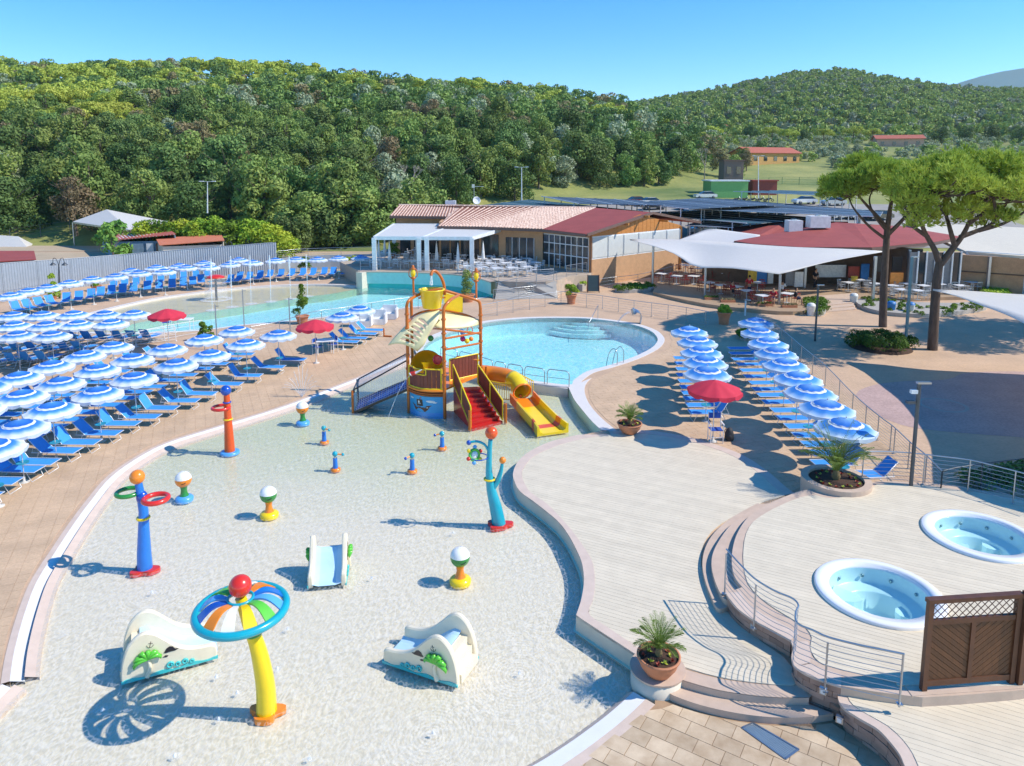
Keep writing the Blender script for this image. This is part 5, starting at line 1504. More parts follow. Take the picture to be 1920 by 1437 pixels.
m = MB(); m.plate([nf0, nf1, nb1, nb0], .02); m.build('ramp_board', mat('ramp_blue', '#2a4f86', .6), tower)
rf0, rb0 = nf0 + up * 1.02 + Vector((-.05, 0, 0)), nb0 + up * 1.02
rf1, rb1 = T(516, 800, YL), T(508, 752, YL + 1.2)
m = MB(); m.tube(smooth([nf0 + up * .9, rf0.lerp(rf1, .02), rf0.lerp(rf1, .1), rf1], 4), .035, 8); m.build('top_rail', P['black'], tower)
m = MB(); m.tube(smooth([nb0 + up * .9, rb0.lerp(rb1, .02), rb0.lerp(rb1, .1), rb1], 4), .035, 8); m.build('top_rail', P['black'], tower)
m = MB(); m.tube([rf0, rb0], .03, 8); m.build('top_rail', P['black'], tower)
for nm, (a, b_, c_, d_), n1, n2 in (('side_net', (nf0, nf1, rf1, rf0), 30, 14), ('side_net', (nb0, nb1, rb1, rb0), 30, 14), ('top_net', (rf0, rf1, rb1, rb0), 30, 12)):
  m = MB()
  for k in range(1, n1):
    q = k / n1; m.beam(a.lerp(b_, q), d_.lerp(c_, q), .007)
  for k in range(1, n2):
    q = k / n2; m.beam(a.lerp(d_, q), b_.lerp(c_, q), .007)
  m.build(nm, M['net'], tower)
for p in (nf0 + Vector((-.09, 0, 0)), nb0 + Vector((-.05, .05, 0))):
  m = MB(); m.tube([p - up * .05, p + up * 1.0], .055, 10); m.build('ramp_post', M['tube'] if p.y < nb0.y else P['black'], tower)
# ================================================================== parasols and sun loungers
ORD = ['first', 'second', 'third', 'fourth', 'fifth', 'sixth', 'seventh', 'eighth', 'ninth', 'tenth', 'eleventh', 'twelfth', 'thirteenth', 'fourteenth', 'fifteenth', 'sixteenth', 'seventeenth', 'eighteenth', 'nineteenth', 'twentieth', 'twenty-first', 'twenty-second', 'twenty-third', 'twenty-fourth', 'twenty-fifth', 'twenty-sixth', 'twenty-seventh', 'twenty-eighth', 'twenty-ninth', 'thirtieth']
def canopy_mat(name, stops, r, nseg):
  m = bpy.data.materials.new(name); m.use_nodes = True; nt = m.node_tree; N = nt.nodes; L = nt.links; b = N['Principled BSDF']
  b.inputs['Roughness'].default_value = .75
  tc = N.new('ShaderNodeTexCoord'); mp = N.new('ShaderNodeMapping'); mp.inputs['Scale'].default_value = (1, 1, 0)
  L.new(tc.outputs['Object'], mp.inputs['Vector'])
  ln = N.new('ShaderNodeVectorMath'); ln.operation = 'LENGTH'; L.new(mp.outputs['Vector'], ln.inputs[0])
  dv_ = N.new('ShaderNodeMath'); dv_.operation = 'DIVIDE'; dv_.inputs[1].default_value = r; L.new(ln.outputs['Value'], dv_.inputs[0])
  cr = N.new('ShaderNodeValToRGB'); el = cr.color_ramp.elements
  while len(el) > 1: el.remove(el[-1])
  el[0].position = stops[0][0]; el[0].color = lin(stops[0][1]) + (1,)
  for p, c_ in stops[1:]:
    e = el.new(p); e.color = lin(c_) + (1,)
  L.new(dv_.outputs[0], cr.inputs['Fac'])
  oi = N.new('ShaderNodeObjectInfo'); hs = N.new('ShaderNodeHueSaturation'); mr = N.new('ShaderNodeMapRange')
  mr.inputs['To Min'].default_value = .88; mr.inputs['To Max'].default_value = 1.04
  L.new(oi.outputs['Random'], mr.inputs['Value']); L.new(mr.outputs[0], hs.inputs['Value']); L.new(cr.outputs[0], hs.inputs['Color'])
  L.new(hs.outputs[0], b.inputs['Base Color'])
  tr = N.new('ShaderNodeBsdfTranslucent'); L.new(hs.outputs[0], tr.inputs['Color'])
  ms = N.new('ShaderNodeMixShader'); ms.inputs[0].default_value = .18; L.new(b.outputs[0], ms.inputs[1]); L.new(tr.outputs[0], ms.inputs[2]); L.new(ms.outputs[0], N['Material Output'].inputs['Surface'])
  return m
blue_stops = [(0, '#b4d4f6'), (.10, '#7fb6ee'), (.38, '#2479d8'), (.465, '#2479d8'), (.47, '#f2f5f8'), (.56, '#f2f5f8'), (.565, '#2c86e0'), (.72, '#4f9fe8'), (.86, '#b3d6f5'), (.95, '#e2edf7'), (1.0, '#eef3f8')]
blue_stops_l = [(0, '#9cc6f4'), (.12, '#4a94e4'), (.38, '#2272d2'), (.465, '#2272d2'), (.47, '#f2f5f8'), (.55, '#f2f5f8'), (.555, '#2a7edc'), (.68, '#4c98e6'), (.78, '#a8cff3'), (.84, '#dfeaf6'), (1.0, '#f2f5f8')]
M['alu'] = mat('white_aluminium', '#d8dbde', .35, metal=.3, var=.03)
M['pole_grey'] = mat('parasol_pole', '#c9ccd0', .4, metal=.4)
M['base_conc'] = mat('parasol_base', '#c8c4bc', .8)
M['table_teal'] = mat('teal_plastic', '#2a93ad', .4)
def parasol(name, r, h, mc, mv, nseg=10, rise=.38, table=False, label='', valance=.12, vent=True):
  t = thing(name, label, 'parasol')
  m = MB()
  rings = [(.02, rise + .03), (.16, rise), (.34, rise * .83), (.50, rise * .66)]
  if vent: rings2 = [(.47, rise * .64), (.57, rise * .53), (.72, rise * .34), (.86, rise * .15), (1.0, 0)]
  else: rings = [(.02, rise + .02), (.25, rise * .88), (.5, rise * .62), (.78, rise * .28), (1.0, 0)]; rings2 = None
  def grid(rs):
    sub = 4; n = nseg * sub
    vs = []
    for q, z in rs:
      for k in range(n):
        a = 2 * math.pi * k / n
        f = (k % sub) / sub; sag = math.sin(math.pi * f)
        seg = math.cos(math.pi / nseg) / math.cos((f - .5) * 2 * math.pi / nseg)
        rr = r * q * (seg - .02 * sag * q)
        vs.append((rr * math.cos(a), rr * math.sin(a), h + z - .035 * sag * q ** 3))
    fs = []
    for i in range(len(rs) - 1):
      for k in range(n):
        l = (k + 1) % n; fs.append((i * n + k, (i + 1) * n + k, (i + 1) * n + l, i * n + l))
    m.add(vs, fs, True)
    return vs[-n:]
  grid(rings)
  rim = grid(rings2) if rings2 else m.v[-nseg * 4:]
  o = m.build('canopy', mc, t)
  n = len(rim)
  m = MB(); lo = []
  for k, p in enumerate(rim):
    f = (k % 4) / 4
    d = valance * (.75 + .35 * math.sin(math.pi * f))
    lo.append((p[0] * 1.01, p[1] * 1.01, p[2] - d))
  R1 = list(rim) + [rim[0]]; L1 = lo + [lo[0]]
  m.strip(R1, L1); m.build('valance', mv, t)
  m = MB(); m.tube([(0, 0, 0), (0, 0, h + rise + .02)], .019, 8); m.tube([(0, 0, h + rise), (0, 0, h + rise + .09)], .02, 6); m.build('pole', M['pole_grey'], t)
  m = MB()
  for k in range(nseg):
    a = 2 * math.pi * k / nseg; ca, sa = math.cos(a), math.sin(a)
    m.tube([(.03 * ca, .03 * sa, h + rise - .03), (r * .5 * ca, r * .5 * sa, h + rise * .50), (r * .97 * ca, r * .97 * sa, h - .015)], .007, 4, caps=False)
    m.tube([(.03 * ca, .03 * sa, h - .22), (r * .5 * ca, r * .5 * sa, h + rise * .5 - .03)], .006, 4, caps=False)
  m.build('ribs', M['alu'], t)
  m = MB(); m.lathe([(.17, 0), (.17, .03), (.05, .05), (.04, .2), (.03, .22)], (0, 0, 0), 14); m.build('base', M['base_conc'], t)
  if table:
    m = MB(); m.lathe([(.02, .68), (.20, .70), (.21, .73), (.20, .72), (.02, .71)], (0, 0, 0), 14); m.build('pole_table', M['table_teal'], t)
  return t
M['can_r'] = canopy_mat('parasol_cloth', blue_stops, .98, 10)
M['can_l'] = canopy_mat('parasol_cloth_dense', blue_stops_l, .90, 12)
M['val'] = mat('parasol_valance', '#cfdcea', .8, trans=.3)
M['can_red'] = mat('red_parasol_cloth', '#d6364c', .8, var=.06, trans=.15)
pr_R = parasol('parasol', .98, 2.02, M['can_r'], M['val'], 10, .33, table=True)
pr_L = parasol('parasol', .95, 1.92, M['can_l'], M['val'], 12, .31, table=True)
pr_red = parasol('red_parasol', 1.04, 2.08, M['can_red'], M['can_red'], 10, .36, vent=False, valance=.16)
def apex_xy(px, py, zt, low=False):
  z = 0.0
  for _ in range(8):
    p = G(px, py, z + zt); z = zdeck(p.x, p.y)
  return Vector((p.x, p.y, z))
uR, uL, uRed = [False], [False], [False]
rnd = random.Random(3)
right_a = [(1293,609),(1308,627),(1316,646),(1323,664),(1327,684)]
right_b = [(1418,593),(1425,611),(1441,630),(1456,648),(1474,669),(1498,694),(1521,718),(1552,747),(1587,781)]
for i, q in enumerate(right_a):
  place(pr_R, uR, apex_xy(*q, 2.44), rnd.uniform(0, .6), f'blue and white parasol on the right terrace, {ORD[len(right_a) - 1 - i]} behind the red parasol', 'blue parasols on the right terrace')
for i, q in enumerate(right_b):
  place(pr_R, uR, apex_xy(*q, 2.44), rnd.uniform(0, .6), f'blue and white parasol beside the diagonal railing, {ORD[len(right_b) - 1 - i]} from the round palm planter', 'blue parasols on the right terrace')
place(pr_red, uRed, apex_xy(1341, 711, 2.5), .2, 'red parasol over the lifeguard chair on the right terrace', 'red lifeguard parasols')
place(pr_red, uRed, apex_xy(590, 598, 2.5), .5, 'red parasol over a white table in front of the wave pool', 'red lifeguard parasols')
place(pr_red, uRed, apex_xy(312, 578, 2.5), .9, 'red parasol at the shallow edge of the wave pool', 'red lifeguard parasols')
for o_ in [o for o in C.objects if o.name.startswith('red_parasol') and o.get('category')]: o_['category'] = 'parasol'
rows = {
'row nearest the kids pool': [(-80,858),(-16,821),(34,784),(96,751),(182,722),(250,695),(329,670),(393,653),(460,633),(521,616)],
'second row from the kids pool': [(-45,750),(39,728),(112,704),(182,680),(247,660),(312,642),(382,624),(443,609)],
'third row from the kids pool': [(-30,712),(34,694),(95,673),(156,654),(211,638)],
'row just behind the white railing': [(-35,622),(31,618),(96,618)],
'row above the shaded loungers': [(-35,603),(26,600),(85,600),(145,598),(207,596)],
'row beside the wave pool': [(-30,584),(23,582),(78,581),(137,580),(195,580),(250,579)],
}
for rn, L_ in rows.items():
  n_ = 0
  for q in L_:
    if q[0] < -60: pass
    n_ += 1
    place(pr_L, uL, apex_xy(*q, 2.32), rnd.uniform(0, .5), f'blue striped parasol, {ORD[n_ - 1]} from the left in the {rn}', 'blue parasols on the left deck')
pair = [(641,583),(674,571)]
for i, q in enumerate(pair):
  place(pr_L, uL, apex_xy(*q, 2.32), .2, ['blue and white parasol right behind the red parasol with the white table', 'blue and white parasol beside the white wicker sofas'][i], 'blue parasols on the left deck')
back = [(18,546),(52,538),(87,531),(129,523),(172,516),(215,511),(245,501),(260,505),(292,495),(307,502),(335,492),(349,495),(382,487),(391,494),(430,489),(447,481),(473,486),(516,482),(555,480),(595,480),(634,478),(676,477)]
for i, q in enumerate(back):
  place(pr_L, uL, apex_xy(*q, 2.32), rnd.uniform(0, .5), f'blue and white parasol in front of the metal fence, {ORD[i]} from the left', 'blue parasols along the metal fence')
M['cloth_blue'] = mat('blue_mesh_cloth', '#3a94e2', .7, var=.06, scale=5, per_obj=.06, fine=0)
def lounger(back_deg, name='sun_lounger', flat=False):
  t = thing(name, 'blue', 'sun lounger')
  h, w = .36, .60
  L1, L2 = 1.22, .70
  a = R(back_deg)
  bx, bz = L1 + L2 * math.cos(a), h + L2 * math.sin(a)
  m = MB()
  n = 7
  A = [(x, -w / 2 + .02, h - .012 * math.sin(math.pi * k / (n - 1))) for k, x in enumerate(np.linspace(.02, L1, n))]
  B = [(x, w / 2 - .02, z) for x, y, z in A]
  m.strip(A, B, smooth=True); m.strip([(x, y, z - .012) for x, y, z in A], [(x, y, z - .012) for x, y, z in B], smooth=True)
  m.build('seat', M['cloth_blue'], t)
  m = MB()
  A = [(L1 + L2 * q * math.cos(a), -w / 2 + .02, h + L2 * q * math.sin(a) - .012 * math.sin(math.pi * q)) for q in np.linspace(0.02, .98, 5)]
  B = [(x, w / 2 - .02, z) for x, y, z in A]
  m.strip(A, B, smooth=True); m.strip([(x + .008, y, z - .01) for x, y, z in A], [(x + .008, y, z - .01) for x, y, z in B], smooth=True)
  m.build('backrest', M['cloth_blue'], t)
  for s in (-1, 1):
    m = MB(); m.tube([(0, s * w / 2, h), (L1 + .38, s * w / 2, h)], .016, 5); m.build('side_rail', M['alu'], t)
  m = MB(); m.tube([(0, -w / 2, h), (0, w / 2, h)], .016, 5); m.build('end_rail', M['alu'], t)
  m = MB(); m.tube([(L1, -w / 2, h), (bx, -w / 2 + .01, bz), (bx, w / 2 - .01, bz), (L1, w / 2, h)], .014, 5); m.build('back_frame', M['alu'], t)
  m = MB(); m.tube([(.28, -w / 2, h), (.12, -w / 2 + .02, .01), (.12, w / 2 - .02, .01), (.28, w / 2, h)], .014, 5); m.build('leg', M['alu'], t)
  m = MB(); m.tube([(L1 + .10, -w / 2, h), (L1 + .26, -w / 2 + .02, .01), (L1 + .26, w / 2 - .02, .01), (L1 + .10, w / 2, h)], .014, 5); m.build('leg', M['alu'], t)
  m = MB()
  for s in (-1, 1): m.tube([(L1 + .36, s * w / 2, h), (L1 + .5 * L2 * math.cos(a) + .04, s * w / 2, h + .5 * L2 * math.sin(a))], .009, 4)
  m.build('back_strut', M['alu'], t)
  return t
lg = {45: lounger(46), 55: lounger(58), 20: lounger(32)}
lu = {k: [False] for k in lg}
def put_lounger(px, py, rz, deg, label, group, anchor='foot'):
  z = 0.0
  for _ in range(8):
    p = G(px, py, z + (.36 if anchor != 'ground' else 0)); z = zdeck(p.x, p.y)
  loc = Vector((p.x, p.y, z))
  if anchor == 'mid': loc -= Vector((math.cos(rz), math.sin(rz), 0)) * .62
  return place(lg[deg], lu[deg], loc, rz, label, group)
sx = lambda a, b, x, y: None
y8 = [372,414,458,505,552,600,645,690,740,795]; x8 = [100,110,118,122,135,150,162,180,198,218]
for i, (x, y) in enumerate(zip(x8, y8)):
  put_lounger(1240 + x / 4.174, 580 + (y + 8) / 4.174, 0.0, 55 if i >= 8 else 20, f'blue sun lounger on the right terrace, {ORD[9 - i]} from the lifeguard chair in the left column', 'blue loungers on the right terrace')
fr_ = [(525,300),(537,340),(558,385),(595,425),(622,472),(652,520),(692,570),(718,620),(755,665),(798,720),(865,785),(908,845),(975,910),(1037,980),(1107,1050),(1172,1120),(1250,1200),(1425,1290)]
for i, (x, y) in enumerate(fr_):
  dx = -60 if i == 16 else 0
  put_lounger(1240 + (x + dx) / 4.174, 580 + (y + 5) / 4.174, 0.03 if i < 16 else .08, 20 if i < 12 else 45, f'blue sun lounger by the diagonal railing, {ORD[17 - i]} counting from the round palm planter', 'blue loungers on the right terrace')
r1 = [(-4,930),(34,902),(75,880),(105,866),(147,845),(184,829),(224,812),(260,794),(298,781),(332,765),(372,751),(404,738),(453,720),(490,704),(533,688),(573,674)]
r2 = [(-10,862),(40,838),(86,815),(122,800),(156,786),(189,773),(229,759),(255,746),(283,735),(310,725),(341,713),(368,703),(398,691),(427,682),(452,673),(475,664)]
r3 = [(10,792),(43,777),(75,762),(107,748),(137,741),(167,730),(208,717),(219,707),(242,696),(290,682),(330,668)]
for L_, nm in ((r1, 'front row nearest the kids pool'), (r2, 'second row from the kids pool'), (r3, 'third row from the kids pool')):
  for i, q in enumerate(L_):
    deg = 45 if i % 2 == 0 else 55
    put_lounger(q[0], q[1], math.pi - .04 + rnd.uniform(-.02, .02), deg, f'blue sun lounger in the {nm}, {ORD[i]} from the left', 'blue loungers on the left deck')
for i, q in enumerate([(672,641),(688,634),(706,626),(719,619)]):
  put_lounger(q[0], q[1], math.pi - .12, 45, f'blue sun lounger right of the white table under the red parasol, {ORD[i]} from the front', 'loungers beside the red parasol')
for (L_, nm) in (([(125,631),(151,631),(180,632),(208,632),(236,631),(263,631),(288,629)], 'back row of shaded loungers'), ([(16,652),(49,652),(78,652),(108,651),(138,651),(164,651)], 'middle row of shaded loungers'), ([(12,673),(42,672),(68,670),(98,669)], 'front row of shaded loungers')):
  for i, q in enumerate(L_):
    put_lounger(q[0], q[1], -math.pi / 2 - .15, 55, f'blue lounger seen from behind in the {nm}, {ORD[i]} from the left', 'shaded loungers behind the white railing', 'mid')
fz = [(140,850),(225,835),(310,820),(390,805),(470,790),(560,777),(650,760),(720,745),(800,733),(880,722),(960,715),(1060,700),(1145,693),(1240,686),(1320,675),(1390,665),(1450,650)]
for i, (x, y) in enumerate(fz):
  put_lounger(x / 3.84, 360 + (y - 5) / 3.84, 2.0 if i > 3 else 2.5, 45, f'blue lounger along the metal fence, {ORD[i]} from the left in the front line', 'loungers along the metal fence', 'mid')
fb = [(810,690),(890,680),(975,672),(1070,662),(1155,648),(1240,637),(1320,628),(1410,615),(1490,608)]
for i, (x, y) in enumerate(fb):
  put_lounger(x / 3.84, 360 + (y - 10) / 3.84, 1.95, 45, f'blue lounger right against the metal fence, {ORD[i]} from the left in the back line', 'loungers along the metal fence', 'mid')
fc = [(1640,645),(1705,635),(1780,625),(1855,620)]
fd = [(20,622),(90,622),(165,612),(240,607),(320,602),(400,597),(480,594),(555,592),(635,588),(700,586),(785,584),(860,582)]
allc = [(x / 3.84, 360 + y / 3.84) for x, y in fc] + [(440 + x / 3.84, 360 + y / 3.84) for x, y in fd]
for i, (x, y) in enumerate(allc):
  put_lounger(x, y + .5, 1.62, 45, f'blue lounger behind the fountain jets, {ORD[i]} from the left', 'loungers behind the fountain jets', 'mid')
M['navy_cloth'] = mat('navy_cloth', '#2350a8', .8)
M['pack'] = mat('black_nylon', '#26282b', .7, var=.3, bump=.3)
c = G(1341, 829, 0)
t = thing('lifeguard_chair', 'tall white folding chair with navy seat under the red parasol', 'chair', tuple(c))
for s in (-1, 1):
  for f in (-1, 1):
    m = MB(); m.tube([c + Vector((s * .24, f * .2, 0)), c + Vector((s * .24, f * .2, .78 if f < 0 else 1.15))], .016, 6); m.build('leg', M['alu'], t)
  m = MB(); m.box(c + Vector((s * .25, 0, .76)), (.05, .46, .03)); m.build('armrest', M['white'], t)
  m = MB(); m.tube([c + Vector((s * .24, -.2, .22)), c + Vector((s * .24, .2, .22))], .012, 5); m.build('stretcher', M['alu'], t)
m = MB(); m.box(c + Vector((0, 0, .52)), (.46, .40, .02)); m.build('seat', M['navy_cloth'], t)
m = MB(); m.box(c + Vector((0, .2, 1.0)), (.46, .02, .22)); m.build('backrest', M['navy_cloth'], t)
m = MB(); m.tube([c + Vector((-.24, -.2, .25)), c + Vector((.24, -.2, .25))], .012, 5); m.build('footrest', M['alu'], t)
c = G(1367, 826, 0)
t = thing('backpack', 'black backpack standing on the paving beside the lifeguard chair', 'backpack', tuple(c))
m = MB(); m.lathe([(.15, 0), (.18, .08), (.17, .28), (.13, .42), (.06, .50), (.001, .52)], c, 14); m.build('bag', M['pack'], t)
m = MB(); m.sphere(c + Vector((-.03, -.13, .17)), .11, 12, 8, sc=(1, .6, 1.2)); m.build('front_pocket', M['pack'], t)
for s in (-1, 1):
  m = MB(); m.tube(smooth([c + Vector((s * .08, .12, .45)), c + Vector((s * .12, .22, .3)), c + Vector((s * .08, .16, .08))], 3), .015, 5); m.build('strap', M['pack'], t)
def table(name, c, lx, ly, h, label, mt, group=None, rz=0):
  t = thing(name, label, 'table', tuple(c), 0, group)
  Rm = Matrix.Rotation(rz, 3, 'Z')
  m = MB(); m.box(c + Vector((0, 0, h)), (lx, ly, .035), rz); m.build('tabletop', mt, t)
  for s in (-1, 1):
    for f in (-1, 1):
      p = c + Rm @ Vector((s * (lx / 2 - .05), f * (ly / 2 - .05), 0))
      m = MB(); m.tube([p, p + Vector((0, 0, h))], .022, 6); m.build('leg', mt, t)
  return t
c = apex_xy(611, 661, 0)
table('white_table', c, 1.0, .8, .72, 'white plastic table on the tan deck by the red parasol', M['white'], rz=.2)
def deckchair(c, rz, label, group=None, mt=None):
  t = thing('director_chair', label, 'chair', tuple(c), 0, group)
  mt = mt or M['white']; Rm = Matrix.Rotation(rz, 3, 'Z')
  m = MB(); m.box(c + Vector((0, 0, .45)), (.48, .42, .025), rz); m.build('seat', M['navy_cloth'], t)
  m = MB(); m.box(c + Rm @ Vector((0, .22, .78)), (.48, .02, .22), rz); m.build('backrest', M['navy_cloth'], t)
  for s in (-1, 1):
    for f in (-1, 1):
      p = c + Rm @ Vector((s * .23, f * .2, 0)); m = MB(); m.tube([p, p + Vector((0, 0, .64 if f < 0 else .9))], .015, 5); m.build('leg', mt, t)
    m = MB(); m.box(c + Rm @ Vector((s * .24, 0, .65)), (.05, .44, .025), rz); m.build('armrest', mt, t)
deckchair(apex_xy(596, 664, 0), 1.2, 'navy director chair on the left of the white table')
deckchair(apex_xy(625, 659, 0), -1.0, 'navy director chair on the right of the white table')
deckchair(apex_xy(313, 617, 0), .2, 'navy director chair under the red parasol at the wave pool edge')
c = apex_xy(345, 619, 0)
table('white_table', c, 1.1, .8, .72, 'small white table beside the red parasol at the wave pool edge', M['white'], rz=.1)
M['wicker'] = mat('white_wicker', '#e4e4e2', .7, var=.08, bump=.5, bscale=40)
for k, (px, py, w) in enumerate([(678,612,1.3),(702,608,1.5),(730,598,1.0)]):
  c = apex_xy(px, py, 0)
  t = thing('wicker_sofa', ['white wicker sofa left under the blue parasol by the pool', 'wide white wicker sofa in the middle behind the loungers', 'white wicker armchair at the right near the play tower'][k], 'sofa', tuple(c))
  m = MB(); m.box(c + Vector((0, 0, .22)), (w, .75, .40)); m.build('seat', M['wicker'], t)
  m = MB(); m.box(c + Vector((0, .34, .62)), (w, .12, .62)); m.build('backrest', M['wicker'], t)
  for s in (-1, 1):
    m = MB(); m.box(c + Vector((s * (w / 2 + .02), 0, .42)), (.12, .76, .66)); m.build('armrest', M['wicker'], t)
c = apex_xy(720, 632, 0)
t = thing('foot_shower', 'small orange pipe tap standing beside the lounger row', 'tap', tuple(c))
m = MB(); m.tube([c, c + Vector((0, 0, .55))], .05, 8); m.build('riser', M['tube'], t)
m = MB(); m.tube([c + Vector((0, 0, .06)), c + Vector((.5, -.1, .06))], .05, 8); m.build('elbow', M['tube'], t)
for k, (px, py, h) in enumerate([(408,656,2.1),(545,640,2.1),(458,612,1.9)]):
  c = apex_xy(px, py, 0)
  t = thing('shower_post', ['steel shower post among the blue parasols of the first row', 'steel shower post beside the conical tree planter', 'tall thin steel post at the near edge of the wave pool'][k], 'shower', tuple(c))
  m = MB(); m.tube([c, c + Vector((0, 0, h + .6))], .035, 8); m.build('post', M['steel'], t)
  m = MB(); m.tube([c + Vector((0, 0, h + .5)), c + Vector((.22, 0, h + .5))], .025, 6); m.build('shower_arm', M['steel'], t)
left_strip = smooth([GG(*p) for p in [(0,1262),(12,1200),(27,1150),(46,1100),(82,1040),(118,985),(154,938),(193,893),(249,854),(306,826),(390,800),(448,783),(531,757),(615,725),(659,708),(702,690),(757,665)]], 2)
left_back = [GG(*p) for p in [(757,628),(690,650),(600,688),(520,712),(440,748),(330,792),(200,850),(100,898),(0,945),(-200,1050),(-200,1262)]]
lay(deck, 'paving_tile', left_strip + left_back, .40, .40, .42, zdeck, M['tan_tile'], gap=.008, th=.010, limit=300, near=(-12, 18))
front_left = [GG(*p) for p in [(-200,1050),(0,945),(100,898),(200,850),(330,792),(440,748),(520,712),(600,688),(690,650),(757,628),(750,604),(640,612),(500,650),(330,672),(200,695),(0,740),(-200,780)]]
lay(deck, 'paving_tile', front_left, .40, .40, .42, zdeck, M['tan_tile'], gap=.008, th=.010, limit=0)
rt = [G(*p, 0) for p in [(1165,808),(1136,786),(1117,766),(1106,748),(1103,730),(1110,717),(1126,706),(1152,695),(1188,684),(1226,669),(1252,656),(1260,640),(1255,626),(1300,612),(1400,606),(1460,622),(1515,672),(1590,745),(1660,800),(1720,850),(1745,890),(1690,895),(1640,895),(1600,905),(1560,905),(1500,915),(1478,926),(1460,912),(1438,890),(1408,866),(1378,850),(1338,835),(1294,822),(1232,811),(1200,810)]]
lay(deck, 'paving_tile', rt, .33, .60, .30, lambda x, y: 0, M['tan_tile'], gap=.010, th=.010, limit=300, stagger=.5, near=(6, 22))
# ================================================================== buildings, terraces, sails
M['brick_tan'] = mat('tan_brick', '#c39a74', .85, var=.10, scale=2, fine=.10, fscale=12)
M['ochre'] = mat('ochre_wood', '#c07f3c', .6, var=.12, scale=3, stretch=(1, 1, 6))
M['red_roof'] = mat('red_shingle', '#9c4a42', .8, var=.10, scale=.8, fine=.12, fscale=10)
M['roof_edge'] = mat('brown_gutter', '#6b5348', .6)
M['rtile'] = mat('pale_clay_tile', '#c59a86', .85, var=.26, scale=5, col2='#ead2c0')
M['rtile_dark'] = mat('clay_tile_bed', '#8c5a48', .9, var=.2)
M['glass_dark'] = mat('dark_glass', '#2b3538', .08, var=.2, scale=.8, spec=.8)
M['frame_white'] = mat('white_frame', '#dfe2e2', .5)
M['blind'] = mat('white_blind', '#c9ccc8', .7, var=.05)
M['concrete'] = mat('grey_concrete', '#a9a49c', .85, var=.08, scale=2)
M['sail'] = mat('white_sail', '#e9e8e5', .8, var=.02, trans=.38)
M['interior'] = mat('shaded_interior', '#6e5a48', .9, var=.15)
M['corr'] = mat('corrugated_metal', '#aab2b9', .45, metal=.35, var=.06)
M['terr'] = mat('terrace_paving', '#b9a894', .8, var=.08)
M['barfloor'] = mat('bar_floor', '#a98f72', .7, var=.10)
M['net_green'] = mat('shade_net', '#2f5560', .8, var=.18, scale=.7)
M['net_blue'] = mat('shade_net_blue', '#42566a', .8, var=.15, scale=.7)
def bar_(root, name, a, b_, w, d, mt):
  m = MB(); m.beam(a, b_, w, d); return m.build(name, mt, root)
UP = Vector((0, 0, 1))
def wallq(root, name, a, b_, z0, z1, mt, th=.25, out=0.0):
  """upright wall panel between plan points a, b"""
  u = (b_ - a); u.z = 0; L = u.length; u.normalize(); n = Vector((u.y, -u.x, 0))
  c = (a + b_) / 2 + n * (out - th / 2 if out == 0 else out); c.z = (z0 + z1) / 2
  m = MB(); m.box(c, (L, th, z1 - z0), math.atan2(u.y, u.x)); return m.build(name, mt, root)
fence_top = [(-60,501),(0,495),(118,487),(234,478),(365,467),(495,457),(520,455)]
base_px = [(-60,567),(0,558),(118,543),(234,529),(365,520),(495,514),(520,513)]
FB = [G(*p, 0) for p in base_px]
FT = [AY(t[0], t[1], b_.y).z for t, b_ in zip(fence_top, FB)]
t = thing('metal_fence', 'tall grey corrugated metal fence behind the back row of parasols', 'fence', tuple(FB[1]))
P_ = resample(FB, .10); n = len(P_)
m = MB(); A, B_ = [], []
for i, p in enumerate(P_):
  d = .028 if i % 2 else -.028
  f = i / (n - 1) * (len(FT) - 1); k = min(int(f), len(FT) - 2)
  zt_ = np.interp(p.x, [q.x for q in FB], FT)
  A.append((p.x, p.y + d, 0)); B_.append((p.x, p.y + d, zt_))
m.strip(A, B_); m.build('corrugated_sheet', M['corr'], t)
for i in range(0, n, 26):
  m = MB(); m.tube([(A[i][0], A[i][1] + .08, 0), (A[i][0], A[i][1] + .08, B_[i][2])], .04, 6); m.build('post', M['steel_dark'], t)
m = MB(); m.tube([(x, y + .02, z + .02) for x, y, z in B_[::4]], .03, 4); m.build('cap_rail', M['corr'], t)
FB2 = [G(*p, 0) for p in [(520,513),(560,508),(620,505),(700,503)]]
t = thing('low_wall', 'lower grey boundary wall between the metal fence and the restaurant', 'wall', tuple(FB2[0]))
m = MB()
for a, b_ in zip(FB2[:-1], FB2[1:]): m.beam(a + UP * .75, b_ + UP * .75, .15, 1.5)
m.build('wall_body', M['corr'], t)
t2 = rail('thin railing above the grey boundary wall at the wood edge', [p + UP * 1.5 + Vector((0, .4, 0)) for p in FB2], h=.7, nb=3, step=3.0)
def prism_house(label, name, foot, z0, z1, mt): pass
t = thing('canopy_shed', 'open shed with a white tent roof beyond the metal fence', 'shed', tuple(G(141,459,0)))
e = [AY(136,416,97), AY(242,431,86), AY(317,416,97), AY(210,404,106)]
ap = AY(200,393,98)
for i in range(4):
  a, b_ = e[i], e[(i + 1) % 4]
  m = MB(); m.plate([a, b_, ap], .05); m.build('roof_sheet', M['sail'], t)
  bar_(t, 'eave_beam', a - UP * .12, b_ - UP * .12, .12, .2, M['steel'])
for a in e:
  m = MB(); m.tube([(a.x, a.y, 0), (a.x, a.y, a.z - .1)], .09, 6); m.build('post', M['steel'], t)
M['redstripe'] = mat('red_white_sheet', '#b6604f', .6, var=.15)
M['orange_tile'] = mat('orange_roof_tile', '#cf7a55', .7, var=.12)
M['shed_wall'] = mat('shed_wall_blue', '#7a93a3', .8, var=.15)
M['green_panel'] = mat('green_panel', '#3f7a5a', .7, var=.15)
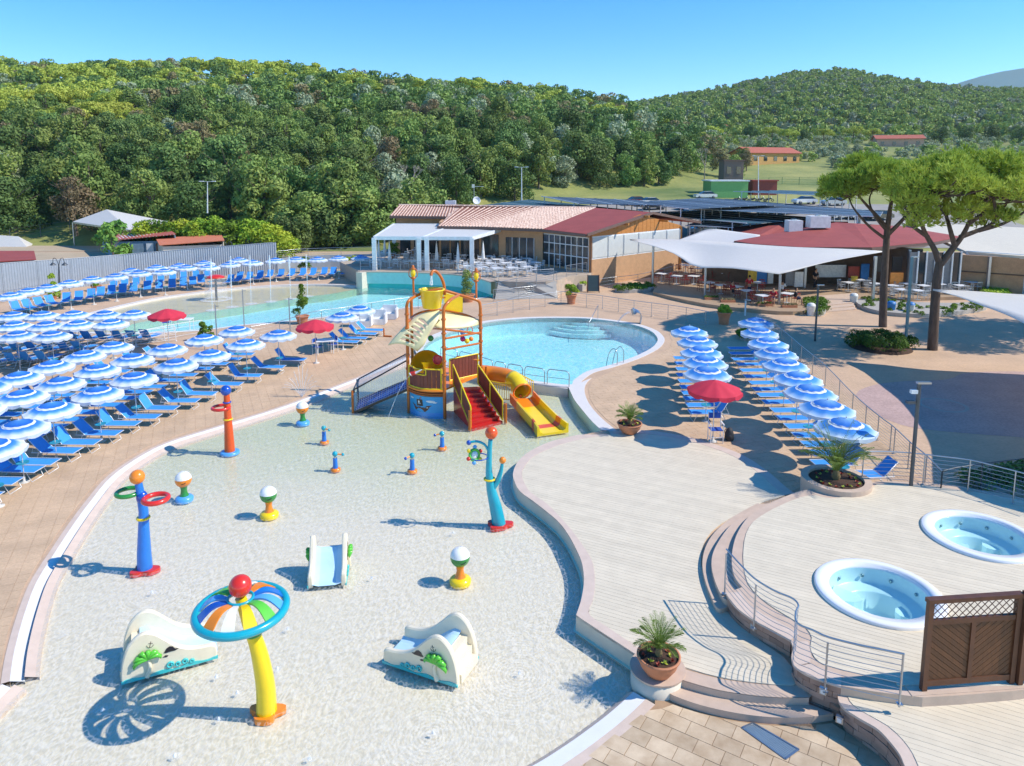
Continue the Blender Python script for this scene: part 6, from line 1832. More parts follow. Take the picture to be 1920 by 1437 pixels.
def shed(label, quad, Ys, mt, stripes, wallm, cols=None, name='shed'):
  q = [AY(p[0], p[1], Y) for p, Y in zip(quad, Ys)]
  c = sum(q, Vector((0, 0, 0))) / 4
  t = thing(name, label, 'shed', (c.x, c.y, 0))
  m = MB(); m.plate(q, .08); m.build('roof', mt, t)
  a, b_, c_, d_ = q   # back-left, back-right, front-right, front-left
  for k in range(stripes):
    s = (k + .5) / stripes
    m = MB(); m.beam(a.lerp(b_, s) + UP * .03, d_.lerp(c_, s) + UP * .03, .10, .05); m.build('roof_rib', cols or mt, t)
  ff = [d_ + Vector((.2, .3, 0)), c_ + Vector((-.2, .3, 0)), b_ + Vector((-.2, -.2, 0)), a + Vector((.2, -.2, 0))]
  for i in range(4): wallq(t, 'wall', ff[i], ff[(i + 1) % 4], -.2, min(ff[i].z, ff[(i + 1) % 4].z) - .12, wallm, th=.1)
  return t, ff
s1, f1 = shed('low shed with a red and white striped roof behind the small leafy tree', [(190,434),(312,428),(330,440),(212,452)], [90, 90, 81, 80], M['redstripe'], 18, M['shed_wall'], M['white'])
s2, f2 = shed('low shed with an orange tiled roof right of the striped one', [(292,448),(415,441),(421,452),(299,461)], [82, 84, 77, 75], M['orange_tile'], 26, M['wall_cream'], M['orange_tile'])
s3, f3 = shed('dark red roofed shed behind the fence at the left edge', [(-40,472),(64,472),(68,488),(-40,494)], [72, 72, 64, 62], M['red_roof'], 6, M['shed_wall'], M['red_roof'])
a, b_ = f1[0], f1[1]
for k, (q0, q1, mt) in enumerate([(.05, .2, M['green_panel']), (.25, .45, M['shed_wall']), (.5, .62, M['frame_white']), (.66, .78, M['glass_dark']), (.82, .95, M['shed_wall'])]):
  wallq(s1, ['door', 'panel', 'door', 'window', 'panel'][k], a.lerp(b_, q0), a.lerp(b_, q1), .1, 2.0, mt, th=.05, out=.10)
t = thing('blue_container', 'blue grey container wall under the yellow green hedge', 'container', tuple(G(450,455,0)))
wallq(t, 'side_panel', AY(403,440,86) * Vector((1,1,0)) if False else Vector((AY(403,440,84).x, 84, 0)), Vector((AY(520,440,84).x, 84.5, 0)), 0, 2.7, M['shed_wall'], th=2.0)
Z_T = 1.3
terr_px = [(672,508),(760,508),(850,512),(900,519),(935,527),(985,529),(1040,527),(1062,520),(1104,515)]
TP_ = [G(*p, Z_T) for p in terr_px]
back_ = [Vector((12, 78, Z_T)), Vector((-14, 82, Z_T)), Vector((-17, 70, Z_T))]
m = MB(); pl = [(p.x, p.y) for p in smooth(TP_, 3) + back_]
if area(pl) < 0: pl.reverse()
m.prism(pl, -.5, Z_T, bottom=False); m.build('terrace', M['terr'], None, 'structure')
wl = smooth([G(*p, Z_T) for p in [(676,509),(760,510),(850,514),(900,521),(928,529)]], 4)
t = thing('wave_wall', 'curved cream and turquoise wall at the deep end of the wave pool', 'wall', (wl[0].x, wl[0].y, -.3))
M['tealdeep'] = mat('turquoise_tiles', '#2fb5ac', .35, var=.08, scale=2)
M['aqua_pale'] = mat('pale_aqua_wall', '#a9d9cc', .5, var=.06)
o1, o2 = offset(wl, -.35), offset(wl, -.20)
m = MB(); m.strip([(p.x, p.y, Z_T) for p in o1], [(p.x, p.y, .25) for p in o1]); m.strip([(p.x, p.y, .25) for p in o1], [(p.x, p.y, .25) for p in wl]); m.build('upper_wall', M['aqua_pale'], t)
m = MB(); m.strip([(p.x, p.y, .26) for p in o2], [(p.x, p.y, -.8) for p in o2]); m.build('tile_band', M['tealdeep'], t)
m = MB(); m.strip([(p.x, p.y, Z_T + .05) for p in offset(wl, -.42)], [(p.x, p.y, Z_T + .05) for p in offset(wl, .1)]); m.strip([(p.x, p.y, Z_T + .05) for p in offset(wl, -.42)], [(p.x, p.y, Z_T - .04) for p in offset(wl, -.42)]); m.build('capping', M['step'], t)
wallq(t, 'end_wall', Vector((wl[0].x - .3, wl[0].y - .5, 0)), Vector((wl[0].x + .3, wl[0].y - .9, 0)), -.4, Z_T, M['wall_cream'], th=.9)
rail('steel railing on the curved wave wall in front of the restaurant', [p + UP * .05 for p in wl], h=.9, nb=3, step=1.8, br=.01)
rest = thing('restaurant', 'long restaurant with clay tile roof, red gable roof and ochre gable', 'building', tuple(G(1106,540,0)))
ZE = 4.9
E1, E2 = G(1099,439,ZE), G(1312,416,ZE)
pk = E1.lerp(E2, .522); pk.z = 6.3
R1 = G(1117,390,6.32); R2 = AY(854,386,79); R3 = AY(748,385,79)
Ev = [G(1018,430,ZE), G(900,425.5,ZE), G(820,424.5,ZE)]
m = MB(); m.plate([E1, pk, R1, Ev[0]], .16); m.build('red_roof', M['red_roof'], rest)
bk = E2 + (R1 - pk); bk.z = ZE
m = MB(); m.plate([pk, E2, bk, R1], .16); m.build('red_roof', M['red_roof'], rest)
bar_(rest, 'barge_board', E1 - UP * .08 + Vector((.1,-.1,0)), pk - UP * .06 + Vector((.1,-.1,0)), .10, .24, M['roof_edge'])
bar_(rest, 'barge_board', pk - UP * .06 + Vector((.1,-.1,0)), E2 - UP * .08 + Vector((.1,-.1,0)), .10, .24, M['roof_edge'])
def tiled_slope(name, e0, e1, r0, r1, pitch=.30):
  """clay tiles: cover tiles in staggered lengths on a bed"""
  m = MB(); m.plate([e0, e1, r1, r0], .12); m.build('tile_bed', M['rtile_dark'], rest)
  L = (e1 - e0).length; n = int(L / pitch)
  nrm = (e1 - e0).cross(r0 - e0).normalized()
  if nrm.z < 0: nrm = -nrm
  m = MB(); rd = random.Random(2)
  for k in range(n):
    s = (k + .5) / n
    a, b_ = e0.lerp(e1, s), r0.lerp(r1, s)
    if (b_ - a).length < .4: continue
    rows_ = max(1, int((b_ - a).length / .55))
    sd = (e1 - e0).normalized() * pitch * .36
    for j in range(rows_):
      p, q = a.lerp(b_, j / rows_), a.lerp(b_, (j + 1.06) / rows_)
      l0, l1 = .10 + rd.uniform(-.01, .02), .06
      m.add([p - sd, p + nrm * l0, p + sd, q - sd * .85, q + nrm * l1, q + sd * .85], [(0, 1, 4, 3), (1, 2, 5, 4)])
      m.add([p - sd, p + nrm * l0, p + sd], [(0, 2, 1)])
  m.build('roof_tiles', M['rtile'], rest, kind='stuff')
tiled_slope('a', Ev[1], Ev[0], R2.lerp(R1, .62), R1)
tiled_slope('b', Ev[2], Ev[1], R2.lerp(R1, .05), R2.lerp(R1, .62))
e1_, e2_ = AY(730,405,74), AY(848,406.5,74)
tiled_slope('c', e1_, e2_, R3, R2)
ev3 = Ev[2]
m = MB(); m.plate([Ev[2], R2.lerp(R1, .05), R2, e2_], .10); m.build('roof_hip', M['rtile'], rest)
m = MB(); m.tube([R3, R2, R1], .14, 6); m.build('ridge_tiles', M['rtile'], rest)
for a, b_ in ((E1, Ev[0]), (Ev[0], Ev[1]), (Ev[1], Ev[2]), (e2_, e1_)):
  bar_(rest, 'gutter', a - UP * .14, b_ - UP * .14, .14, .22, M['roof_edge'])
bkr = [Vector((R1.x + 3, R1.y + 7, 5)), Vector((R3.x, R3.y + 7, 5))]
m = MB(); m.plate([R1, bkr[0], bkr[1], R3], .1); m.build('back_roof', M['rtile_dark'], rest)
W1, W2 = G(1107,445,4.45), G(1276,429,4.45)
W1.z = W2.z = 0
F2 = Vector((2.9, 67.1, 0)); F3 = Vector((-3.1, 69.6, 0)); F4 = Vector((-7.2, 70.4, 0)); F5 = Vector((-12.2, 75.2, 0)); F4b = Vector((-7.3, 75.0, 0))
wallq(rest, 'gable_wall', W1, W2, -.1, 2.42, M['brick_tan'])
u_ = (W2 - W1).normalized(); n_ = Vector((u_.y, -u_.x, 0))
wallq(rest, 'window_band', W1, W2, 2.42, 4.48, M['frame_white'], th=.2)
for k in range(6):
  a, b_ = W1.lerp(W2, .02 + k * .163), W1.lerp(W2, .02 + k * .163 + .148)
  wallq(rest, 'window', a, b_, 2.56, 4.36, M['blind'], th=.04, out=.02)
  bar_(rest, 'mullion', a.lerp(b_, 1.05) + n_ * .04 + UP * 2.5, a.lerp(b_, 1.05) + n_ * .04 + UP * 4.4, .08, .08, M['frame_white'])
gp = [W1 + UP * 4.48, W2 + UP * 4.48, W2 + UP * 4.8, W1.lerp(W2, .52) + UP * 6.15, W1 + UP * 4.75]
m = MB(); m.plate(gp, .12); m.build('gable_boards', M['ochre'], rest)
for k in range(1, 22):
  q = k / 22; p = W1.lerp(W2, q) + n_ * .012; zt_ = 4.75 + (6.15 - 4.75) * (q / .52 if q < .52 else (1 - q) / .48 * .96)
  m = MB(); m.beam(p + UP * 4.5, p + UP * (zt_ - .05), .02, .01, up=n_); m.build('board_batten', M['ochre'], rest)
for q in (.30, .52, .74):
  p = W1.lerp(W2, q); zt_ = 4.85 + 1.3 * (1 - abs(q - .52) / .5)
  bar_(rest, 'purlin_end', p + UP * (zt_ - .15), p + n_ * 1.0 + UP * (zt_ - .15), .14, .18, M['ochre'])
for p in (W1, W2):
  bar_(rest, 'corner_post', p + n_ * .05, p + n_ * .05 + UP * 4.7, .22, .22, M['ochre'])
m = MB(); m.tube([W1 + n_ * .2 + Vector((-.1,0,4.6)), W1 + n_ * .2 + Vector((-.1,0,.1))], .05, 6); m.build('downpipe', M['roof_edge'], rest)
wallq(rest, 'back_wall', W2, Vector((R1.x + 6, R1.y + 5, 0)), 0, 4.6, M['brick_tan'])
wallq(rest, 'front_wall', F2, W1, 0, 1.5, M['brick_tan']); wallq(rest, 'front_wall', F2, W1, 4.4, 4.9, M['brick_tan'])
gl_n = 8
for k in range(gl_n):
  a, b_ = F2.lerp(W1, .03 + k * .118), F2.lerp(W1, .03 + (k + 1) * .118 - .012)
  wallq(rest, 'glass_door', a, b_, 1.5, 4.4, M['glass_dark'], th=.06)
  bar_(rest, 'mullion', b_ + Vector((.02, -.06, 1.3)), b_ + Vector((.02, -.06, 4.4)), .11, .08, M['frame_white'])
for z in (3.6, 4.38, 2.6): bar_(rest, 'transom', F2 + Vector((.1, -.14, z)), W1 + Vector((-.2, -.08, z)), .06, .08, M['frame_white'])
wallq(rest, 'front_wall', F3, F2, 0, 4.9, M['brick_tan'])
for k in range(4):
  a, b_ = F3.lerp(F2, .42 + k * .115), F3.lerp(F2, .42 + (k + 1) * .115 - .02)
  wallq(rest, 'glass_door', a, b_, 1.35, 3.9, M['glass_dark'], th=.06, out=.04)
  bar_(rest, 'mullion', b_ + Vector((.02, -.1, 1.3)), b_ + Vector((.02, -.1, 3.9)), .08, .06, M['frame_white'])
wallq(rest, 'opening_shade_panel', F3.lerp(F2, .02), F3.lerp(F2, .30), 1.35, 4.1, M['glass_dark'], th=.06, out=.04)  # dark sheet on the wall stands in for the shade of the open kitchen
wallq(rest, 'front_wall', F4, F3, 0, 4.9, M['brick_tan'])
for k in range(4):
  a, b_ = F4.lerp(F3, .05 + k * .24), F4.lerp(F3, .05 + k * .24 + .20)
  wallq(rest, 'glass_panel', a, b_, 1.35, 3.9, M['glass_dark'], th=.06, out=.04)
wallq(rest, 'front_wall', F5, F4b, 0, 5.5, M['brick_tan']); wallq(rest, 'side_wall', F4b, F4, 0, 5.2, M['brick_tan'])
for k in range(3):
  a, b_ = F5.lerp(F4b, .08 + k * .3), F5.lerp(F4b, .08 + k * .3 + .22)
  wallq(rest, 'glass_panel', a, b_, 1.35, 3.9, M['glass_dark'], th=.06, out=.04)
def RQ(px, py, Y): return AY(px, py, Y)
d = RQ(893, 377, 80)
t = thing('satellite_dish', 'round white satellite dish on the clay tile roof ridge', 'satellite dish', tuple(d - UP * .6))
m = MB(); m.lathe([(.001, .02), (.2, .04), (.36, .12), (.45, .2), (.36, .13), (.2, .05)], d, 20, axis=(.3, -1, .3)); m.build('dish', M['frame_white'], t)
m = MB(); m.tube([d - UP * .8, d], .03, 6); m.build('mast', M['steel_dark'], t)
d = RQ(889, 350, 81)
t = thing('roof_antenna', 'television antenna mast on the clay tile roof beside the dish', 'antenna', tuple(RQ(889, 384, 81)))
m = MB(); m.tube([RQ(889, 384, 81), d], .03, 5); m.build('mast', M['steel'], t)
m = MB(); m.beam(d + Vector((-.2, 0, 0)), d + Vector((1.1, 0, 0)), .05)
for k in range(7): m.beam(d + Vector((k * .16, -.3, 0)), d + Vector((k * .16, .3, 0)), .02)
m.box(d + Vector((-.1, 0, .05)), (.3, .1, .4)); m.build('yagi', M['steel'], t)
d = RQ(845, 382, 83)
t = thing('roof_unit', 'white box shaped air unit behind the tile roof ridge', 'air unit', tuple(d))
m = MB(); m.box(d, (1.2, .8, .7)); m.build('casing', M['frame_white'], t)
m = MB(); m.cyl(d + UP * .35, .28, .05, 14); m.build('fan_grille', M['steel_dark'], t)
pg = thing('pergola', 'white flat pergola shading the restaurant tables', 'pergola', tuple(G(703,508,Z_T)))
c1, c2 = G(703,507,Z_T), G(885,508,Z_T)
q1, q2 = Vector((c1.x + .4, c1.y + 8.5, Z_T)), Vector((c2.x + 4.0, c2.y + 8.0, Z_T))
mid1 = c1.lerp(c2, .50); mid2 = q1.lerp(q2, .50)
hz, hz2 = 2.95, 3.45
t1 = [c1 + UP * hz, c2 + UP * hz, q2 + UP * hz2, q1 + UP * hz2]
for (a, b_, c_, d_) in ((c1, mid1, mid2, q1), (mid1, c2, q2, mid2)):
  g_ = .12
  aa, bb = a.lerp(b_, .01) + UP * (hz + .10), a.lerp(b_, .985) + UP * (hz + .10)
  dd, cc = d_.lerp(c_, .01) + UP * (hz2 + .10), d_.lerp(c_, .985) + UP * (hz2 + .10)
  m = MB(); m.plate([aa, bb, cc, dd], .06); m.build('roof_panel', M['sail'], pg)
for a, b_, h1, h2 in ((c1, c2, hz, hz), (q1, q2, hz2, hz2), (c1, q1, hz, hz2), (c2, q2, hz, hz2), (mid1, mid2, hz, hz2)):
  bar_(pg, 'beam', a + UP * (h1 - .02), b_ + UP * (h2 - .02), .16, .32, M['frame_white'])
for p, h in ((c1, hz), (c2, hz), (mid1 + Vector((-.35, 0, 0)), hz), (mid1 + Vector((.35, 0, 0)), hz), (c1.lerp(c2, .33) + Vector((0, 7.5, 0)), hz2), (q1, hz2), (q2, hz2), (mid2, hz2)):
  bar_(pg, 'column', Vector((p.x, p.y, Z_T)), Vector((p.x, p.y, Z_T + h)), .38 if p.y < 67 else .3, .38, M['frame_white'])
def cafe_table(name, wm):
  t = thing(name, '', 'table')
  m = MB(); m.box((0, 0, .73), (.85, .85, .04)); m.build('tabletop', wm, t)
  m = MB(); m.tube([(0, 0, 0), (0, 0, .72)], .035, 6); m.lathe([(.25, 0), (.25, .02)], (0, 0, 0), 10); m.build('pedestal', M['alu'], t)
  return t
def cafe_chair(name, wm):
  m = MB()
  m.box((0, 0, .45), (.44, .42, .035))
  for k in range(4): m.beam((-.2 + k * .133, .2, .47), (-.2 + k * .133, .25, .84), .035, .015)
  m.box((0, .245, .85), (.44, .025, .06))
  for s in (-1, 1):
    m.tube([(s * .2, -.19, 0), (s * .2, -.19, .64)], .014, 4); m.tube([(s * .2, .2, 0), (s * .2, .22, .5)], .014, 4)
    m.box((s * .22, 0, .65), (.04, .42, .025))
  o = m.build(name, wm, None); return tag(o, '', 'chair')
M['white_plastic'] = mat('white_plastic', '#dedfe0', .45, var=.04)
M['red_chair'] = mat('red_chair', '#8c2d22', .5, var=.1)
M['alu_chair'] = mat('aluminium_chair', '#b9bcbe', .4, metal=.4)
tw, cw, cr_, ca_ = cafe_table('cafe_table', M['white_plastic']), cafe_chair('cafe_chair', M['white_plastic']), cafe_chair('cafe_chair', M['red_chair']), cafe_chair('cafe_chair', M['alu_chair'])
ut, ucw, ucr, uca = [False], [False], [False], [False]
def setting(px, py, z, ch, uch, tl, cl, tg, cg, n=4, rz0=0):
  c = G(px, py, z)
  place(tw, ut, c, rz0, tl, tg)
  for k in range(n):
    a = rz0 + k * 2 * math.pi / n + rnd.uniform(-.15, .15)
    r_ = rnd.uniform(.62, .78)
    place(ch, uch, c + Vector((math.sin(a) * -r_ * -1, -math.cos(a) * -r_ * -1, 0)) if False else c + Vector((r_ * math.sin(a), -r_ * math.cos(a), 0)), a + math.pi, cl, cg)
T1 = [(878,514),(905,517),(932,519),(960,518),(988,516),(893,507),(920,509),(948,508),(976,507),(1003,507),(905,500),(932,501),(960,500),(987,499),(915,494),(942,494)]
rw = lambda i: ['front', 'second', 'third', 'rear'][0 if i < 5 else 1 if i < 10 else 2 if i < 14 else 3]
nr = lambda i: ORD[i if i < 5 else i - 5 if i < 10 else i - 10 if i < 14 else i - 14]
for i, q in enumerate(T1): setting(*q, Z_T, cw, ucw, f'white table in the sunny restaurant terrace, {rw(i)} row, {nr(i)} from the left', f'white chair at the {nr(i)} table from the left in the {rw(i)} row, sunny terrace', 'sunny terrace tables', 'sunny terrace chairs', rz0=.3)
T2 = [(964,488),(998,493),(1033,494),(1062,502),(1090,500)]
for i, q in enumerate(T2): setting(*q, Z_T, cw, ucw, f'white table by the tall restaurant windows, {ORD[i]} from the left', f'white chair at the {ORD[i]} table from the left by the tall restaurant windows', 'window side tables', 'window side chairs', rz0=.6)
T3 = [(712,501),(745,501),(775,503),(795,501),(835,502),(860,504),(760,490),(800,489),(840,490),(720,488),(780,482),(850,484),(870,492)]
T3.sort()
for i, q in enumerate(T3): setting(*q, Z_T, cw, ucw, f'white table shaded by the white pergola, {ORD[i]} from the left', f'white chair at the {ORD[i]} table from the left under the white pergola', 'pergola tables', 'pergola chairs', rz0=.1)
M['cloth_white'] = mat('closed_parasol_cloth', '#e2e2df', .8)
for i, (px, py) in enumerate([(711,497),(722,491),(731,503),(819,503),(859,507),(906,502)]):
  c = G(px, py, Z_T)
  t = thing('closed_parasol', f'closed white parasol on the restaurant terrace, {ORD[i]} from the left', 'parasol', tuple(c), 0, 'closed white parasols')
  m = MB(); m.lathe([(.14, .75), (.17, .9), (.13, 1.4), (.07, 2.1), (.02, 2.4)], c, 10); m.build('folded_cloth', M['cloth_white'], t)
  m = MB(); m.tube([c, c + UP * 2.5], .025, 6); m.lathe([(.25, 0), (.25, .06)], c, 12); m.build('pole', M['alu'], t)
m = MB(); m.prism([(p.x, p.y) for p in [G(928,562,0), G(1046,560,0), G(1042,527,Z_T), G(985,529,Z_T), G(935,527,Z_T)]], [-.1] * 5, [.02, .02, Z_T - .01, Z_T - .01, Z_T - .01], bottom=False); m.build('ramp', M['concrete'], None, 'structure')
a0, a1 = G(1042,526,Z_T), G(1064,519,Z_T)
b0, b1 = G(1040,548,0), G(1088,546,0)
for k in range(7):
  q0, q1 = k / 7, (k + 1) / 7
  poly = [(p.x, p.y) for p in (a0.lerp(b0, q0), a1.lerp(b1, q0), a1.lerp(b1, q1), a0.lerp(b0, q1))]
  if area(poly) < 0: poly.reverse()
  m = MB(); m.prism(poly, -.1, Z_T * (1 - q1) + .02, bottom=False); m.build('terrace_step', M['step'], None, 'structure')
for i, (L_, lb) in enumerate([([(935,527,Z_T),(985,529,Z_T),(1038,526,Z_T)], 'steel railing along the top edge of the ramp'), ([(930,552,.35),(985,541,.8),(1044,531,1.2)], 'steel railing in the middle of the ramp'), ([(925,566,.0),(985,560,.05),(1052,552,.0)], 'steel railing along the foot of the ramp')]):
  rail(lb, smooth([G(*p) for p in L_], 4), h=.95, nb=5, step=1.9, br=.009)
rail('short steel railing at the terrace corner by the glass doors', [G(1062,519,Z_T), G(1100,513,Z_T)], h=.95, nb=6, step=1.2)
pth = smooth([G(1118,545,0), G(1142,541,0), G(1185,536,0), G(1215,530,0), G(1255,519,0), G(1285,510,0)], 3)
rail('long railing climbing beside the brick gable wall', pth, h=.95, nb=3, step=2.6, br=.009)
c = G(1112,548,0)
t = thing('menu_board', 'dark folding menu board standing at the corner of the restaurant', 'sign', tuple(c))
M['slate'] = mat('blackboard', '#2f4448', .6, var=.1)
for s in (-1, 1):
  m = MB(); m.plate([c + Vector((-.45, s * .28, .12)), c + Vector((.45, s * .28, .12)), c + Vector((.45, 0, 1.45)), c + Vector((-.45, 0, 1.45))], .03); m.build('board_panel', M['slate'], t)
  for e_ in (-.48, .48):
    m = MB(); m.beam(c + Vector((e_, s * .31, 0)), c + Vector((e_, 0, 1.5)), .06, .04); m.build('leg', M['wood_frame'], t)
c = G(1117,525,.3)
t = thing('sign_post', 'white sign post with a small arrow board at the gable corner', 'sign', tuple(c))
m = MB(); m.tube([c, c + UP * 1.9], .04, 6); m.build('post', M['frame_white'], t)
m = MB(); m.box(c + Vector((.1, -.05, 1.35)), (.65, .04, .14)); m.build('arrow_board', M['frame_white'], t)
Z_B = .26
bar_front = [(1224,547),(1260,557),(1324,570),(1390,578),(1461,584),(1507,583),(1530,575),(1600,566),(1700,560),(1850,556),(1980,560)]
BP = [G(*p, Z_B) for p in bar_front]
m = MB(); pl = [(p.x, p.y) for p in smooth(BP, 2)] + [(40, 74), (16, 74)]
if area(pl) < 0: pl.reverse()
m.prism(pl, -.1, Z_B, bottom=False); m.build('bar_terrace', M['barfloor'], None, 'structure')
bar = thing('bar_building', 'pool bar with a broad red shingle roof and open front', 'building', tuple(G(1560,545,Z_B)))
er = [(1377,452),(1412,457.5),(1500,463.5),(1634,464),(1752,454),(1802,444)]
EB = [G(p[0], p[1], 3.95) for p in er]
ap1, ap2 = G(1568,417,5.1), G(1600,419,5.1)
for i in range(len(EB) - 1):
  top = ap1 if i < 3 else ap2
  m = MB(); m.plate([EB[i], EB[i + 1], top], .14); m.build('roof_facet', M['red_roof'], bar)
  bar_(bar, 'fascia', EB[i] - UP * .16, EB[i + 1] - UP * .16, .12, .26, M['roof_edge'])
m = MB(); m.plate([EB[2].lerp(EB[3], 0), EB[3], ap2, ap1], .14) if False else m.plate([EB[3], ap2, ap1], .14); m.build('roof_facet', M['red_roof'], bar)
m = MB(); m.plate([ap2, EB[5], G(1700,425,3.9), ap1 + Vector((2, 6, -.6))], .1); m.build('roof_facet', M['red_roof'], bar)
m = MB(); m.plate([G(1335,431,3.6), G(1420,443,3.6), G(1592,425,3.8), G(1590,416,4.6), G(1478,414,4.7)], .14); m.build('side_roof', M['red_roof'], bar)
bw = [Vector((17.5, 65.0, 0)), Vector((22, 63.2, 0)), Vector((31.0, 62.8, 0)), Vector((35.2, 60.8, 0))]
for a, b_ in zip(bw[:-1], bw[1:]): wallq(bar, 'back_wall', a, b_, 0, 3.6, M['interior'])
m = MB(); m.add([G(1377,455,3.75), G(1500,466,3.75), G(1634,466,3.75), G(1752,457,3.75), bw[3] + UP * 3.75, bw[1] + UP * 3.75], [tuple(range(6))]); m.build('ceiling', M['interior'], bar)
for px, py, zt_ in ((1636,563,3.7),(1594,532,3.7),(1612,530,3.7),(1508,540,3.7),(1540,530,3.7),(1700,545,3.7),(1752,548,3.7)):
  p = G(px, py, Z_B); bar_(bar, 'column', p, Vector((p.x, p.y, zt_)), .2, .2, M['steel'])
def panel(px0, px1, y0, y1, Y, mt, name='wall_panel'):
  a, b_ = AY(px0, y1, Y), AY(px1, y1, Y); zt_ = AY(px0, y0, Y).z
  m = MB(); m.box(((a.x + b_.x) / 2, Y, (a.z + zt_) / 2), (b_.x - a.x, .12, zt_ - a.z)); m.build(name, mt, bar)
cm_ = {k: mat('fitting_' + k, v, .5, var=.15, scale=6) for k, v in dict(yellow='#d8b23a', blue='#2f78b8', white='#d9d9d4', red='#a8402f', orange='#d98a3a', grey='#7d8083', dark='#33302c').items()}
for a in [(1402,1418,505,532,61.5,'yellow','snack_poster'),(1418,1437,506,532,61.5,'blue','drinks_fridge'),(1439,1449,505,532,61.4,'white','poster'),(1472,1488,510,536,60.5,'grey','magazine_stand'),(1489,1505,510,538,60.4,'white','magazine_stand'),
     (1528,1585,497,520,62.0,'white','counter_front'),(1590,1610,500,520,61.5,'red','bottle_shelf'),(1595,1607,518,533,60.5,'yellow','snack_stand'),(1613,1628,495,525,61.3,'blue','drinks_fridge'),(1668,1692,512,535,59.0,'orange','ice_cream_freezer'),(1640,1665,480,510,60.0,'dark','menu_panel'),(1672,1690,482,508,60.0,'dark','menu_panel')]:
  panel(a[0], a[1], a[2], a[3], a[4], cm_[a[5]], a[6])
for k in range(6):
  a = AY(1702 + k * 16, 540, 58.5); b_ = AY(1702 + (k + 1) * 16 - 2, 540, 58.5)
  wallq(bar, 'glass_pane', Vector((a.x, 58.5, 0)), Vector((b_.x, 58.5, 0)), Z_B, 3.6, M['glass_dark'] if k % 2 else cm_['grey'], th=.05)
  bar_(bar, 'mullion', Vector((b_.x, 58.4, Z_B)), Vector((b_.x, 58.4, 3.7)), .1, .1, M['frame_white'])
for i, (px, py, w) in enumerate([(1534,416,1.9),(1488,424,1.3)]):
  d = AY(px, py, 68)
  t = thing('roof_unit', ['large grey ventilation box on the red bar roof', 'smaller white ventilation box on the red bar roof'][i], 'air unit', tuple(d - UP * .5))
  m = MB(); m.box(d, (w, 1.2, 1.1)); m.build('casing', M['frame_white'], t)
  m = MB(); m.lathe([(.3, 0), (.3, .1)], d + UP * .55, 14); m.build('fan_cowl', M['steel'], t)
sb = thing('side_building', 'long low building with a pale flat roof at the right edge', 'building', tuple(G(1850,552,0)))
m = MB(); m.plate([G(1812,472,3.4), G(1925,481,3.4), G(2300,505,3.4), G(2200,430,4.6), G(1920,427,4.6), G(1690,416,4.4)], .25); m.build('flat_roof', mat('cream_membrane', '#d9cfba', .8, var=.05), sb)
wA, wB = Vector((AY(1788,500,60.5).x, 60.5, 0)), Vector((AY(2000,500,56).x, 56, 0))
wallq(sb, 'wall', wA, wB, 0, 3.2, M['brick_tan'])
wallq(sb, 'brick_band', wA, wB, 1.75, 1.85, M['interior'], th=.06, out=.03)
bar_(sb, 'fascia', G(1812,474,3.3), G(2300,507,3.3), .2, .35, M['frame_white'])
for q in (.32, .72): bar_(sb, 'column', wA.lerp(wB, q) + Vector((-.1,-.3,0)), wA.lerp(wB, q) + Vector((-.1,-.3,3.2)), .2, .2, M['steel'])
wallq(sb, 'window', wA.lerp(wB, .66), wA.lerp(wB, .9), .4, 2.5, M['glass_dark'], th=.08, out=.05)
wallq(sb, 'window_frame', wA.lerp(wB, .65), wA.lerp(wB, .91), .3, 2.6, M['frame_white'], th=.05, out=.03)
def sail(label, top, bot, sag=.3, posts=()):
  A = match(smooth([AY(*p) for p in top], 6), 24); B_ = match(smooth([AY(*p) for p in bot], 6), 24)
  t = thing('shade_sail', label, 'shade sail', tuple(Vector((A[0].x, A[0].y, 0))))
  m = MB(); n1 = min(len(A), len(B_)); vs_ = []
  for v in np.linspace(0, 1, 9):
    vs_ += [A[i].lerp(B_[i], v) - UP * sag * 4 * v * (1 - v) * math.sin(math.pi * (i + .5) / n1) for i in range(n1)]
  m.add(vs_, [(j * n1 + i, j * n1 + i + 1, (j + 1) * n1 + i + 1, (j + 1) * n1 + i) for j in range(8) for i in range(n1 - 1)], True)
  o = m.build('membrane', M['sail'], t)
  md = o.modifiers.new('thickness', 'SOLIDIFY'); md.thickness = .02
  for (x0, y0, x1, y1, Y) in posts:
    p = AY(x1, y1, Y); m = MB(); m.tube([(p.x, Y, 0), (AY(x0, y0, Y).x, Y, AY(x0, y0, Y).z)], .10, 10); m.build('mast', M['steel'], t)
  return t
sail('large white shade sail stretched in front of the red bar roof',
  [(1181,449,65),(1240,449,64.5),(1300,451,63.5),(1378,456,61),(1429,460,60),(1494,464,59),(1580,467,58.5),(1655,471,58.9)],
  [(1181,451,65),(1225,462,61.7),(1268,478,59.5),(1304,501,57.2),(1366,503,55.5),(1425,510,54),(1457,515,53.3),(1500,505,54.3),(1560,490,56),(1655,473,58.9)], .25,
  posts=[(1225,462,1223,543,61.7),(1323,503,1321,566,56.9),(1463,515,1460,580,53.3)])
sail('smaller white shade sail behind the large one beside the car park',
  [(1262,454,66),(1300,440,68),(1332,430,70.5),(1380,435,69),(1425,441,67)], [(1262,456,66),(1300,460,64),(1340,462,63),(1390,462,62.5),(1425,458,62.5)], .1, posts=[(1332,431,1332,500,70.5)])
def gy(px, py, z): p = G(px, py, z); return (px, py, p.y)
sail('white shade sail reaching into the picture at the right edge', [gy(*q, 4.1) for q in [(1749,543),(1830,547),(1920,553),(2200,562),(2750,585)]], [gy(*q, 4.1) for q in [(1749,545),(1790,555),(1836,572),(1880,588),(1922,608),(1985,645),(2060,715),(2300,760)]], .05)
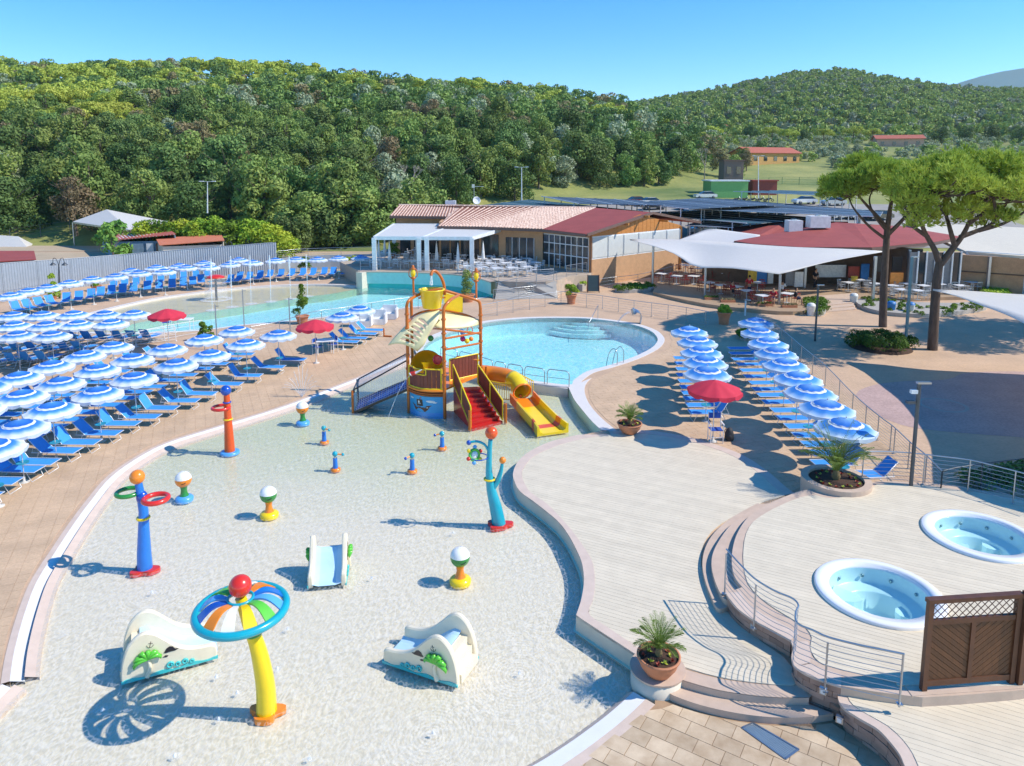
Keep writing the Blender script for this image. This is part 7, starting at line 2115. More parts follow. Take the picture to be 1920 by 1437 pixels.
TB1 = [(1240,522),(1268,527),(1300,527),(1330,540),(1352,545),(1285,505),(1312,512),(1352,520),(1380,548),(1400,556),(1430,566),(1475,562),(1420,540),(1350,508),(1325,506)]
TB1.sort()
for i, q in enumerate(TB1): setting(q[0], q[1] + 6, Z_B, cr_, ucr, f'bar table under the large white shade sail, {ORD[i]} from the left', f'red chair at the {ORD[i]} table from the left under the large white sail', 'bar tables under the sail', 'red chairs under the sail', n=3, rz0=rnd.uniform(0, 1))
TB2 = [(1590,546),(1612,541),(1640,548),(1672,552),(1700,548),(1730,552),(1758,549),(1690,560),(1720,562),(1800,538),(1780,528),(1820,545),(1840,535),(1760,538),(1800,552)]
TB2.sort()
for i, q in enumerate(TB2): setting(q[0], q[1], Z_B, ca_, uca, f'pale table on the bar terrace by the pines, {ORD[i]} from the left', f'aluminium chair at the {ORD[i]} table from the left by the pines', 'bar tables by the pines', 'aluminium chairs by the pines', n=4, rz0=rnd.uniform(0, .4))
for k in range(3):
  p = [G(1512 + 4 * k, 590 - 4 * k, 0), G(1604 - 3 * k, 582 - 4 * k, 0), G(1600, 556, 0), G(1520, 562, 0)]
  m = MB(); m.prism([(a.x, a.y) for a in p], -.1, .09 * (k + 1), bottom=False); m.build('bar_step', M['step'], None, 'structure')
pc = smooth([G(*p, 0) for p in [(1605,740),(1640,722),(1700,715),(1775,712),(1810,700),(1880,697),(1960,700),(2100,720),(2100,820),(1960,822),(1880,818),(1800,812),(1740,806),(1690,797),(1640,775)]], 3, closed=True)
sheet('cobbled_circle', pc, [], .005, M['porphyry'])
c = G(1768,760,0)
m = MB(); m.lathe([(1.0, .007), (.93, .009), (.85, .007)], c, 40, cap=False); m.build('paving_ring', M['concrete'], None, 'structure')
# ================================================================== terrain, woods, pines, hedges
def interp(x, xs, ys): return float(np.interp(x, xs, ys))
RX = [-900,-300,0,100,240,400,560,700,800,900,1000,1100,1180,1260,1330,1400,1500]
RYP = [150,140,124,120,110,122,128,140,150,160,176,186,202,230,262,300,330]
YB_X, YB_Y = [-900,0,600,760,1000,1300,1500], [96,99,99,112,140,178,200]
FX = [900,1190,1260,1350,1420,1480,1560,1640,1700,1780,1920,2200,2600]
FYP = [215,196,182,168,152,141,136,148,157,168,172,180,190]
def ground_ramp(Y): return interp(Y, [0,88,105,127,170,223,285,400,520,6000], [-.03,-.03,1.8,3.8,6.1,11.3,19,28,30,30])
def terrain(X, Y):
  Yq = max(Y, 1.0)
  px = 960 + F_PX * X / Yq
  base = ground_ramp(Y) * ss(480, 1050, px)
  if Y < 90: return -.03
  yb = interp(px, YB_X, YB_Y); yr = interp(px, [-900,1100,1330,1500], [330,330,250,230])
  zr = CAM_H + (YH - interp(px, RX, RYP)) * yr / F_PX - 8.0
  t = (Y - yb) / (yr - yb)
  z = base
  if t > 0:
    if t <= 1: h = zr * (t ** .92)
    else: h = zr - (Y - yr) * .22
    h += 2.0 * math.sin(X * .05 + 1) * math.sin(Y * .045) * min(1, t * 2)
    b0 = base if t <= 1 else base
    if px < 1480: z = max(z, b0 * (1 - min(1, t)) + h if h > 0 else base)
  if px > 850 and Y > 400:
    yf0, yf1 = 420.0, 740.0
    zf = CAM_H + (YH - interp(px, FX, FYP)) * yf1 / F_PX - 5
    u = (Y - yf0) / (yf1 - yf0)
    hf = base + (zf - base) * (max(0, u) ** .85) if u <= 1 else zf - (Y - yf1) * .15
    z = max(z, hf)
  return z
pxs = list(range(-1000, 3001, 25))
Ys = [88,89.9,91,94,97,100,104,108,113,118,124,130,137,144,152,160,168,177,186,196,206,217,228,240,252,265,278,292,306,320,331,345,362,380,400,425,450,480,510,545,580,620,660,700,740,780,850,1000,1400,2500]
V_, Q_ = [], []
for Y in Ys:
  for p in pxs:
    X = (p - 960) / F_PX * Y
    V_.append((X, Y, terrain(X, Y)))
n = len(pxs)
for j in range(len(Ys) - 1):
  for i in range(n - 1): Q_.append((j * n + i, j * n + i + 1, (j + 1) * n + i + 1, (j + 1) * n + i))
def grass_mat():
  m = mat('dry_grass', '#6f8442', .95, var=.2, scale=.05, col2='#a6a25c', fine=.15, fscale=1.5)
  return m
qmesh('hillside_ground', V_, Q_, grass_mat(), None, 'structure', True)
mx_, mq = [], []
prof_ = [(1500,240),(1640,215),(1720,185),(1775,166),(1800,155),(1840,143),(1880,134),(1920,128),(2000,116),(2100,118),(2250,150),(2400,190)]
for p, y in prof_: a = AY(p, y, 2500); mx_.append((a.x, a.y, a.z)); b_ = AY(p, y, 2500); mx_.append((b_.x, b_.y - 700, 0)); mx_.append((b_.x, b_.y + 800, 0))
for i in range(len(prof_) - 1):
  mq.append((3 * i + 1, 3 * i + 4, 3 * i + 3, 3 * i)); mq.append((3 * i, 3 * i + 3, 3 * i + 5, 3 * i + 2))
qmesh('distant_mountain', mx_, mq, mat('hazed_mountain_scrub', '#5f7f7c', .95, var=.15, scale=.004), None, 'structure', True)  # bluish base colour carries distance haze on top of the scrub green
yd = [Vector((-74, 60)), Vector((-12, 66)), Vector((-8, 90)), Vector((-74, 89))]
sheet('yard', [Vector((-80, 62)), Vector((-22, 71)), Vector((-16, 74)), Vector((-15, 89)), Vector((-80, 89))], [], .012, mat('dusty_yard', '#b5a388', .9, var=.12, scale=.3))
def drape(name, pts, dz, mt, kind='structure'):
  P_ = [Vector((p[0], p[1])) for p in pts]
  return sheet(name, P_, [], lambda x, y: terrain(x, y) + dz, mt, grid=4.0, kind=kind)
drape('car_park_ground', [(2, 91), (75, 91), (80, 128), (42, 132), (10, 128)], .05, M['asphalt'])
drape('yard_ground', [(-78, 89.5), (-50, 90), (-46, 96), (-76, 97)], .03, mat('dusty_yard_2', '#b5a388', .9, var=.12, scale=.3))
def leaf_mat(name, c1, c2, hue=.03, val=.35, trans=.18):
  m = bpy.data.materials.new(name); m.use_nodes = True; nt = m.node_tree; N = nt.nodes; L = nt.links; b = N['Principled BSDF']
  b.inputs['Roughness'].default_value = .65; b.inputs['Specular IOR Level'].default_value = .25
  geo = N.new('ShaderNodeNewGeometry'); nz = N.new('ShaderNodeTexNoise'); nz.inputs['Scale'].default_value = .55; nz.inputs['Detail'].default_value = 3
  L.new(geo.outputs['Position'], nz.inputs['Vector'])
  mr = N.new('ShaderNodeMapRange'); mr.inputs['From Min'].default_value = .35; mr.inputs['From Max'].default_value = .65; L.new(nz.outputs['Fac'], mr.inputs['Value'])
  mx = N.new('ShaderNodeMix'); mx.data_type = 'RGBA'; mx.inputs[6].default_value = lin(c1) + (1,); mx.inputs[7].default_value = lin(c2) + (1,)
  L.new(mr.outputs[0], mx.inputs[0])
  oi = N.new('ShaderNodeObjectInfo'); hs = N.new('ShaderNodeHueSaturation')
  r1 = N.new('ShaderNodeMapRange'); r1.inputs['To Min'].default_value = 1 - val; r1.inputs['To Max'].default_value = 1 + val
  r2 = N.new('ShaderNodeMapRange'); r2.inputs['To Min'].default_value = .5 - hue; r2.inputs['To Max'].default_value = .5 + hue
  wn_ = N.new('ShaderNodeTexWhiteNoise'); wn_.noise_dimensions = '1D'; L.new(oi.outputs['Random'], wn_.inputs['W'])
  L.new(oi.outputs['Random'], r1.inputs['Value']); L.new(wn_.outputs['Value'], r2.inputs['Value'])
  L.new(r1.outputs[0], hs.inputs['Value']); L.new(r2.outputs[0], hs.inputs['Hue']); L.new(mx.outputs[2], hs.inputs['Color'])
  L.new(hs.outputs[0], b.inputs['Base Color'])
  tr = N.new('ShaderNodeBsdfTranslucent'); L.new(hs.outputs[0], tr.inputs['Color'])
  ms = N.new('ShaderNodeMixShader'); ms.inputs[0].default_value = trans; L.new(b.outputs[0], ms.inputs[1]); L.new(tr.outputs[0], ms.inputs[2]); L.new(ms.outputs[0], N['Material Output'].inputs['Surface'])
  return m
LM = dict(
oak=leaf_mat('oak_leaves', '#6c8540', '#92a656', .02, .25), dark=leaf_mat('dark_leaves', '#566f3e', '#788f4a', .02, .25),
olive=leaf_mat('grey_olive_leaves', '#8f9c78', '#a9b592', .015, .2), pine=leaf_mat('light_pine_needles', '#9fae44', '#bec558', .01, .12),
brown=leaf_mat('brownish_leaves', '#827a55', '#9c8c66', .02, .2), bright=leaf_mat('bright_leaves', '#86a832', '#b3bf3a', .02, .15),
far=leaf_mat('far_wood_leaves', '#7d9c48', '#a8bf60', .015, .15), hedge=leaf_mat('hedge_leaves', '#55721f', '#6f8f2e', .01, .1))
M['bark'] = mat('grey_bark', '#6f6255', .9, var=.2, scale=3)
def blob_leaves(rng, centers, radii, per, size, flat=1.0, up=.35):
  """quads strewn over the skins of several lobes"""
  k = len(centers)
  idx = rng.choice(k, per, p=(radii ** 2) / (radii ** 2).sum())
  d = rng.normal(size=(per, 3)); d[:, 2] += up; d /= np.linalg.norm(d, axis=1)[:, None]
  c = centers[idx]; r = radii[idx][:, None] * rng.uniform(.72, 1.08, (per, 1))
  p = c + d * r * np.array([1, 1, flat])
  nrm = d + rng.normal(scale=.55, size=(per, 3)); nrm /= np.linalg.norm(nrm, axis=1)[:, None]
  t = np.cross(nrm, rng.normal(size=(per, 3))); t /= np.linalg.norm(t, axis=1)[:, None] + 1e-9
  b = np.cross(nrm, t)
  s = size * rng.uniform(.6, 1.25, (per, 1))
  v = np.stack([p - t * s, p + b * s * .55, p + t * s, p - b * s * .55], axis=1).reshape(-1, 3)
  return v
def crown(seed, R_, H_, lobes, per, size, kind='round'):
  rng = np.random.default_rng(seed)
  cs, rs = [], []
  for i in range(lobes):
    a = rng.uniform(0, 2 * math.pi); q = math.sqrt(rng.uniform(0, 1))
    if kind == 'round':
      z = rng.uniform(.12, .86)
      w = math.sin(math.pi * min(1, z * .8 + .22)) ** .6
      cs.append((math.cos(a) * q * R_ * w * .72, math.sin(a) * q * R_ * w * .72, z * H_)); rs.append(R_ * rng.uniform(.26, .42))
    elif kind == 'umbrella':
      cs.append((math.cos(a) * q * R_ * .85, math.sin(a) * q * R_ * .85, H_ * (.80 - .22 * q * q) + rng.uniform(-.03, .05) * H_)); rs.append(R_ * rng.uniform(.22, .34))
    else:
      z = rng.uniform(0.02, .95); w = (1 - z) ** .8
      cs.append((math.cos(a) * q * R_ * w * .7, math.sin(a) * q * R_ * w * .7, z * H_)); rs.append(R_ * (.22 + .3 * w))
  v = blob_leaves(rng, np.array(cs), np.array(rs), per, size, .8 if kind != 'umbrella' else .55, .45)
  return v
def leafmesh(name, v, mt):
  q = np.arange(len(v)).reshape(-1, 4)
  o = qmesh(name, v, q, mt); C.objects.unlink(o); me = o.data; bpy.data.objects.remove(o); return me
def trunk_mesh(h, r, mt, seed=0, limbs=4):
  rd = random.Random(seed); m = MB()
  m.tube([(0, 0, -.5), (.1, 0, h * .3), (-.05, .1, h * .6), (0, 0, h * .85)], [r, r * .8, r * .55, r * .2], 7)
  for k in range(limbs):
    a = rd.uniform(0, 6.28); z = h * rd.uniform(.3, .6); L = h * .35
    m.tube([(0, 0, z), (math.cos(a) * L * .5, math.sin(a) * L * .5, z + L * .5), (math.cos(a) * L, math.sin(a) * L, z + L * .8)], [r * .4, r * .25, r * .08], 5)
  o = m.build('trunk', mt); C.objects.unlink(o); me = o.data; bpy.data.objects.remove(o); return me
TT = {}
specs = [('oak', 'oak', 3.9, 8.0, 26, 4200, .25, 'round'), ('oak2', 'dark', 4.2, 8.8, 30, 4400, .25, 'round'), ('oak3', 'oak', 3.3, 9.0, 24, 3600, .25, 'round'), ('olive', 'olive', 3.4, 7.0, 20, 2400, .26, 'round'),
    ('pine', 'pine', 4.6, 8.5, 26, 4200, .22, 'umbrella'), ('brown', 'brown', 3.4, 8.0, 20, 3000, .22, 'round'), ('dark', 'dark', 3.6, 7.5, 22, 3600, .25, 'round')]
for i, (k, lm, R_, H_, lo, per, sz, kd) in enumerate(specs):
  TT[k] = (leafmesh('crown', crown(40 + i, R_, H_, lo, per, sz, kd), LM[lm]), trunk_mesh(H_, .22, M['bark'], i))
LBL = dict(oak='mid green broadleaf tree', oak2='dark dense holm oak', oak3='tall green broadleaf tree', olive='silvery grey green tree', pine='yellow green umbrella pine', brown='brownish half dry tree', dark='dark green bushy tree')
def place_tree(kind, x, y, z, s, rz, label, group, sz=1.0, name='broadleaf_tree'):
  t = bpy.data.objects.new(name, None); C.objects.link(t); t.empty_display_size = .2
  t.location = (x, y, z); t.rotation_euler = (0, 0, rz); t.scale = (s, s, s * sz)
  tag(t, label, 'tree', group)
  for nm, me in (('crown', TT[kind][0]), ('trunk', TT[kind][1])):
    o = bpy.data.objects.new(nm, me); C.objects.link(o); o.parent = t
  return t
rg = random.Random(21)
cands = []
sp = 6.2
y = 97.0
while y < 345:
  x = -0.86 * y - 6
  while x < .32 * y:
    X, Y = x + rg.uniform(-2.4, 2.4), y + rg.uniform(-2.4, 2.4)
    px = 960 + F_PX * X / Y
    yb = interp(px, YB_X, YB_Y)
    if -160 < px < 1345 and yb < Y < 338: cands.append((X, Y, px))
    x += sp
  y += sp
  sp = 6.2 if y < 200 else 6.8
cands.sort(key=lambda c: c[1])
def kind_at(X, Y, px):
  t = (Y - 98) / 240
  nz_ = math.sin(X * .045) + math.sin(Y * .06 + X * .02)
  if t > .75 and px < 950: return 'pine' if rg.random() < .75 else 'oak'
  if px < 260 and t > .25: return 'pine' if rg.random() < .6 else 'oak'
  r_ = rg.random()
  if t > .55 and r_ < .25: return 'pine'
  return 'oak' if r_ < .30 else 'oak2' if r_ < .52 else 'oak3' if r_ < .68 else 'dark' if r_ < .82 else 'olive' if r_ < .95 else 'brown'
def joined_trees(name, label, lst, mats, per, size, Rm, Hm, seed):
  """far wood: one mesh of many small crowns"""
  rng = np.random.default_rng(seed)
  groups = {k: [] for k in mats}
  base = {}
  for k in mats:
    base[k] = [crown(seed + j, Rm, Hm, 9 if k != 'pine' else 12, per, size, 'umbrella' if k == 'pine' else 'round') for j in range(3)]
  allv, mi = [], []
  mk = list(mats)
  for (X, Y, z, k, s) in lst:
    v = base[k][rng.integers(3)]
    a = rng.uniform(0, 6.28); ca, sa = math.cos(a), math.sin(a)
    w = np.empty_like(v); w[:, 0] = (v[:, 0] * ca - v[:, 1] * sa) * s + X; w[:, 1] = (v[:, 0] * sa + v[:, 1] * ca) * s + Y; w[:, 2] = v[:, 2] * s + z
    allv.append(w); mi += [mk.index(k)] * (len(v) // 4)
  v = np.concatenate(allv)
  o = qmesh(name, v, np.arange(len(v)).reshape(-1, 4), LM[mats[mk[0]]], None, 'stuff')
  for k in mk[1:]: o.data.materials.append(LM[mats[k]])
  o.data.polygons.foreach_set('material_index', mi)
  o['label'] = label
  return o
near, farl = cands[:285], cands[285:]
for X, Y, px in near:
  k = kind_at(X, Y, px)
  lm_ = ['left of the tented shed', 'behind the tented shed', 'behind the yellow hedge', 'behind the low grey wall', 'behind the pergola', 'behind the clay tile roof', 'behind the car park'][sum(px > q for q in (120, 330, 540, 700, 880, 1120))]
  where = ('at the hill foot ' if Y < 125 else 'on the lower slope ') + lm_
  place_tree(k, X, Y, terrain(X, Y) - .3, rg.uniform(.85, 1.25), rg.uniform(0, 6.28), f'{LBL[k]} {where}', 'trees on the wooded hill', rg.uniform(.9, 1.15), 'umbrella_pine' if k == 'pine' else 'broadleaf_tree')
farl = [(X, Y, terrain(X, Y) - .3, ('pine' if kind_at(X, Y, px) == 'pine' else rg.choice(['oak', 'oak', 'oak', 'dark', 'dark', 'dark', 'olive', 'brown'])), rg.uniform(.8, 1.3)) for X, Y, px in farl]
joined_trees('upper_wood', 'mixed wood covering the upper slope of the left hill', farl, dict(oak='oak', dark='dark', olive='olive', brown='brown', pine='pine'), 640, .42, 4.2, 8.2, 300)
fr2 = []
for _ in range(4300):
  Y = rg.uniform(330, 760); px = rg.uniform(1130, 2080); X = (px - 960) / F_PX * Y
  if Y < 425 + 0 * px and (px > 1290):
    if rg.random() > .30: continue
  fr2.append((X, Y, terrain(X, Y) - .4, 'far' if rg.random() < .8 else 'olive', rg.uniform(.7, 1.35)))
joined_trees('far_wood', 'dense pine wood covering the rounded hill on the right', fr2, dict(far='far', olive='olive'), 90, 1.0, 3.6, 6.5, 500)
olv = []
for _ in range(760):
  Y = rg.uniform(196, 345); px = rg.uniform(1360, 2050); X = (px - 960) / F_PX * Y
  if Y < 232 and px < 1560: continue
  if 270 < Y < 300 and 1600 < px < 1730: continue
  olv.append((X, Y, terrain(X, Y) - .3, 'olive' if rg.random() < .72 else 'far', rg.uniform(.45, .8)))
joined_trees('olive_grove', 'silvery olive grove on the plain behind the car park', olv, dict(olive='olive', far='far'), 160, .55, 3.2, 5.0, 700)
for i, (px, Y, k, s) in enumerate([(1395,205,'brown',.8),(1420,235,'dark',1.0),(1440,300,'pine',1.0),(1470,290,'pine',.9),(1500,300,'dark',.9),(1535,290,'pine',.9),(1590,310,'pine',1.0),(1625,300,'pine',.9),(1400,330,'dark',1.1),(1370,180,'oak',.9),(1385,215,'oak',.8),(1350,188,'brown',1.0),(1750,300,'dark',1.1),(1800,310,'dark',1.1),(1850,305,'oak2',1.0),(1900,300,'dark',1.2),(1445,240,'dark',.7),(1562,250,'olive',.7),(1600,245,'olive',.7)]):
  X = (px - 960) / F_PX * Y
  place_tree(k, X, Y, terrain(X, Y) - .3, s, i, f'{LBL[k]} on the plain beyond the car park', 'trees on the plain', 1, 'umbrella_pine' if k == 'pine' else 'broadleaf_tree')
for i, (px, py, Y, h) in enumerate([(765,365,117,9.5),(1318,335,182,9)]):
  X = (px - 960) / F_PX * Y; z = terrain(X, Y)
  t = thing('bare_tree', ['leafless pale grey tree at the foot of the wooded hill', 'leafless pale grey tree at the right end of the wood'][i], 'tree', (X, Y, z))
  rd = random.Random(i); m = MB(); tips = [((X, Y, z - .3), Vector((0, 0, 1)), h * .4, .16)]
  for lvl in range(5):
    nt_ = []
    for p, d, L, r_ in tips:
      q = Vector(p) + d * L; m.tube([p, q], [r_, r_ * .6], 5, caps=False)
      for _ in range(3 if lvl < 4 else 0):
        nd = (d + Vector((rd.uniform(-.7, .7), rd.uniform(-.7, .7), rd.uniform(-.1, .4)))).normalized(); nt_.append((q, nd, L * .62, r_ * .6))
    tips = nt_
  m.build('branches', mat('pale_bark', '#a59a8c', .9), t)
hd = [(265,84.5),(300,85.5),(335,86),(372,85),(405,86),(440,85),(472,84.5),(502,83),(522,81.5)]
hv = leafmesh('crown', crown(91, 2.5, 4.6, 24, 2600, .17), LM['bright'])
hv2 = leafmesh('crown', crown(92, 2.5, 4.6, 24, 2600, .17), LM['hedge'])
for i, (px, Y) in enumerate(hd):
  t = thing('hedge_shrub', f'tall yellow green hedge shrub behind the metal fence, {ORD[i]} from the left', 'shrub', ((px - 960) / F_PX * Y, Y, 0), rg.uniform(0, 6), 'yellow green hedge shrubs')
  t.scale = (1.15, 1.15, [.95, .98, .95, 1.0, 1.05, 1.0, 1.0, .9, .75][i])
  o = bpy.data.objects.new('foliage', hv if i % 4 != 1 else hv2); C.objects.link(o); o.parent = t
for i, (px, Y, s) in enumerate([(545,88,.8),(560,92,1.0),(590,94,1.1),(625,94,1.1),(660,95,1.2),(700,97,1.2),(735,100,1.2),(770,103,1.2),(800,106,1.1)]):
  X = (px - 960) / F_PX * Y
  place_tree(['dark', 'oak3', 'oak'][i % 3], X, Y, -.2, s, i * 1.3, f'dense green bush between hedge and restaurant, {ORD[i]} from the left', 'bushes left of the restaurant', .9, 'broadleaf_tree')
t = thing('broadleaf_tree', 'small light green tree standing between the metal fence and the striped shed', 'tree', ((205 - 960) / F_PX * 76.5, 76.5, 0))
vv = crown(77, 2.2, 4.6, 16, 900, .30); vv[:, 2] += .6
o = bpy.data.objects.new('crown', leafmesh('crown', vv, leaf_mat('light_leaves', '#5f8a3a', '#86a84e', .01, .1))); C.objects.link(o); o.parent = t
o = bpy.data.objects.new('trunk', trunk_mesh(4.5, .12, M['bark'], 4)); C.objects.link(o); o.parent = t
M['pinebark'] = mat('pine_bark', '#5c4d43', .9, var=.30, scale=6, stretch=(1, 1, .35), bump=.9, bscale=9)
pine_needle = leaf_mat('stone_pine_needles', '#90a83e', '#b8c654', .005, .05, .25)
def stone_pine(px, py, label, r0, fork, limbs, lobes, seed):
  b = G(px, py, 0); Yt = b.y
  t = thing('stone_pine', label, 'tree', tuple(b))
  P3 = lambda q: AY(q[0], q[1], Yt + (q[2] if len(q) > 2 else 0))
  tr = smooth([b + Vector((.0, 0, -.3)), b + Vector((0, 0, .1))] + [P3(q) for q in fork], 4)
  m = MB(); k = len(tr); m.tube(tr, [r0 * (1.12 - .38 * i / k) for i in range(k)], 14); m.build('trunk', M['pinebark'], t)
  top = tr[-1]
  for L_ in limbs:
    pts = smooth([P3(q) for q in L_[1:]], 4); k = len(pts)
    m = MB(); m.tube(pts, [L_[0] * (1 - .75 * i / k) for i in range(k)], 8); m.build('limb', M['pinebark'], t)
  rng = np.random.default_rng(seed)
  cs = np.array([tuple(P3(q[:2] + (q[3],))) for q in lobes]); rs = np.array([q[2] for q in lobes])
  ends = [P3(L_[-1]) for L_ in limbs]
  m = MB()
  for c_ in cs:
    c_ = Vector(c_); e_ = min(ends, key=lambda e: (e - c_).length)
    mid = e_.lerp(c_, .5) - UP * .3; m.tube(smooth([e_, mid, c_ - UP * .1], 3), [.07 - .007 * i for i in range(7)], 5, caps=False)
  m.build('twigs', M['pinebark'], t)
  NT = 8200; per = 9
  idx = rng.choice(len(cs), NT, p=(rs ** 2) / (rs ** 2).sum())
  d = rng.normal(size=(NT, 3)); d[:, 2] = np.abs(d[:, 2]) * 1.1 - .25; d /= np.linalg.norm(d, axis=1)[:, None]
  p0 = cs[idx] + d * rs[idx][:, None] * rng.uniform(.6, 1.0, (NT, 1)) * np.array([1, 1, .60])
  p = np.repeat(p0, per, axis=0); dd = np.repeat(d, per, axis=0) * .55
  dd[:, 2] += .55; dd += rng.normal(scale=.42, size=dd.shape); dd /= np.linalg.norm(dd, axis=1)[:, None]
  L = rng.uniform(.18, .38, (len(p), 1)); sd = np.cross(dd, rng.normal(size=dd.shape)); sd /= np.linalg.norm(sd, axis=1)[:, None] + 1e-9; sd *= .028
  v = np.stack([p - sd, p + sd, p + dd * L + sd * .4, p + dd * L - sd * .4], axis=1).reshape(-1, 3) - np.array(b)
  o = qmesh('crown', v, np.arange(len(v)).reshape(-1, 4), pine_needle, t)
  return t
def lobe_field(outline, n, rmin, rmax, dep, seed, ytop, low=50):
  """lobes spread over the crown's breadth and depth"""
  rd = random.Random(seed); out = []
  x0, x1 = outline
  while len(out) < n:
    a = rd.uniform(0, 2 * math.pi); q = math.sqrt(rd.random())
    cx, hx = (x0 + x1) / 2, (x1 - x0) / 2
    px = cx + hx * .92 * q * math.cos(a); dY = dep * q * math.sin(a)
    top = ytop(px) ; py = top + 14 + rd.uniform(0, 1) * low * (1 - .35 * q) + 26 * q ** 2
    out.append((px, py, rd.uniform(rmin, rmax), dY))
  return out
l1 = lobe_field((1546, 1738), 52, .75, 1.15, 3.1, 5, lambda x: 288 + 30 * abs((x - 1650) / 100) ** 2)
stone_pine(1655, 613, 'umbrella pine with the slimmer trunk, left of the two', .25, [(1657,540),(1661,470),(1664,425)],
 [(.17,(1664,432),(1650,412),(1625,385),(1605,362,-1)), (.19,(1664,428),(1668,398),(1672,370),(1668,345)), (.16,(1665,440),(1690,415),(1715,385),(1728,360,1)), (.11,(1663,450),(1630,425),(1600,390),(1592,368,1)), (.10,(1664,435),(1640,405),(1630,375,2),(1640,350,2))], l1, 11)
l2 = lobe_field((1672, 1995), 100, .85, 1.30, 4.2, 9, lambda x: 286 + 26 * abs((x - 1830) / 165) ** 2, 60)
rd_ = random.Random(31)
l2 += [(rd_.uniform(1700, 1880), rd_.uniform(350, 425), rd_.uniform(.7, 1.0), rd_.uniform(-2.5, 1.5)) for _ in range(30)]
l1 += [(rd_.uniform(1630, 1715), rd_.uniform(345, 392), rd_.uniform(.6, .9), rd_.uniform(-1.5, 1.5)) for _ in range(10)]
l2 += [(1690, 365, .9, -1.5), (1720, 385, .9, -2.0), (1750, 380, .8, 1), (1905, 375, .9, -1), (1940, 390, .9, 0)]
stone_pine(1748, 656, 'umbrella pine with the thicker forking trunk, right of the two', .27, [(1752,590),(1756,530),(1762,490)],
 [(.20,(1762,496),(1752,468),(1736,440),(1722,405,-1),(1712,380,-1)), (.21,(1763,496),(1785,468),(1806,440),(1822,405),(1835,370)), (.15,(1800,445),(1835,432),(1862,418),(1885,385,1),(1892,362,1)), (.13,(1740,445),(1712,425),(1695,405,1),(1690,380,1)), (.15,(1790,462),(1780,425),(1770,385,2),(1775,355,2)), (.14,(1815,420),(1850,395),(1862,365,-2)), (.12,(1835,433),(1880,420),(1925,395),(1945,375)), (.10,(1722,405),(1745,385),(1752,360,-2))], l2, 12)
pp = bpy.data.objects[[o.name for o in C.objects if o.name.startswith('stone_pine')][-1]]
for (x, y, lb) in ((41, 44, 'umbrella pine beyond the right edge beside the side building'), (52, 38, 'umbrella pine far beyond the right edge of the plaza'), (31.0, 19.0, 'umbrella pine beyond the right edge behind the whirlpools')):
  q = copy_tree(pp); q.location = (x - (0 if y > 30 else 1), y, 0); q.rotation_euler = (0, 0, x); q['label'] = lb
bc_ = G(1650, 652, 0)
t = thing('clipped_bush', 'low rounded evergreen bush in the plaza between the pines', 'bush', tuple(bc_))
rng = np.random.default_rng(4)
cs = np.array([(math.cos(a) * 1.55 * q, math.sin(a) * 1.2 * q, .25) for a, q in zip(rng.uniform(0, 6.28, 34), np.sqrt(rng.uniform(0, 1, 34)))]); cs[:, 2] += .38 * (1 - (cs[:, 0] / 2) ** 2 - (cs[:, 1] / 2) ** 2)
v = blob_leaves(rng, cs * np.array([1.12, 1.3, 1]), np.full(34, .42), 9000, .06, .8, .6)
o = qmesh('foliage', v, np.arange(len(v)).reshape(-1, 4), leaf_mat('juniper_leaves', '#3f5f1e', '#5b7a2a', 0, .02), t)
m = MB(); m.lathe([(1.75, -.02), (1.6, .10), (.001, .18)], bc_, 24); m.build('soil', M['soil'], t)
def curb_bed(label, px_pts, z0, hgt, lm, seed, name='planting_bed'):
  P_ = [G(*p, z0) for p in px_pts]
  c_ = sum(P_, Vector((0, 0, 0))) / len(P_)
  t = thing(name, label, 'planting bed', (c_.x, c_.y, z0))
  pl = [(p.x, p.y) for p in smooth(P_, 3, closed=True)]
  if area(pl) < 0: pl.reverse()
  m = MB(); m.prism(pl, z0 - .3, z0 + .28, bottom=False); m.build('curb', M['concrete'], t)
  rng = np.random.default_rng(seed); xs = [p[0] for p in pl]; ys = [p[1] for p in pl]; cs = []
  tries = 0
  while len(cs) < 60 and tries < 4000:
    tries += 1
    x, y = rng.uniform(min(xs), max(xs)), rng.uniform(min(ys), max(ys))
    if inside(x, y, pl): cs.append((x, y, z0 + .28))
  v = blob_leaves(rng, np.array(cs), np.full(len(cs), hgt), 3800, .08, .8, .7) - np.array((c_.x, c_.y, z0))
  qmesh('foliage', v, np.arange(len(v)).reshape(-1, 4), LM[lm], t)
curb_bed('curved low hedge bed in front of the aluminium chairs', [(1603,570),(1640,566),(1700,572),(1780,575),(1840,572),(1848,582),(1800,591),(1740,596),(1680,594),(1630,586)], 0, .22, 'hedge', 1)
curb_bed('small green planting bed at the foot of the sail mast', [(1152,546),(1180,539),(1215,538),(1226,546),(1200,549),(1170,550)], 0, .25, 'hedge', 2)
curb_bed('yellow flowering bed at the terrace corner beside the menu board', [(1068,524),(1098,520),(1104,530),(1092,540),(1072,534)], .3, .25, 'bright', 3)
curb_bed('low green bed beside the second parasol of the railing column', [(1384,632),(1398,628),(1408,634),(1396,640)], 0, .2, 'hedge', 4)
curb_bed('dark planting bed behind the railing at the right edge', [(1806,908),(1850,898),(1910,890),(2000,890),(2000,930),(1920,935),(1860,930)], -.1, .3, 'dark', 5)
curb_bed('bushy end of the hedge bed beside the side building', [(1845,552),(1878,552),(1885,562),(1850,564)], 0, .5, 'bright', 6)
curb_bed('round bushy planter left of the bar steps', [(1508,570),(1530,566),(1550,572),(1545,592),(1515,590)], 0, .3, 'hedge', 7)
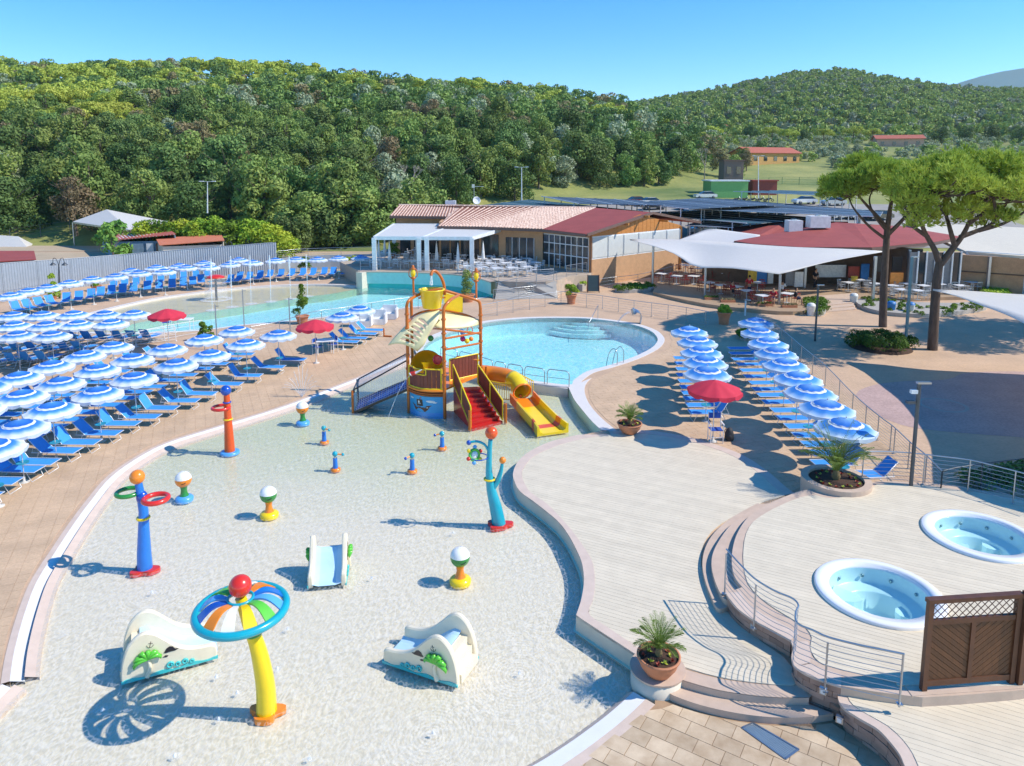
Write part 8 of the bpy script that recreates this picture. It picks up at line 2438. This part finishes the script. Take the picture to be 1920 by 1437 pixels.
def potted(px, py, z, label, r, ph, kind, lm, R_, H_, seed, cat='potted plant'):
  c = G(px, py, z)
  t = thing('potted_plant', label, cat, tuple(c))
  m = MB(); m.lathe([(r * .7, 0), (r * .8, ph * .5), (r, ph * .9), (r * 1.08, ph * .92), (r * 1.08, ph), (r * .9, ph), (r * .85, ph * .9), (.001, ph * .9)], c, 20); m.build('pot', M['terracotta'], t)
  v = crown(seed, R_, H_, 14, 1500, .07 if R_ < 1 else .1, kind); v[:, 2] += ph * .85
  qmesh('foliage', v, np.arange(len(v)).reshape(-1, 4), LM[lm], t)
potted(567, 607, 0, 'conical evergreen in a terracotta pot at the wave pool railing', .45, .55, 'cone', 'hedge', .62, 2.3, 1)
potted(877, 566, 0, 'tall conical evergreen in a big pot right of the play tower', .55, .6, 'cone', 'oak', .75, 2.3, 2)
potted(1071, 570, 0, 'leafy shrub in a terracotta pot at the end of the pool railing', .42, .75, 'round', 'bright', .62, 1.0, 3)
potted(1357, 608, 0, 'grassy shrub in a tall brown pot beside the first parasol column', .45, .85, 'round', 'bright', .5, .6, 4)
potted(386, 640, 0, 'small palm like shrub in the parasol rows near the wave pool', .2, .2, 'round', 'hedge', .5, 1.1, 5)
potted(181, 546, 0, 'shrub in a terracotta pot in front of the metal fence', .42, .5, 'round', 'bright', .5, .7, 6)
potted(100, 562, 0, 'narrow conifer beside the double street lamp by the metal fence', .3, .3, 'cone', 'bright', .55, 2.1, 7)
potted(660, 512, 0, 'flowering shrub in a pot left of the wave wall', .5, .5, 'round', 'bright', 1.1, 1.3, 8)
potted(571, 512, 0, 'dark shrub behind the loungers left of the wave wall', .4, .4, 'round', 'hedge', .8, 1.2, 9)
potted(740, 486, Z_T, 'leafy shrub in a pot under the white pergola', .4, .5, 'round', 'hedge', .7, 1.4, 10)
for i, (px, py) in enumerate([(1334,568),(1364,573),(1433,580),(1479,583)]):
  c = G(px, py, 0)
  t = thing('flower_box', f'brown rectangular flower box along the front of the bar, {ORD[i]} from the left', 'planter', tuple(c), 0, 'flower boxes at the bar')
  m = MB(); m.box(c + UP * .22, (1.1, .4, .42)); m.build('box', M['terracotta'], t)
  v = blob_leaves(np.random.default_rng(i), np.array([(x, 0, .45) for x in np.linspace(-.45, .45, 5)]), np.full(5, .14), 260, .06)
  qmesh('plants', v, np.arange(len(v)).reshape(-1, 4), LM['brown'] if i % 2 else LM['hedge'], t)
# ================================================================== car park, far houses, lamps, fountains, people
WHITE_POST = M['frame_white']
def net(label, px_poly, z, mt, posts, beams=5):
  P_ = [G(*p, z) for p in px_poly]
  c_ = sum(P_, Vector((0, 0, 0))) / len(P_)
  t = thing('shade_canopy', label, 'carport', (c_.x, c_.y, terrain(c_.x, c_.y)), 0, 'shade net carports of the car park')
  m = MB(); m.plate(P_, .05); m.build('shade_net', mt, t)
  a, b_, c2, d = P_[0], P_[1], P_[2], P_[3]
  for k in range(beams + 1):
    q = k / beams; u, v = a.lerp(b_, q), d.lerp(c2, q)
    m = MB(); m.beam(u + UP * .06, v + UP * .06, .10, .08); m.build('beam', M['steel'] if k % 2 else WHITE_POST, t)
    for s in (.1, .9):
      p = u.lerp(v, s); m = MB(); m.tube([(p.x, p.y, terrain(p.x, p.y) - .2), (p.x, p.y, p.z)], .07, 5, caps=False); m.build('post', WHITE_POST, t)
net('teal shade net carport just behind the clay tile roof', [(900,386),(990,375),(1215,399),(1120,410)], 5.3, M['net_green'], 6)
net('long blue grey carport along the wood edge', [(1015,369),(1190,376),(1245,386),(1085,383)], 6.3, M['net_blue'], 6)
net('blue grey carport in the middle behind the red gable roof', [(1175,381),(1320,372),(1470,384),(1290,393)], 6.0, M['net_blue'], 6)
net('dark carport nearest the bar roof', [(1180,400),(1330,395),(1560,412),(1400,420)], 4.6, M['net_green'], 6)
net('grey blue carport left of the pine crown', [(1290,393),(1360,374),(1655,399),(1650,408)], 5.6, M['net_blue'], 7)
net('teal carport beside the small shade sail', [(1285,424),(1310,415),(1400,420),(1375,428)], 4.0, M['net_green'], 3, 3)
net('pale teal carport at the back of the car park', [(1375,360),(1460,358),(1625,364),(1560,368)], 7.0, M['net_green'], 5)
def TZ(px, py):
  Y = 60.0
  while Y < 900:
    p = AY(px, py, Y)
    if terrain(p.x, p.y) >= p.z: break
    Y += .5
  return Vector((p.x, p.y, terrain(p.x, p.y)))
def car(label, px, py, rz, col, s=1.0):
  m0 = mat('car_paint_' + col[0], col[1], .25, var=.02, coat=.8) if 'car_paint_' + col[0] not in bpy.data.materials else bpy.data.materials['car_paint_' + col[0]]
  p = TZ(px, py) + UP * .06
  t = thing('parked_car', label, 'car', (0, 0, 0), 0, 'cars in the car park')
  body = [(-2.1, .35), (-2.12, .7), (-1.95, .88), (-1.1, .98), (1.7, .98), (2.1, .88), (2.14, .5), (2.1, .35)]
  cab = [(-1.15, .96), (-.45, 1.42), (1.1, 1.45), (1.85, .96)]
  def side(prof_, w, w2):
    m = MB(); n = len(prof_)
    A = [(x, -w if z_ < 1.2 else -w2, z_) for x, z_ in prof_]; B_ = [(x, -y, z_) for x, y, z_ in A]
    m.add(A + B_, [tuple(range(n)), tuple(reversed(range(n, 2 * n)))] + [(i, n + i, n + (i + 1) % n, (i + 1) % n) for i in range(n)]); return m
  side(body, .86, .86).build('body', m0, t)
  side(cab, .80, .62).build('windows', M['glass_dark'], t)
  side([(-.42, 1.40), (-.35, 1.47), (1.0, 1.50), (1.12, 1.43)], .64, .62).build('roof', m0, t)
  for x in (-1.35, 1.35):
    for y in (-.80, .80):
      m = MB(); m.lathe([(.32, -.1), (.32, .1), (.001, .1)], (x, y, .32), 12, axis=(0, 1 if y > 0 else -1, 0)); m.build('wheel', M['steel_dark'], t)
  for y in (-.6, .6):
    m = MB(); m.box((-2.1, y, .68), (.08, .35, .14)); m.build('headlight', WHITE_POST, t)
  t.location = p; t.rotation_euler = (0, 0, rz)
CC = dict(w=('white', '#dcdcda'), s=('silver', '#a9adb0'), k=('black', '#26282c'), r=('red', '#8c2a22'), g=('grey', '#5f6468'), b=('blue', '#27405f'))
for lb, px, py, rz, c_ in [('white off road car at the far edge of the car park',1508,384,.2,'w'),('silver saloon car right of the white off road car',1562,386,.15,'s'),('white hatchback beside the restaurant gable roof',1318,440,.7,'w'),('silver estate car behind the white sail',1345,430,.7,'s'),('dark car under the carport left of the gable peak',1225,394,.3,'k'),('red van under the long carport',1190,385,.3,'r'),('white car beside the red van',1216,387,.3,'w'),('black car in the middle of the carports',1290,393,.5,'k'),('white car in the middle of the carports',1320,395,.5,'w'),('dark blue car near the lamp post',1440,402,.4,'b'),('grey car near the lamp post',1475,403,.4,'g'),('black estate car under the dark carport',1400,398,.4,'k'),('silver car behind the bar roof units',1580,412,.3,'s'),('white car behind the pine trunk',1612,412,.3,'w'),('black car farthest right in the car park',1648,414,.3,'k'),('white van on the grass beside the carports',1322,374,.1,'w'),('silver car under the first teal carport',1290,412,.5,'s'),('dark car at the edge of the teal carport',1340,412,.5,'k')]:
  car(lb, px, py, rz, CC[c_])
for i in range(5):
  p = TZ(1382 + i * 15, 379)
  t = thing('motor_scooter', f'dark scooter parked at the back of the car park, {ORD[i]} from the left', 'scooter', tuple(p), 0, 'scooters at the car park')
  m = MB(); m.tube([p + Vector((-.5, 0, .55)), p + Vector((-.1, 0, .45)), p + Vector((.4, 0, .7))], [.16, .2, .12], 8); m.build('body', M['pack'], t)
  for s in (-.65, .65):
    m = MB(); m.torus(p + Vector((s, 0, .28)), .22, .07, n=12, m=6, axis=(0, 1, 0)); m.build('wheel', M['steel_dark'], t)
  m = MB(); m.tube([p + Vector((.55, 0, .3)), p + Vector((.4, 0, 1.0)), p + Vector((.3, .3, 1.05))], .03, 5); m.build('handlebar', M['steel'], t)
M['ochre_wall'] = mat('ochre_plaster', '#c79a5c', .9, var=.12); M['pink_wall'] = mat('pink_plaster', '#d0a58c', .9, var=.1)
M['far_roof'] = mat('far_roof_tiles', '#b0614c', .85, var=.15); M['green_paint'] = mat('green_paint', '#7db36a', .7, var=.08); M['green_dark'] = mat('green_door', '#2e6b45', .7)
def house(label, px0, px1, yb, Y, h, dpt, wm, rm, rise, n, name='farm_house', flat=False, skew=0.0):
  a, b_ = Vector(((px0 - 960) / F_PX * Y, Y, 0)), Vector(((px1 - 960) / F_PX * Y, Y + skew, 0))
  z = AY(px0, yb, Y).z; c = (a + b_) / 2
  u = (b_ - a); L = u.length; u.normalize(); nn = Vector((-u.y, u.x, 0)); ang = math.atan2(u.y, u.x)
  t = thing(name, label, 'building', (c.x, c.y, z))
  m = MB(); m.box(c + nn * dpt / 2 + UP * (z + h / 2 - 1), (L, dpt, h + 2), ang); m.build('wall', wm, t)
  if flat:
    m = MB(); m.box(c + nn * dpt / 2 + UP * (z + h + .12), (L + .5, dpt + .5, .24), ang); m.build('roof', rm, t)
  else:
    A, B_ = a + UP * (z + h) - u * .6 - nn * .6, b_ + UP * (z + h) + u * .6 - nn * .6
    C2, D = B_ + nn * (dpt + 1.2), A + nn * (dpt + 1.2); r0, r1 = A.lerp(D, .5) + UP * rise, B_.lerp(C2, .5) + UP * rise
    m = MB(); m.plate([A, B_, r1, r0], .15); m.plate([r0, r1, C2, D], .15); m.build('roof', rm, t)
    m = MB(); m.plate([a + UP * (z + h), a + nn * dpt + UP * (z + h), a + nn * dpt / 2 + UP * (z + h + rise * .92)], .1); m.plate([b_ + nn * dpt + UP * (z + h), b_ + UP * (z + h), b_ + nn * dpt / 2 + UP * (z + h + rise * .92)], .1); m.build('gable', wm, t)
  for k in range(n):
    q = (k + .5) / n; p = a.lerp(b_, q) - nn * .03 + UP * (z + h * .52)
    f = MB(); f.box(p, (min(1.3, L / n * .45), .12, h * .38), ang); o = f.build('window', M['glass_dark'], t)
house('ochre farm building with a long red tiled roof', 1402, 1512, 309, 222, 3.6, 9, M['ochre_wall'], M['far_roof'], 1.9, 5, skew=8)
house('pink farm house on the plain below the rounded hill', 1634, 1708, 279, 286, 3.8, 10, M['pink_wall'], M['far_roof'], 1.6, 4, skew=-5)
house('small house with a red roof at the end of the left hill', 1336, 1356, 250, 330, 3.0, 7, M['pink_wall'], M['far_roof'], 1.2, 1)
house('light green flat roofed shed at the car park edge', 1331, 1400, 372, 142, 3.3, 6, M['green_paint'], M['frame_white'], 0, 0, 'green_shed', True)
house('brown grey tower with a small window band above the green shed', 1354, 1390, 338, 152, 4.0, 4, mat('tower_brown', '#7b6b5f', .9), M['roof_edge'], 0, 2, 'water_tower', True)
house('dark red container right of the light green shed', 1409, 1454, 362, 148, 2.4, 4, mat('container_red', '#8e4038', .7, var=.1), M['red_roof'], 0, 0, 'red_container', True)
for i, (L_, lb) in enumerate([([(1330,362),(1400,350),(1470,346),(1600,350)], 'green mesh fence behind the light green shed'), ([(20,455),(70,448),(132,440)], 'wire fence beside the white tented shed')]):
  b_ = [TZ(*q) for q in L_]; rail(lb, b_, h=1.8, nb=3, step=4, mt=M['green_dark'] if i == 0 else M['steel_dark'], base_plate=False, pr=.05, br=.02, name='wire_fence', cat='fence')
p = G(18, 462, 0); t = thing('covered_pile', 'white tarpaulin covered pile at the left edge of the yard', 'tarpaulin', tuple(p))
m = MB(); m.add([p + Vector(q) for q in ((-4,-1,0),(3,-1,0),(2,2,0),(-4,2,0),(-3,0,1.6),(1,.4,1.3))], [(0,1,5,4),(1,2,5),(2,3,4,5),(3,0,4)]); m.build('tarpaulin_sheet', M['sail'], t)
def street_lamp(px, pyb, pyt, Y, label, mt, heads=1):
  a, b_ = AY(px, pyb, Y), AY(px, pyt, Y)
  t = thing('street_lamp', label, 'street lamp', tuple(a))
  m = MB(); m.tube([a, b_], [.09, .05], 8); m.build('pole', mt, t)
  for s in ((-1, 1) if heads == 2 else (1,)):
    m = MB(); m.beam(b_, b_ + Vector((.7 * s, 0, .05)), .05); m.build('arm', mt, t)
    m = MB(); m.box(b_ + Vector((.8 * s, 0, .05)), (.5, .22, .1)); m.build('lamp_head', WHITE_POST, t)
street_lamp(389, 400, 341, 92, 'white street lamp rising from the yellow green hedge', WHITE_POST, 2)
street_lamp(978, 376, 314, 108, 'white street lamp behind the clay tile roof', WHITE_POST, 2)
street_lamp(1422, 372, 293, 128, 'white street lamp in front of the green shed', WHITE_POST, 2)
street_lamp(1550, 410, 350, 92, 'grey lamp pole behind the bar roof', M['steel'], 1)
street_lamp(1353, 300, 250, 230, 'thin lamp pole beside the red roofed house', WHITE_POST, 1)
def curl_lamp(px, pyb, pyt, label):
  a = apex_xy(px, pyb, 0); Y = a.y; b_ = AY(px - 2, pyt, Y)
  t = thing('street_lamp', label, 'street lamp', tuple(a))
  m = MB(); m.tube([a, b_], [.08, .05], 8); m.build('pole', M['steel_dark'], t)
  for s in (-1, 1):
    m = MB(); m.tube(smooth([b_ - UP * .2, b_ + Vector((.15 * s, 0, .35)), b_ + Vector((.38 * s, 0, .45)), b_ + Vector((.48 * s, 0, .1))], 4), .025, 6); m.build('arm', M['steel_dark'], t)
    m = MB(); m.lathe([(.03, .12), (.10, .08), (.22, -.06), (.23, -.09), (.001, -.10)], b_ + Vector((.48 * s, 0, -.02)), 14); m.build('lamp_shade', M['steel_dark'], t)
curl_lamp(112, 560, 495, 'dark double street lamp with bell shades near the left edge')
curl_lamp(428, 512, 462, 'dark double street lamp with bell shades behind the fountain jets')
def pole_lamp(px, pyb, pyt, label, col, cam_=False, r=.06):
  a = G(px, pyb, 0); b_ = AY(px + (14 if cam_ else 2), pyt, a.y)
  b_.x = a.x
  t = thing('lamp_post', label, 'lamp post', tuple(a))
  m = MB(); m.tube([a, b_], r, 10); m.build('pole', col, t)
  m = MB(); m.box(b_ + Vector((.14, 0, 0)), (.42, .14, .06)); m.build('lamp_head', M['steel'], t)
  if cam_:
    m = MB(); m.box(b_ + Vector((-.16, -.02, -.28)), (.2, .12, .12)); m.build('camera_box', WHITE_POST, t)
    m = MB(); m.box(b_ + Vector((-.24, -.02, -.62)), (.26, .14, .08)); m.build('speaker_box', M['steel_dark'], t)
pole_lamp(1706, 935, 718, 'steel lamp post with small cameras standing behind the diagonal railing', M['steel_dark'], True)
pole_lamp(1528, 640, 535, 'thin dark lamp post between the parasols and the plaza', M['steel_dark'])
pole_lamp(1397, 592, 563, 'short white lamp post beside the first railing parasol', WHITE_POST)
pole_lamp(1697, 655, 482, 'blue grey pole in front of the clipped bush', mat('blue_grey_pole', '#5f8290', .4, metal=.3), False, .09)
for i, (px, py, c_) in enumerate([(1520,592,'white'),(1600,572,'white'),(1670,588,'blue'),(1706,590,'blue')]):
  c = G(px, py, 0)
  t = thing('litter_bin', ['cream litter bin standing left of the bar steps','cream litter bin at the left end of the hedge bed','blue litter bin behind the slimmer pine trunk','white and blue litter bin beside the blue grey pole'][i], 'bin', tuple(c))
  m = MB(); m.lathe([(.24, 0), (.30, .7), (.31, .72), (.22, .74)], c, 12); m.build('bin_body', cm_['white'] if i != 2 else cm_['blue'], t)
  m = MB(); m.lathe([(.31, .73), (.26, .86), (.12, .92), (.001, .93)], c, 12); m.build('bin_lid', cm_[c_], t)
for i, (px, pyb, pyt) in enumerate([(398,582,484),(435,576,480),(471,570,478),(508,566,478),(545,561,480),(577,556,478)]):
  a = G(px, pyb, -.14); b_ = AY(px - 3, pyt, a.y)
  t = thing('fountain_jet', f'thin white water jet rising from the wave pool shelf, {ORD[i]} from the left', 'fountain', tuple(a), 0, 'water jets of the wave pool')
  m = MB(); m.tube([a, a.lerp(b_, .3), a.lerp(b_, .6), a.lerp(b_, .85), b_], [.02, .025, .04, .09, .03], 7); m.build('water_column', M['wjet'], t)
  m = MB(); m.lathe([(.05, 0), (.3, .04), (.5, .01)], a, 10, cap=False); m.build('splash', M['wjet'], t)
a = G(406, 562, -.14); cp_ = AY(404, 520, a.y)
t = thing('mushroom_fountain', 'red mushroom fountain with a curtain of falling water in the wave pool', 'fountain', tuple(a))
m = MB(); m.lathe([(.001, .22), (.35, .18), (.68, .05), (.74, -.04), (.6, -.05), (.001, 0)], cp_, 24); m.build('cap', P['red'], t)
m = MB(); m.tube([a - UP * .1, cp_], .09, 10); m.build('stem', M['steel_dark'], t)
h_ = cp_.z - a.z
m = MB(); m.lathe([(.74, h_ - .04), (.84, h_ * .6), (.88, h_ * .2), (.9, 0)], a, 28, cap=False); m.build('water_curtain', M['wspray'], t)
m = MB(); m.lathe([(.8, .02), (1.0, .06), (1.25, .02)], a, 24, cap=False); m.build('splash', M['wjet'], t)
a = GG(566, 745); t = thing('fan_spray', 'fine fan of water spray on the rim behind the back ball fountain', 'fountain', tuple(a))
for k in range(18):
  q = (k - 8.5) / 9; m = MB(); m.tube([a + Vector((q * 1.0 * s, .1 * math.sin(k * 3) * s * 2, 1.5 * s * (1.15 - .3 * abs(q)) - 0.9 * s * s * abs(q))) for s in np.linspace(0, 1, 6)], .009, 4, caps=False); m.build('water_thread', M['wjet'], t)
a = G(1178, 612, -.09)
t = thing('cascade', 'white water falling from the chrome swan neck into the round pool', 'fountain', tuple(a))
A = pr[-1]; m = MB(); R_ = [[A + Vector((-.75 * s * 1.2 - .1, y, -A.z * s * s * 1.05)) for s in np.linspace(0, 1, 7)] for y in np.linspace(-.24, .24, 5)]
for r0, r1 in zip(R_[:-1], R_[1:]): m.strip(r0, r1, smooth=True)
m.build('water_sheet', M['wjet'], t)
e_ = R_[2][-1]; m = MB(); m.add([e_ + Vector((-.9 + 1.5 * math.cos(q) * (1 + .2 * math.sin(5 * q)), .45 * math.sin(q) * 1.6, .03)) for q in np.linspace(0, 6.1, 20)], [tuple(range(20))]); m.build('foam', M['wspray'], t)
M['foam'] = M['wjet']
for i, (px, py) in enumerate([(328,1418),(580,1424),(192,1332),(812,1376),(974,1263),(697,1085),(285,1112),(540,1180),(445,1300),(520,1255),(850,1000),(406,1270),(410,1350)]):
  c = G(px, py, ZW)
  t = thing('floor_bubbler', f'small bubbling floor jet in the shallow water near the {["bottom left edge","lower middle edge","umbrella shadow","lower right part","island wall","centre slide","left mini slide","splash umbrella ring","umbrella pole left side","umbrella pole right side","turquoise post","left slide exit","umbrella foot"][i]}', 'fountain', tuple(c), 0, 'floor bubblers')
  rr_ = random.Random(i); m = MB(); m.add([c + Vector((.13 * math.cos(q) * rr_.uniform(.6, 1.2), .11 * math.sin(q) * rr_.uniform(.6, 1.2), .008)) for q in np.linspace(0, 5.9, 12)], [tuple(range(12))]); m.build('bubbles', M['wspray'], t); m = MB(); m.lathe([(.04, .0), (.03, .03), (.012, .06)], c, 8); m.build('spout', M['wjet'], t)
M['skin'] = mat('skin', '#b98a6a', .6); M['hair'] = mat('dark_hair', '#2d221c', .8)
CL = {k: mat('cloth_' + k, v, .85, var=.1) for k, v in dict(red='#b8202a', black='#22242a', white='#d6d8d8', navy='#24314f').items()}
def person(px, py, z0, rz, label, shirt, legs, sit):
  c = G(px, py, z0)
  t = thing('person', label, 'person', (0, 0, 0))
  if sit: J = dict(pel=(0,0,.55), ch=(0,.03,.95), nk=(0,.02,1.08), hd=(0,0,1.20), kl=(-.10,-.42,.53), kr=(.10,-.42,.53), fl=(-.11,-.45,.06), fr=(.11,-.45,.06), el=(-.25,-.12,.78), er=(.25,-.12,.78), hl=(-.15,-.36,.74), hr=(.15,-.36,.74))
  else: J = dict(pel=(0,0,.93), ch=(0,0,1.33), nk=(0,0,1.47), hd=(0,-.02,1.60), kl=(-.11,-.03,.50), kr=(.10,.05,.50), fl=(-.13,-.06,.06), fr=(.13,.10,.06), el=(-.27,0,1.12), er=(.27,0,1.12), hl=(-.26,-.12,.88), hr=(.27,-.10,.86))
  J.update(sl=(-.18, J['ch'][1], J['ch'][2] + .05), sr=(.18, J['ch'][1], J['ch'][2] + .05), tl=(J['fl'][0], J['fl'][1] - .16, .04), tr=(J['fr'][0], J['fr'][1] - .16, .04))
  def skin(name, pts, edges, rad, mt):
    me = bpy.data.meshes.new(name); me.from_pydata([J[p] for p in pts], [(pts.index(a), pts.index(b)) for a, b in edges], []); me.materials.append(mt)
    o = bpy.data.objects.new(name, me); link(o, t); o.modifiers.new('skin', 'SKIN')
    if not me.skin_vertices:
      bpy.context.view_layer.objects.active = o
    for i, p in enumerate(pts):
      me.skin_vertices[0].data[i].radius = (rad[p], rad[p]); me.skin_vertices[0].data[i].use_root = (i == 0)
    sb_ = o.modifiers.new('soft', 'SUBSURF'); sb_.levels = sb_.render_levels = 1
  E = [('pel','ch'),('ch','nk'),('nk','hd'),('ch','sl'),('ch','sr'),('sl','el'),('el','hl'),('sr','er'),('er','hr'),('pel','kl'),('kl','fl'),('pel','kr'),('kr','fr'),('fl','tl'),('fr','tr')]
  R0 = dict(pel=.13, ch=.14, nk=.055, hd=.09, sl=.06, sr=.06, el=.042, er=.042, hl=.035, hr=.035, kl=.065, kr=.065, fl=.045, fr=.045, tl=.035, tr=.035)
  try:
    skin('body', list(R0), E, R0, M['skin'])
    up_ = ['ch','pel','nk','sl','sr','el','er']; skin('shirt', up_, [('pel','ch'),('ch','nk'),('ch','sl'),('ch','sr'),('sl','el'),('sr','er')], {k: R0[k] + .014 for k in up_}, CL[shirt])
    lo_ = ['pel','kl','kr'] + (['fl','fr'] if not sit else []); skin('trousers', lo_, [e for e in E if e[0] in lo_ and e[1] in lo_], {k: R0[k] + .018 for k in lo_}, CL[legs])
  except Exception as ex: print('person', ex)
  h = Vector(J['hd']); m = MB(); m.sphere(h + Vector((0, .02, .04)), .105, 12, 8, sc=(.95, 1, 1)); m.build('hair', M['hair'], t)
  m = MB(); m.sphere(h + Vector((0, -.035, .0)), .088, 12, 8, sc=(.9, .9, 1.15)); m.tube([h + Vector((0, -.11, .01)), h + Vector((0, -.13, -.02))], .012, 5); m.build('face', M['skin'], t)
  t.location = c; t.rotation_euler = (0, 0, rz)
person(1528, 541, Z_B, .3, 'person in black standing at the bar entrance', 'black', 'black', False)
person(1404, 556, Z_B, 2.8, 'person in a red shirt standing among the tables under the sail', 'red', 'navy', False)
person(1372, 558, Z_B, .6, 'person in a red top sitting left of the standing red shirt', 'red', 'black', True)
person(1449, 572, Z_B, -.4, 'person in a red shirt sitting nearest the bar flower boxes', 'red', 'navy', True)
person(1466, 556, Z_B, 2.6, 'person in a white shirt sitting behind the central sail mast', 'white', 'navy', True)
person(1491, 572, Z_B, 1.2, 'person in dark clothes sitting at the right end of the sail', 'black', 'navy', True)
hz = MB(); hz.box((0, 1600, 186), (6000, 3400, 376)); hb = hz.build('haze', [], None, 'stuff')
hm = bpy.data.materials.new('haze_air'); hm.use_nodes = True; nt = hm.node_tree; nt.nodes.clear()
o_ = nt.nodes.new('ShaderNodeOutputMaterial'); pv = nt.nodes.new('ShaderNodeVolumePrincipled'); pv.inputs['Color'].default_value = (.68, .84, 1, 1); pv.inputs['Density'].default_value = .0001; pv.inputs['Anisotropy'].default_value = .2
nt.links.new(pv.outputs[0], o_.inputs['Volume']); hb.data.materials.append(hm)
scene.cycles.volume_bounces = 0
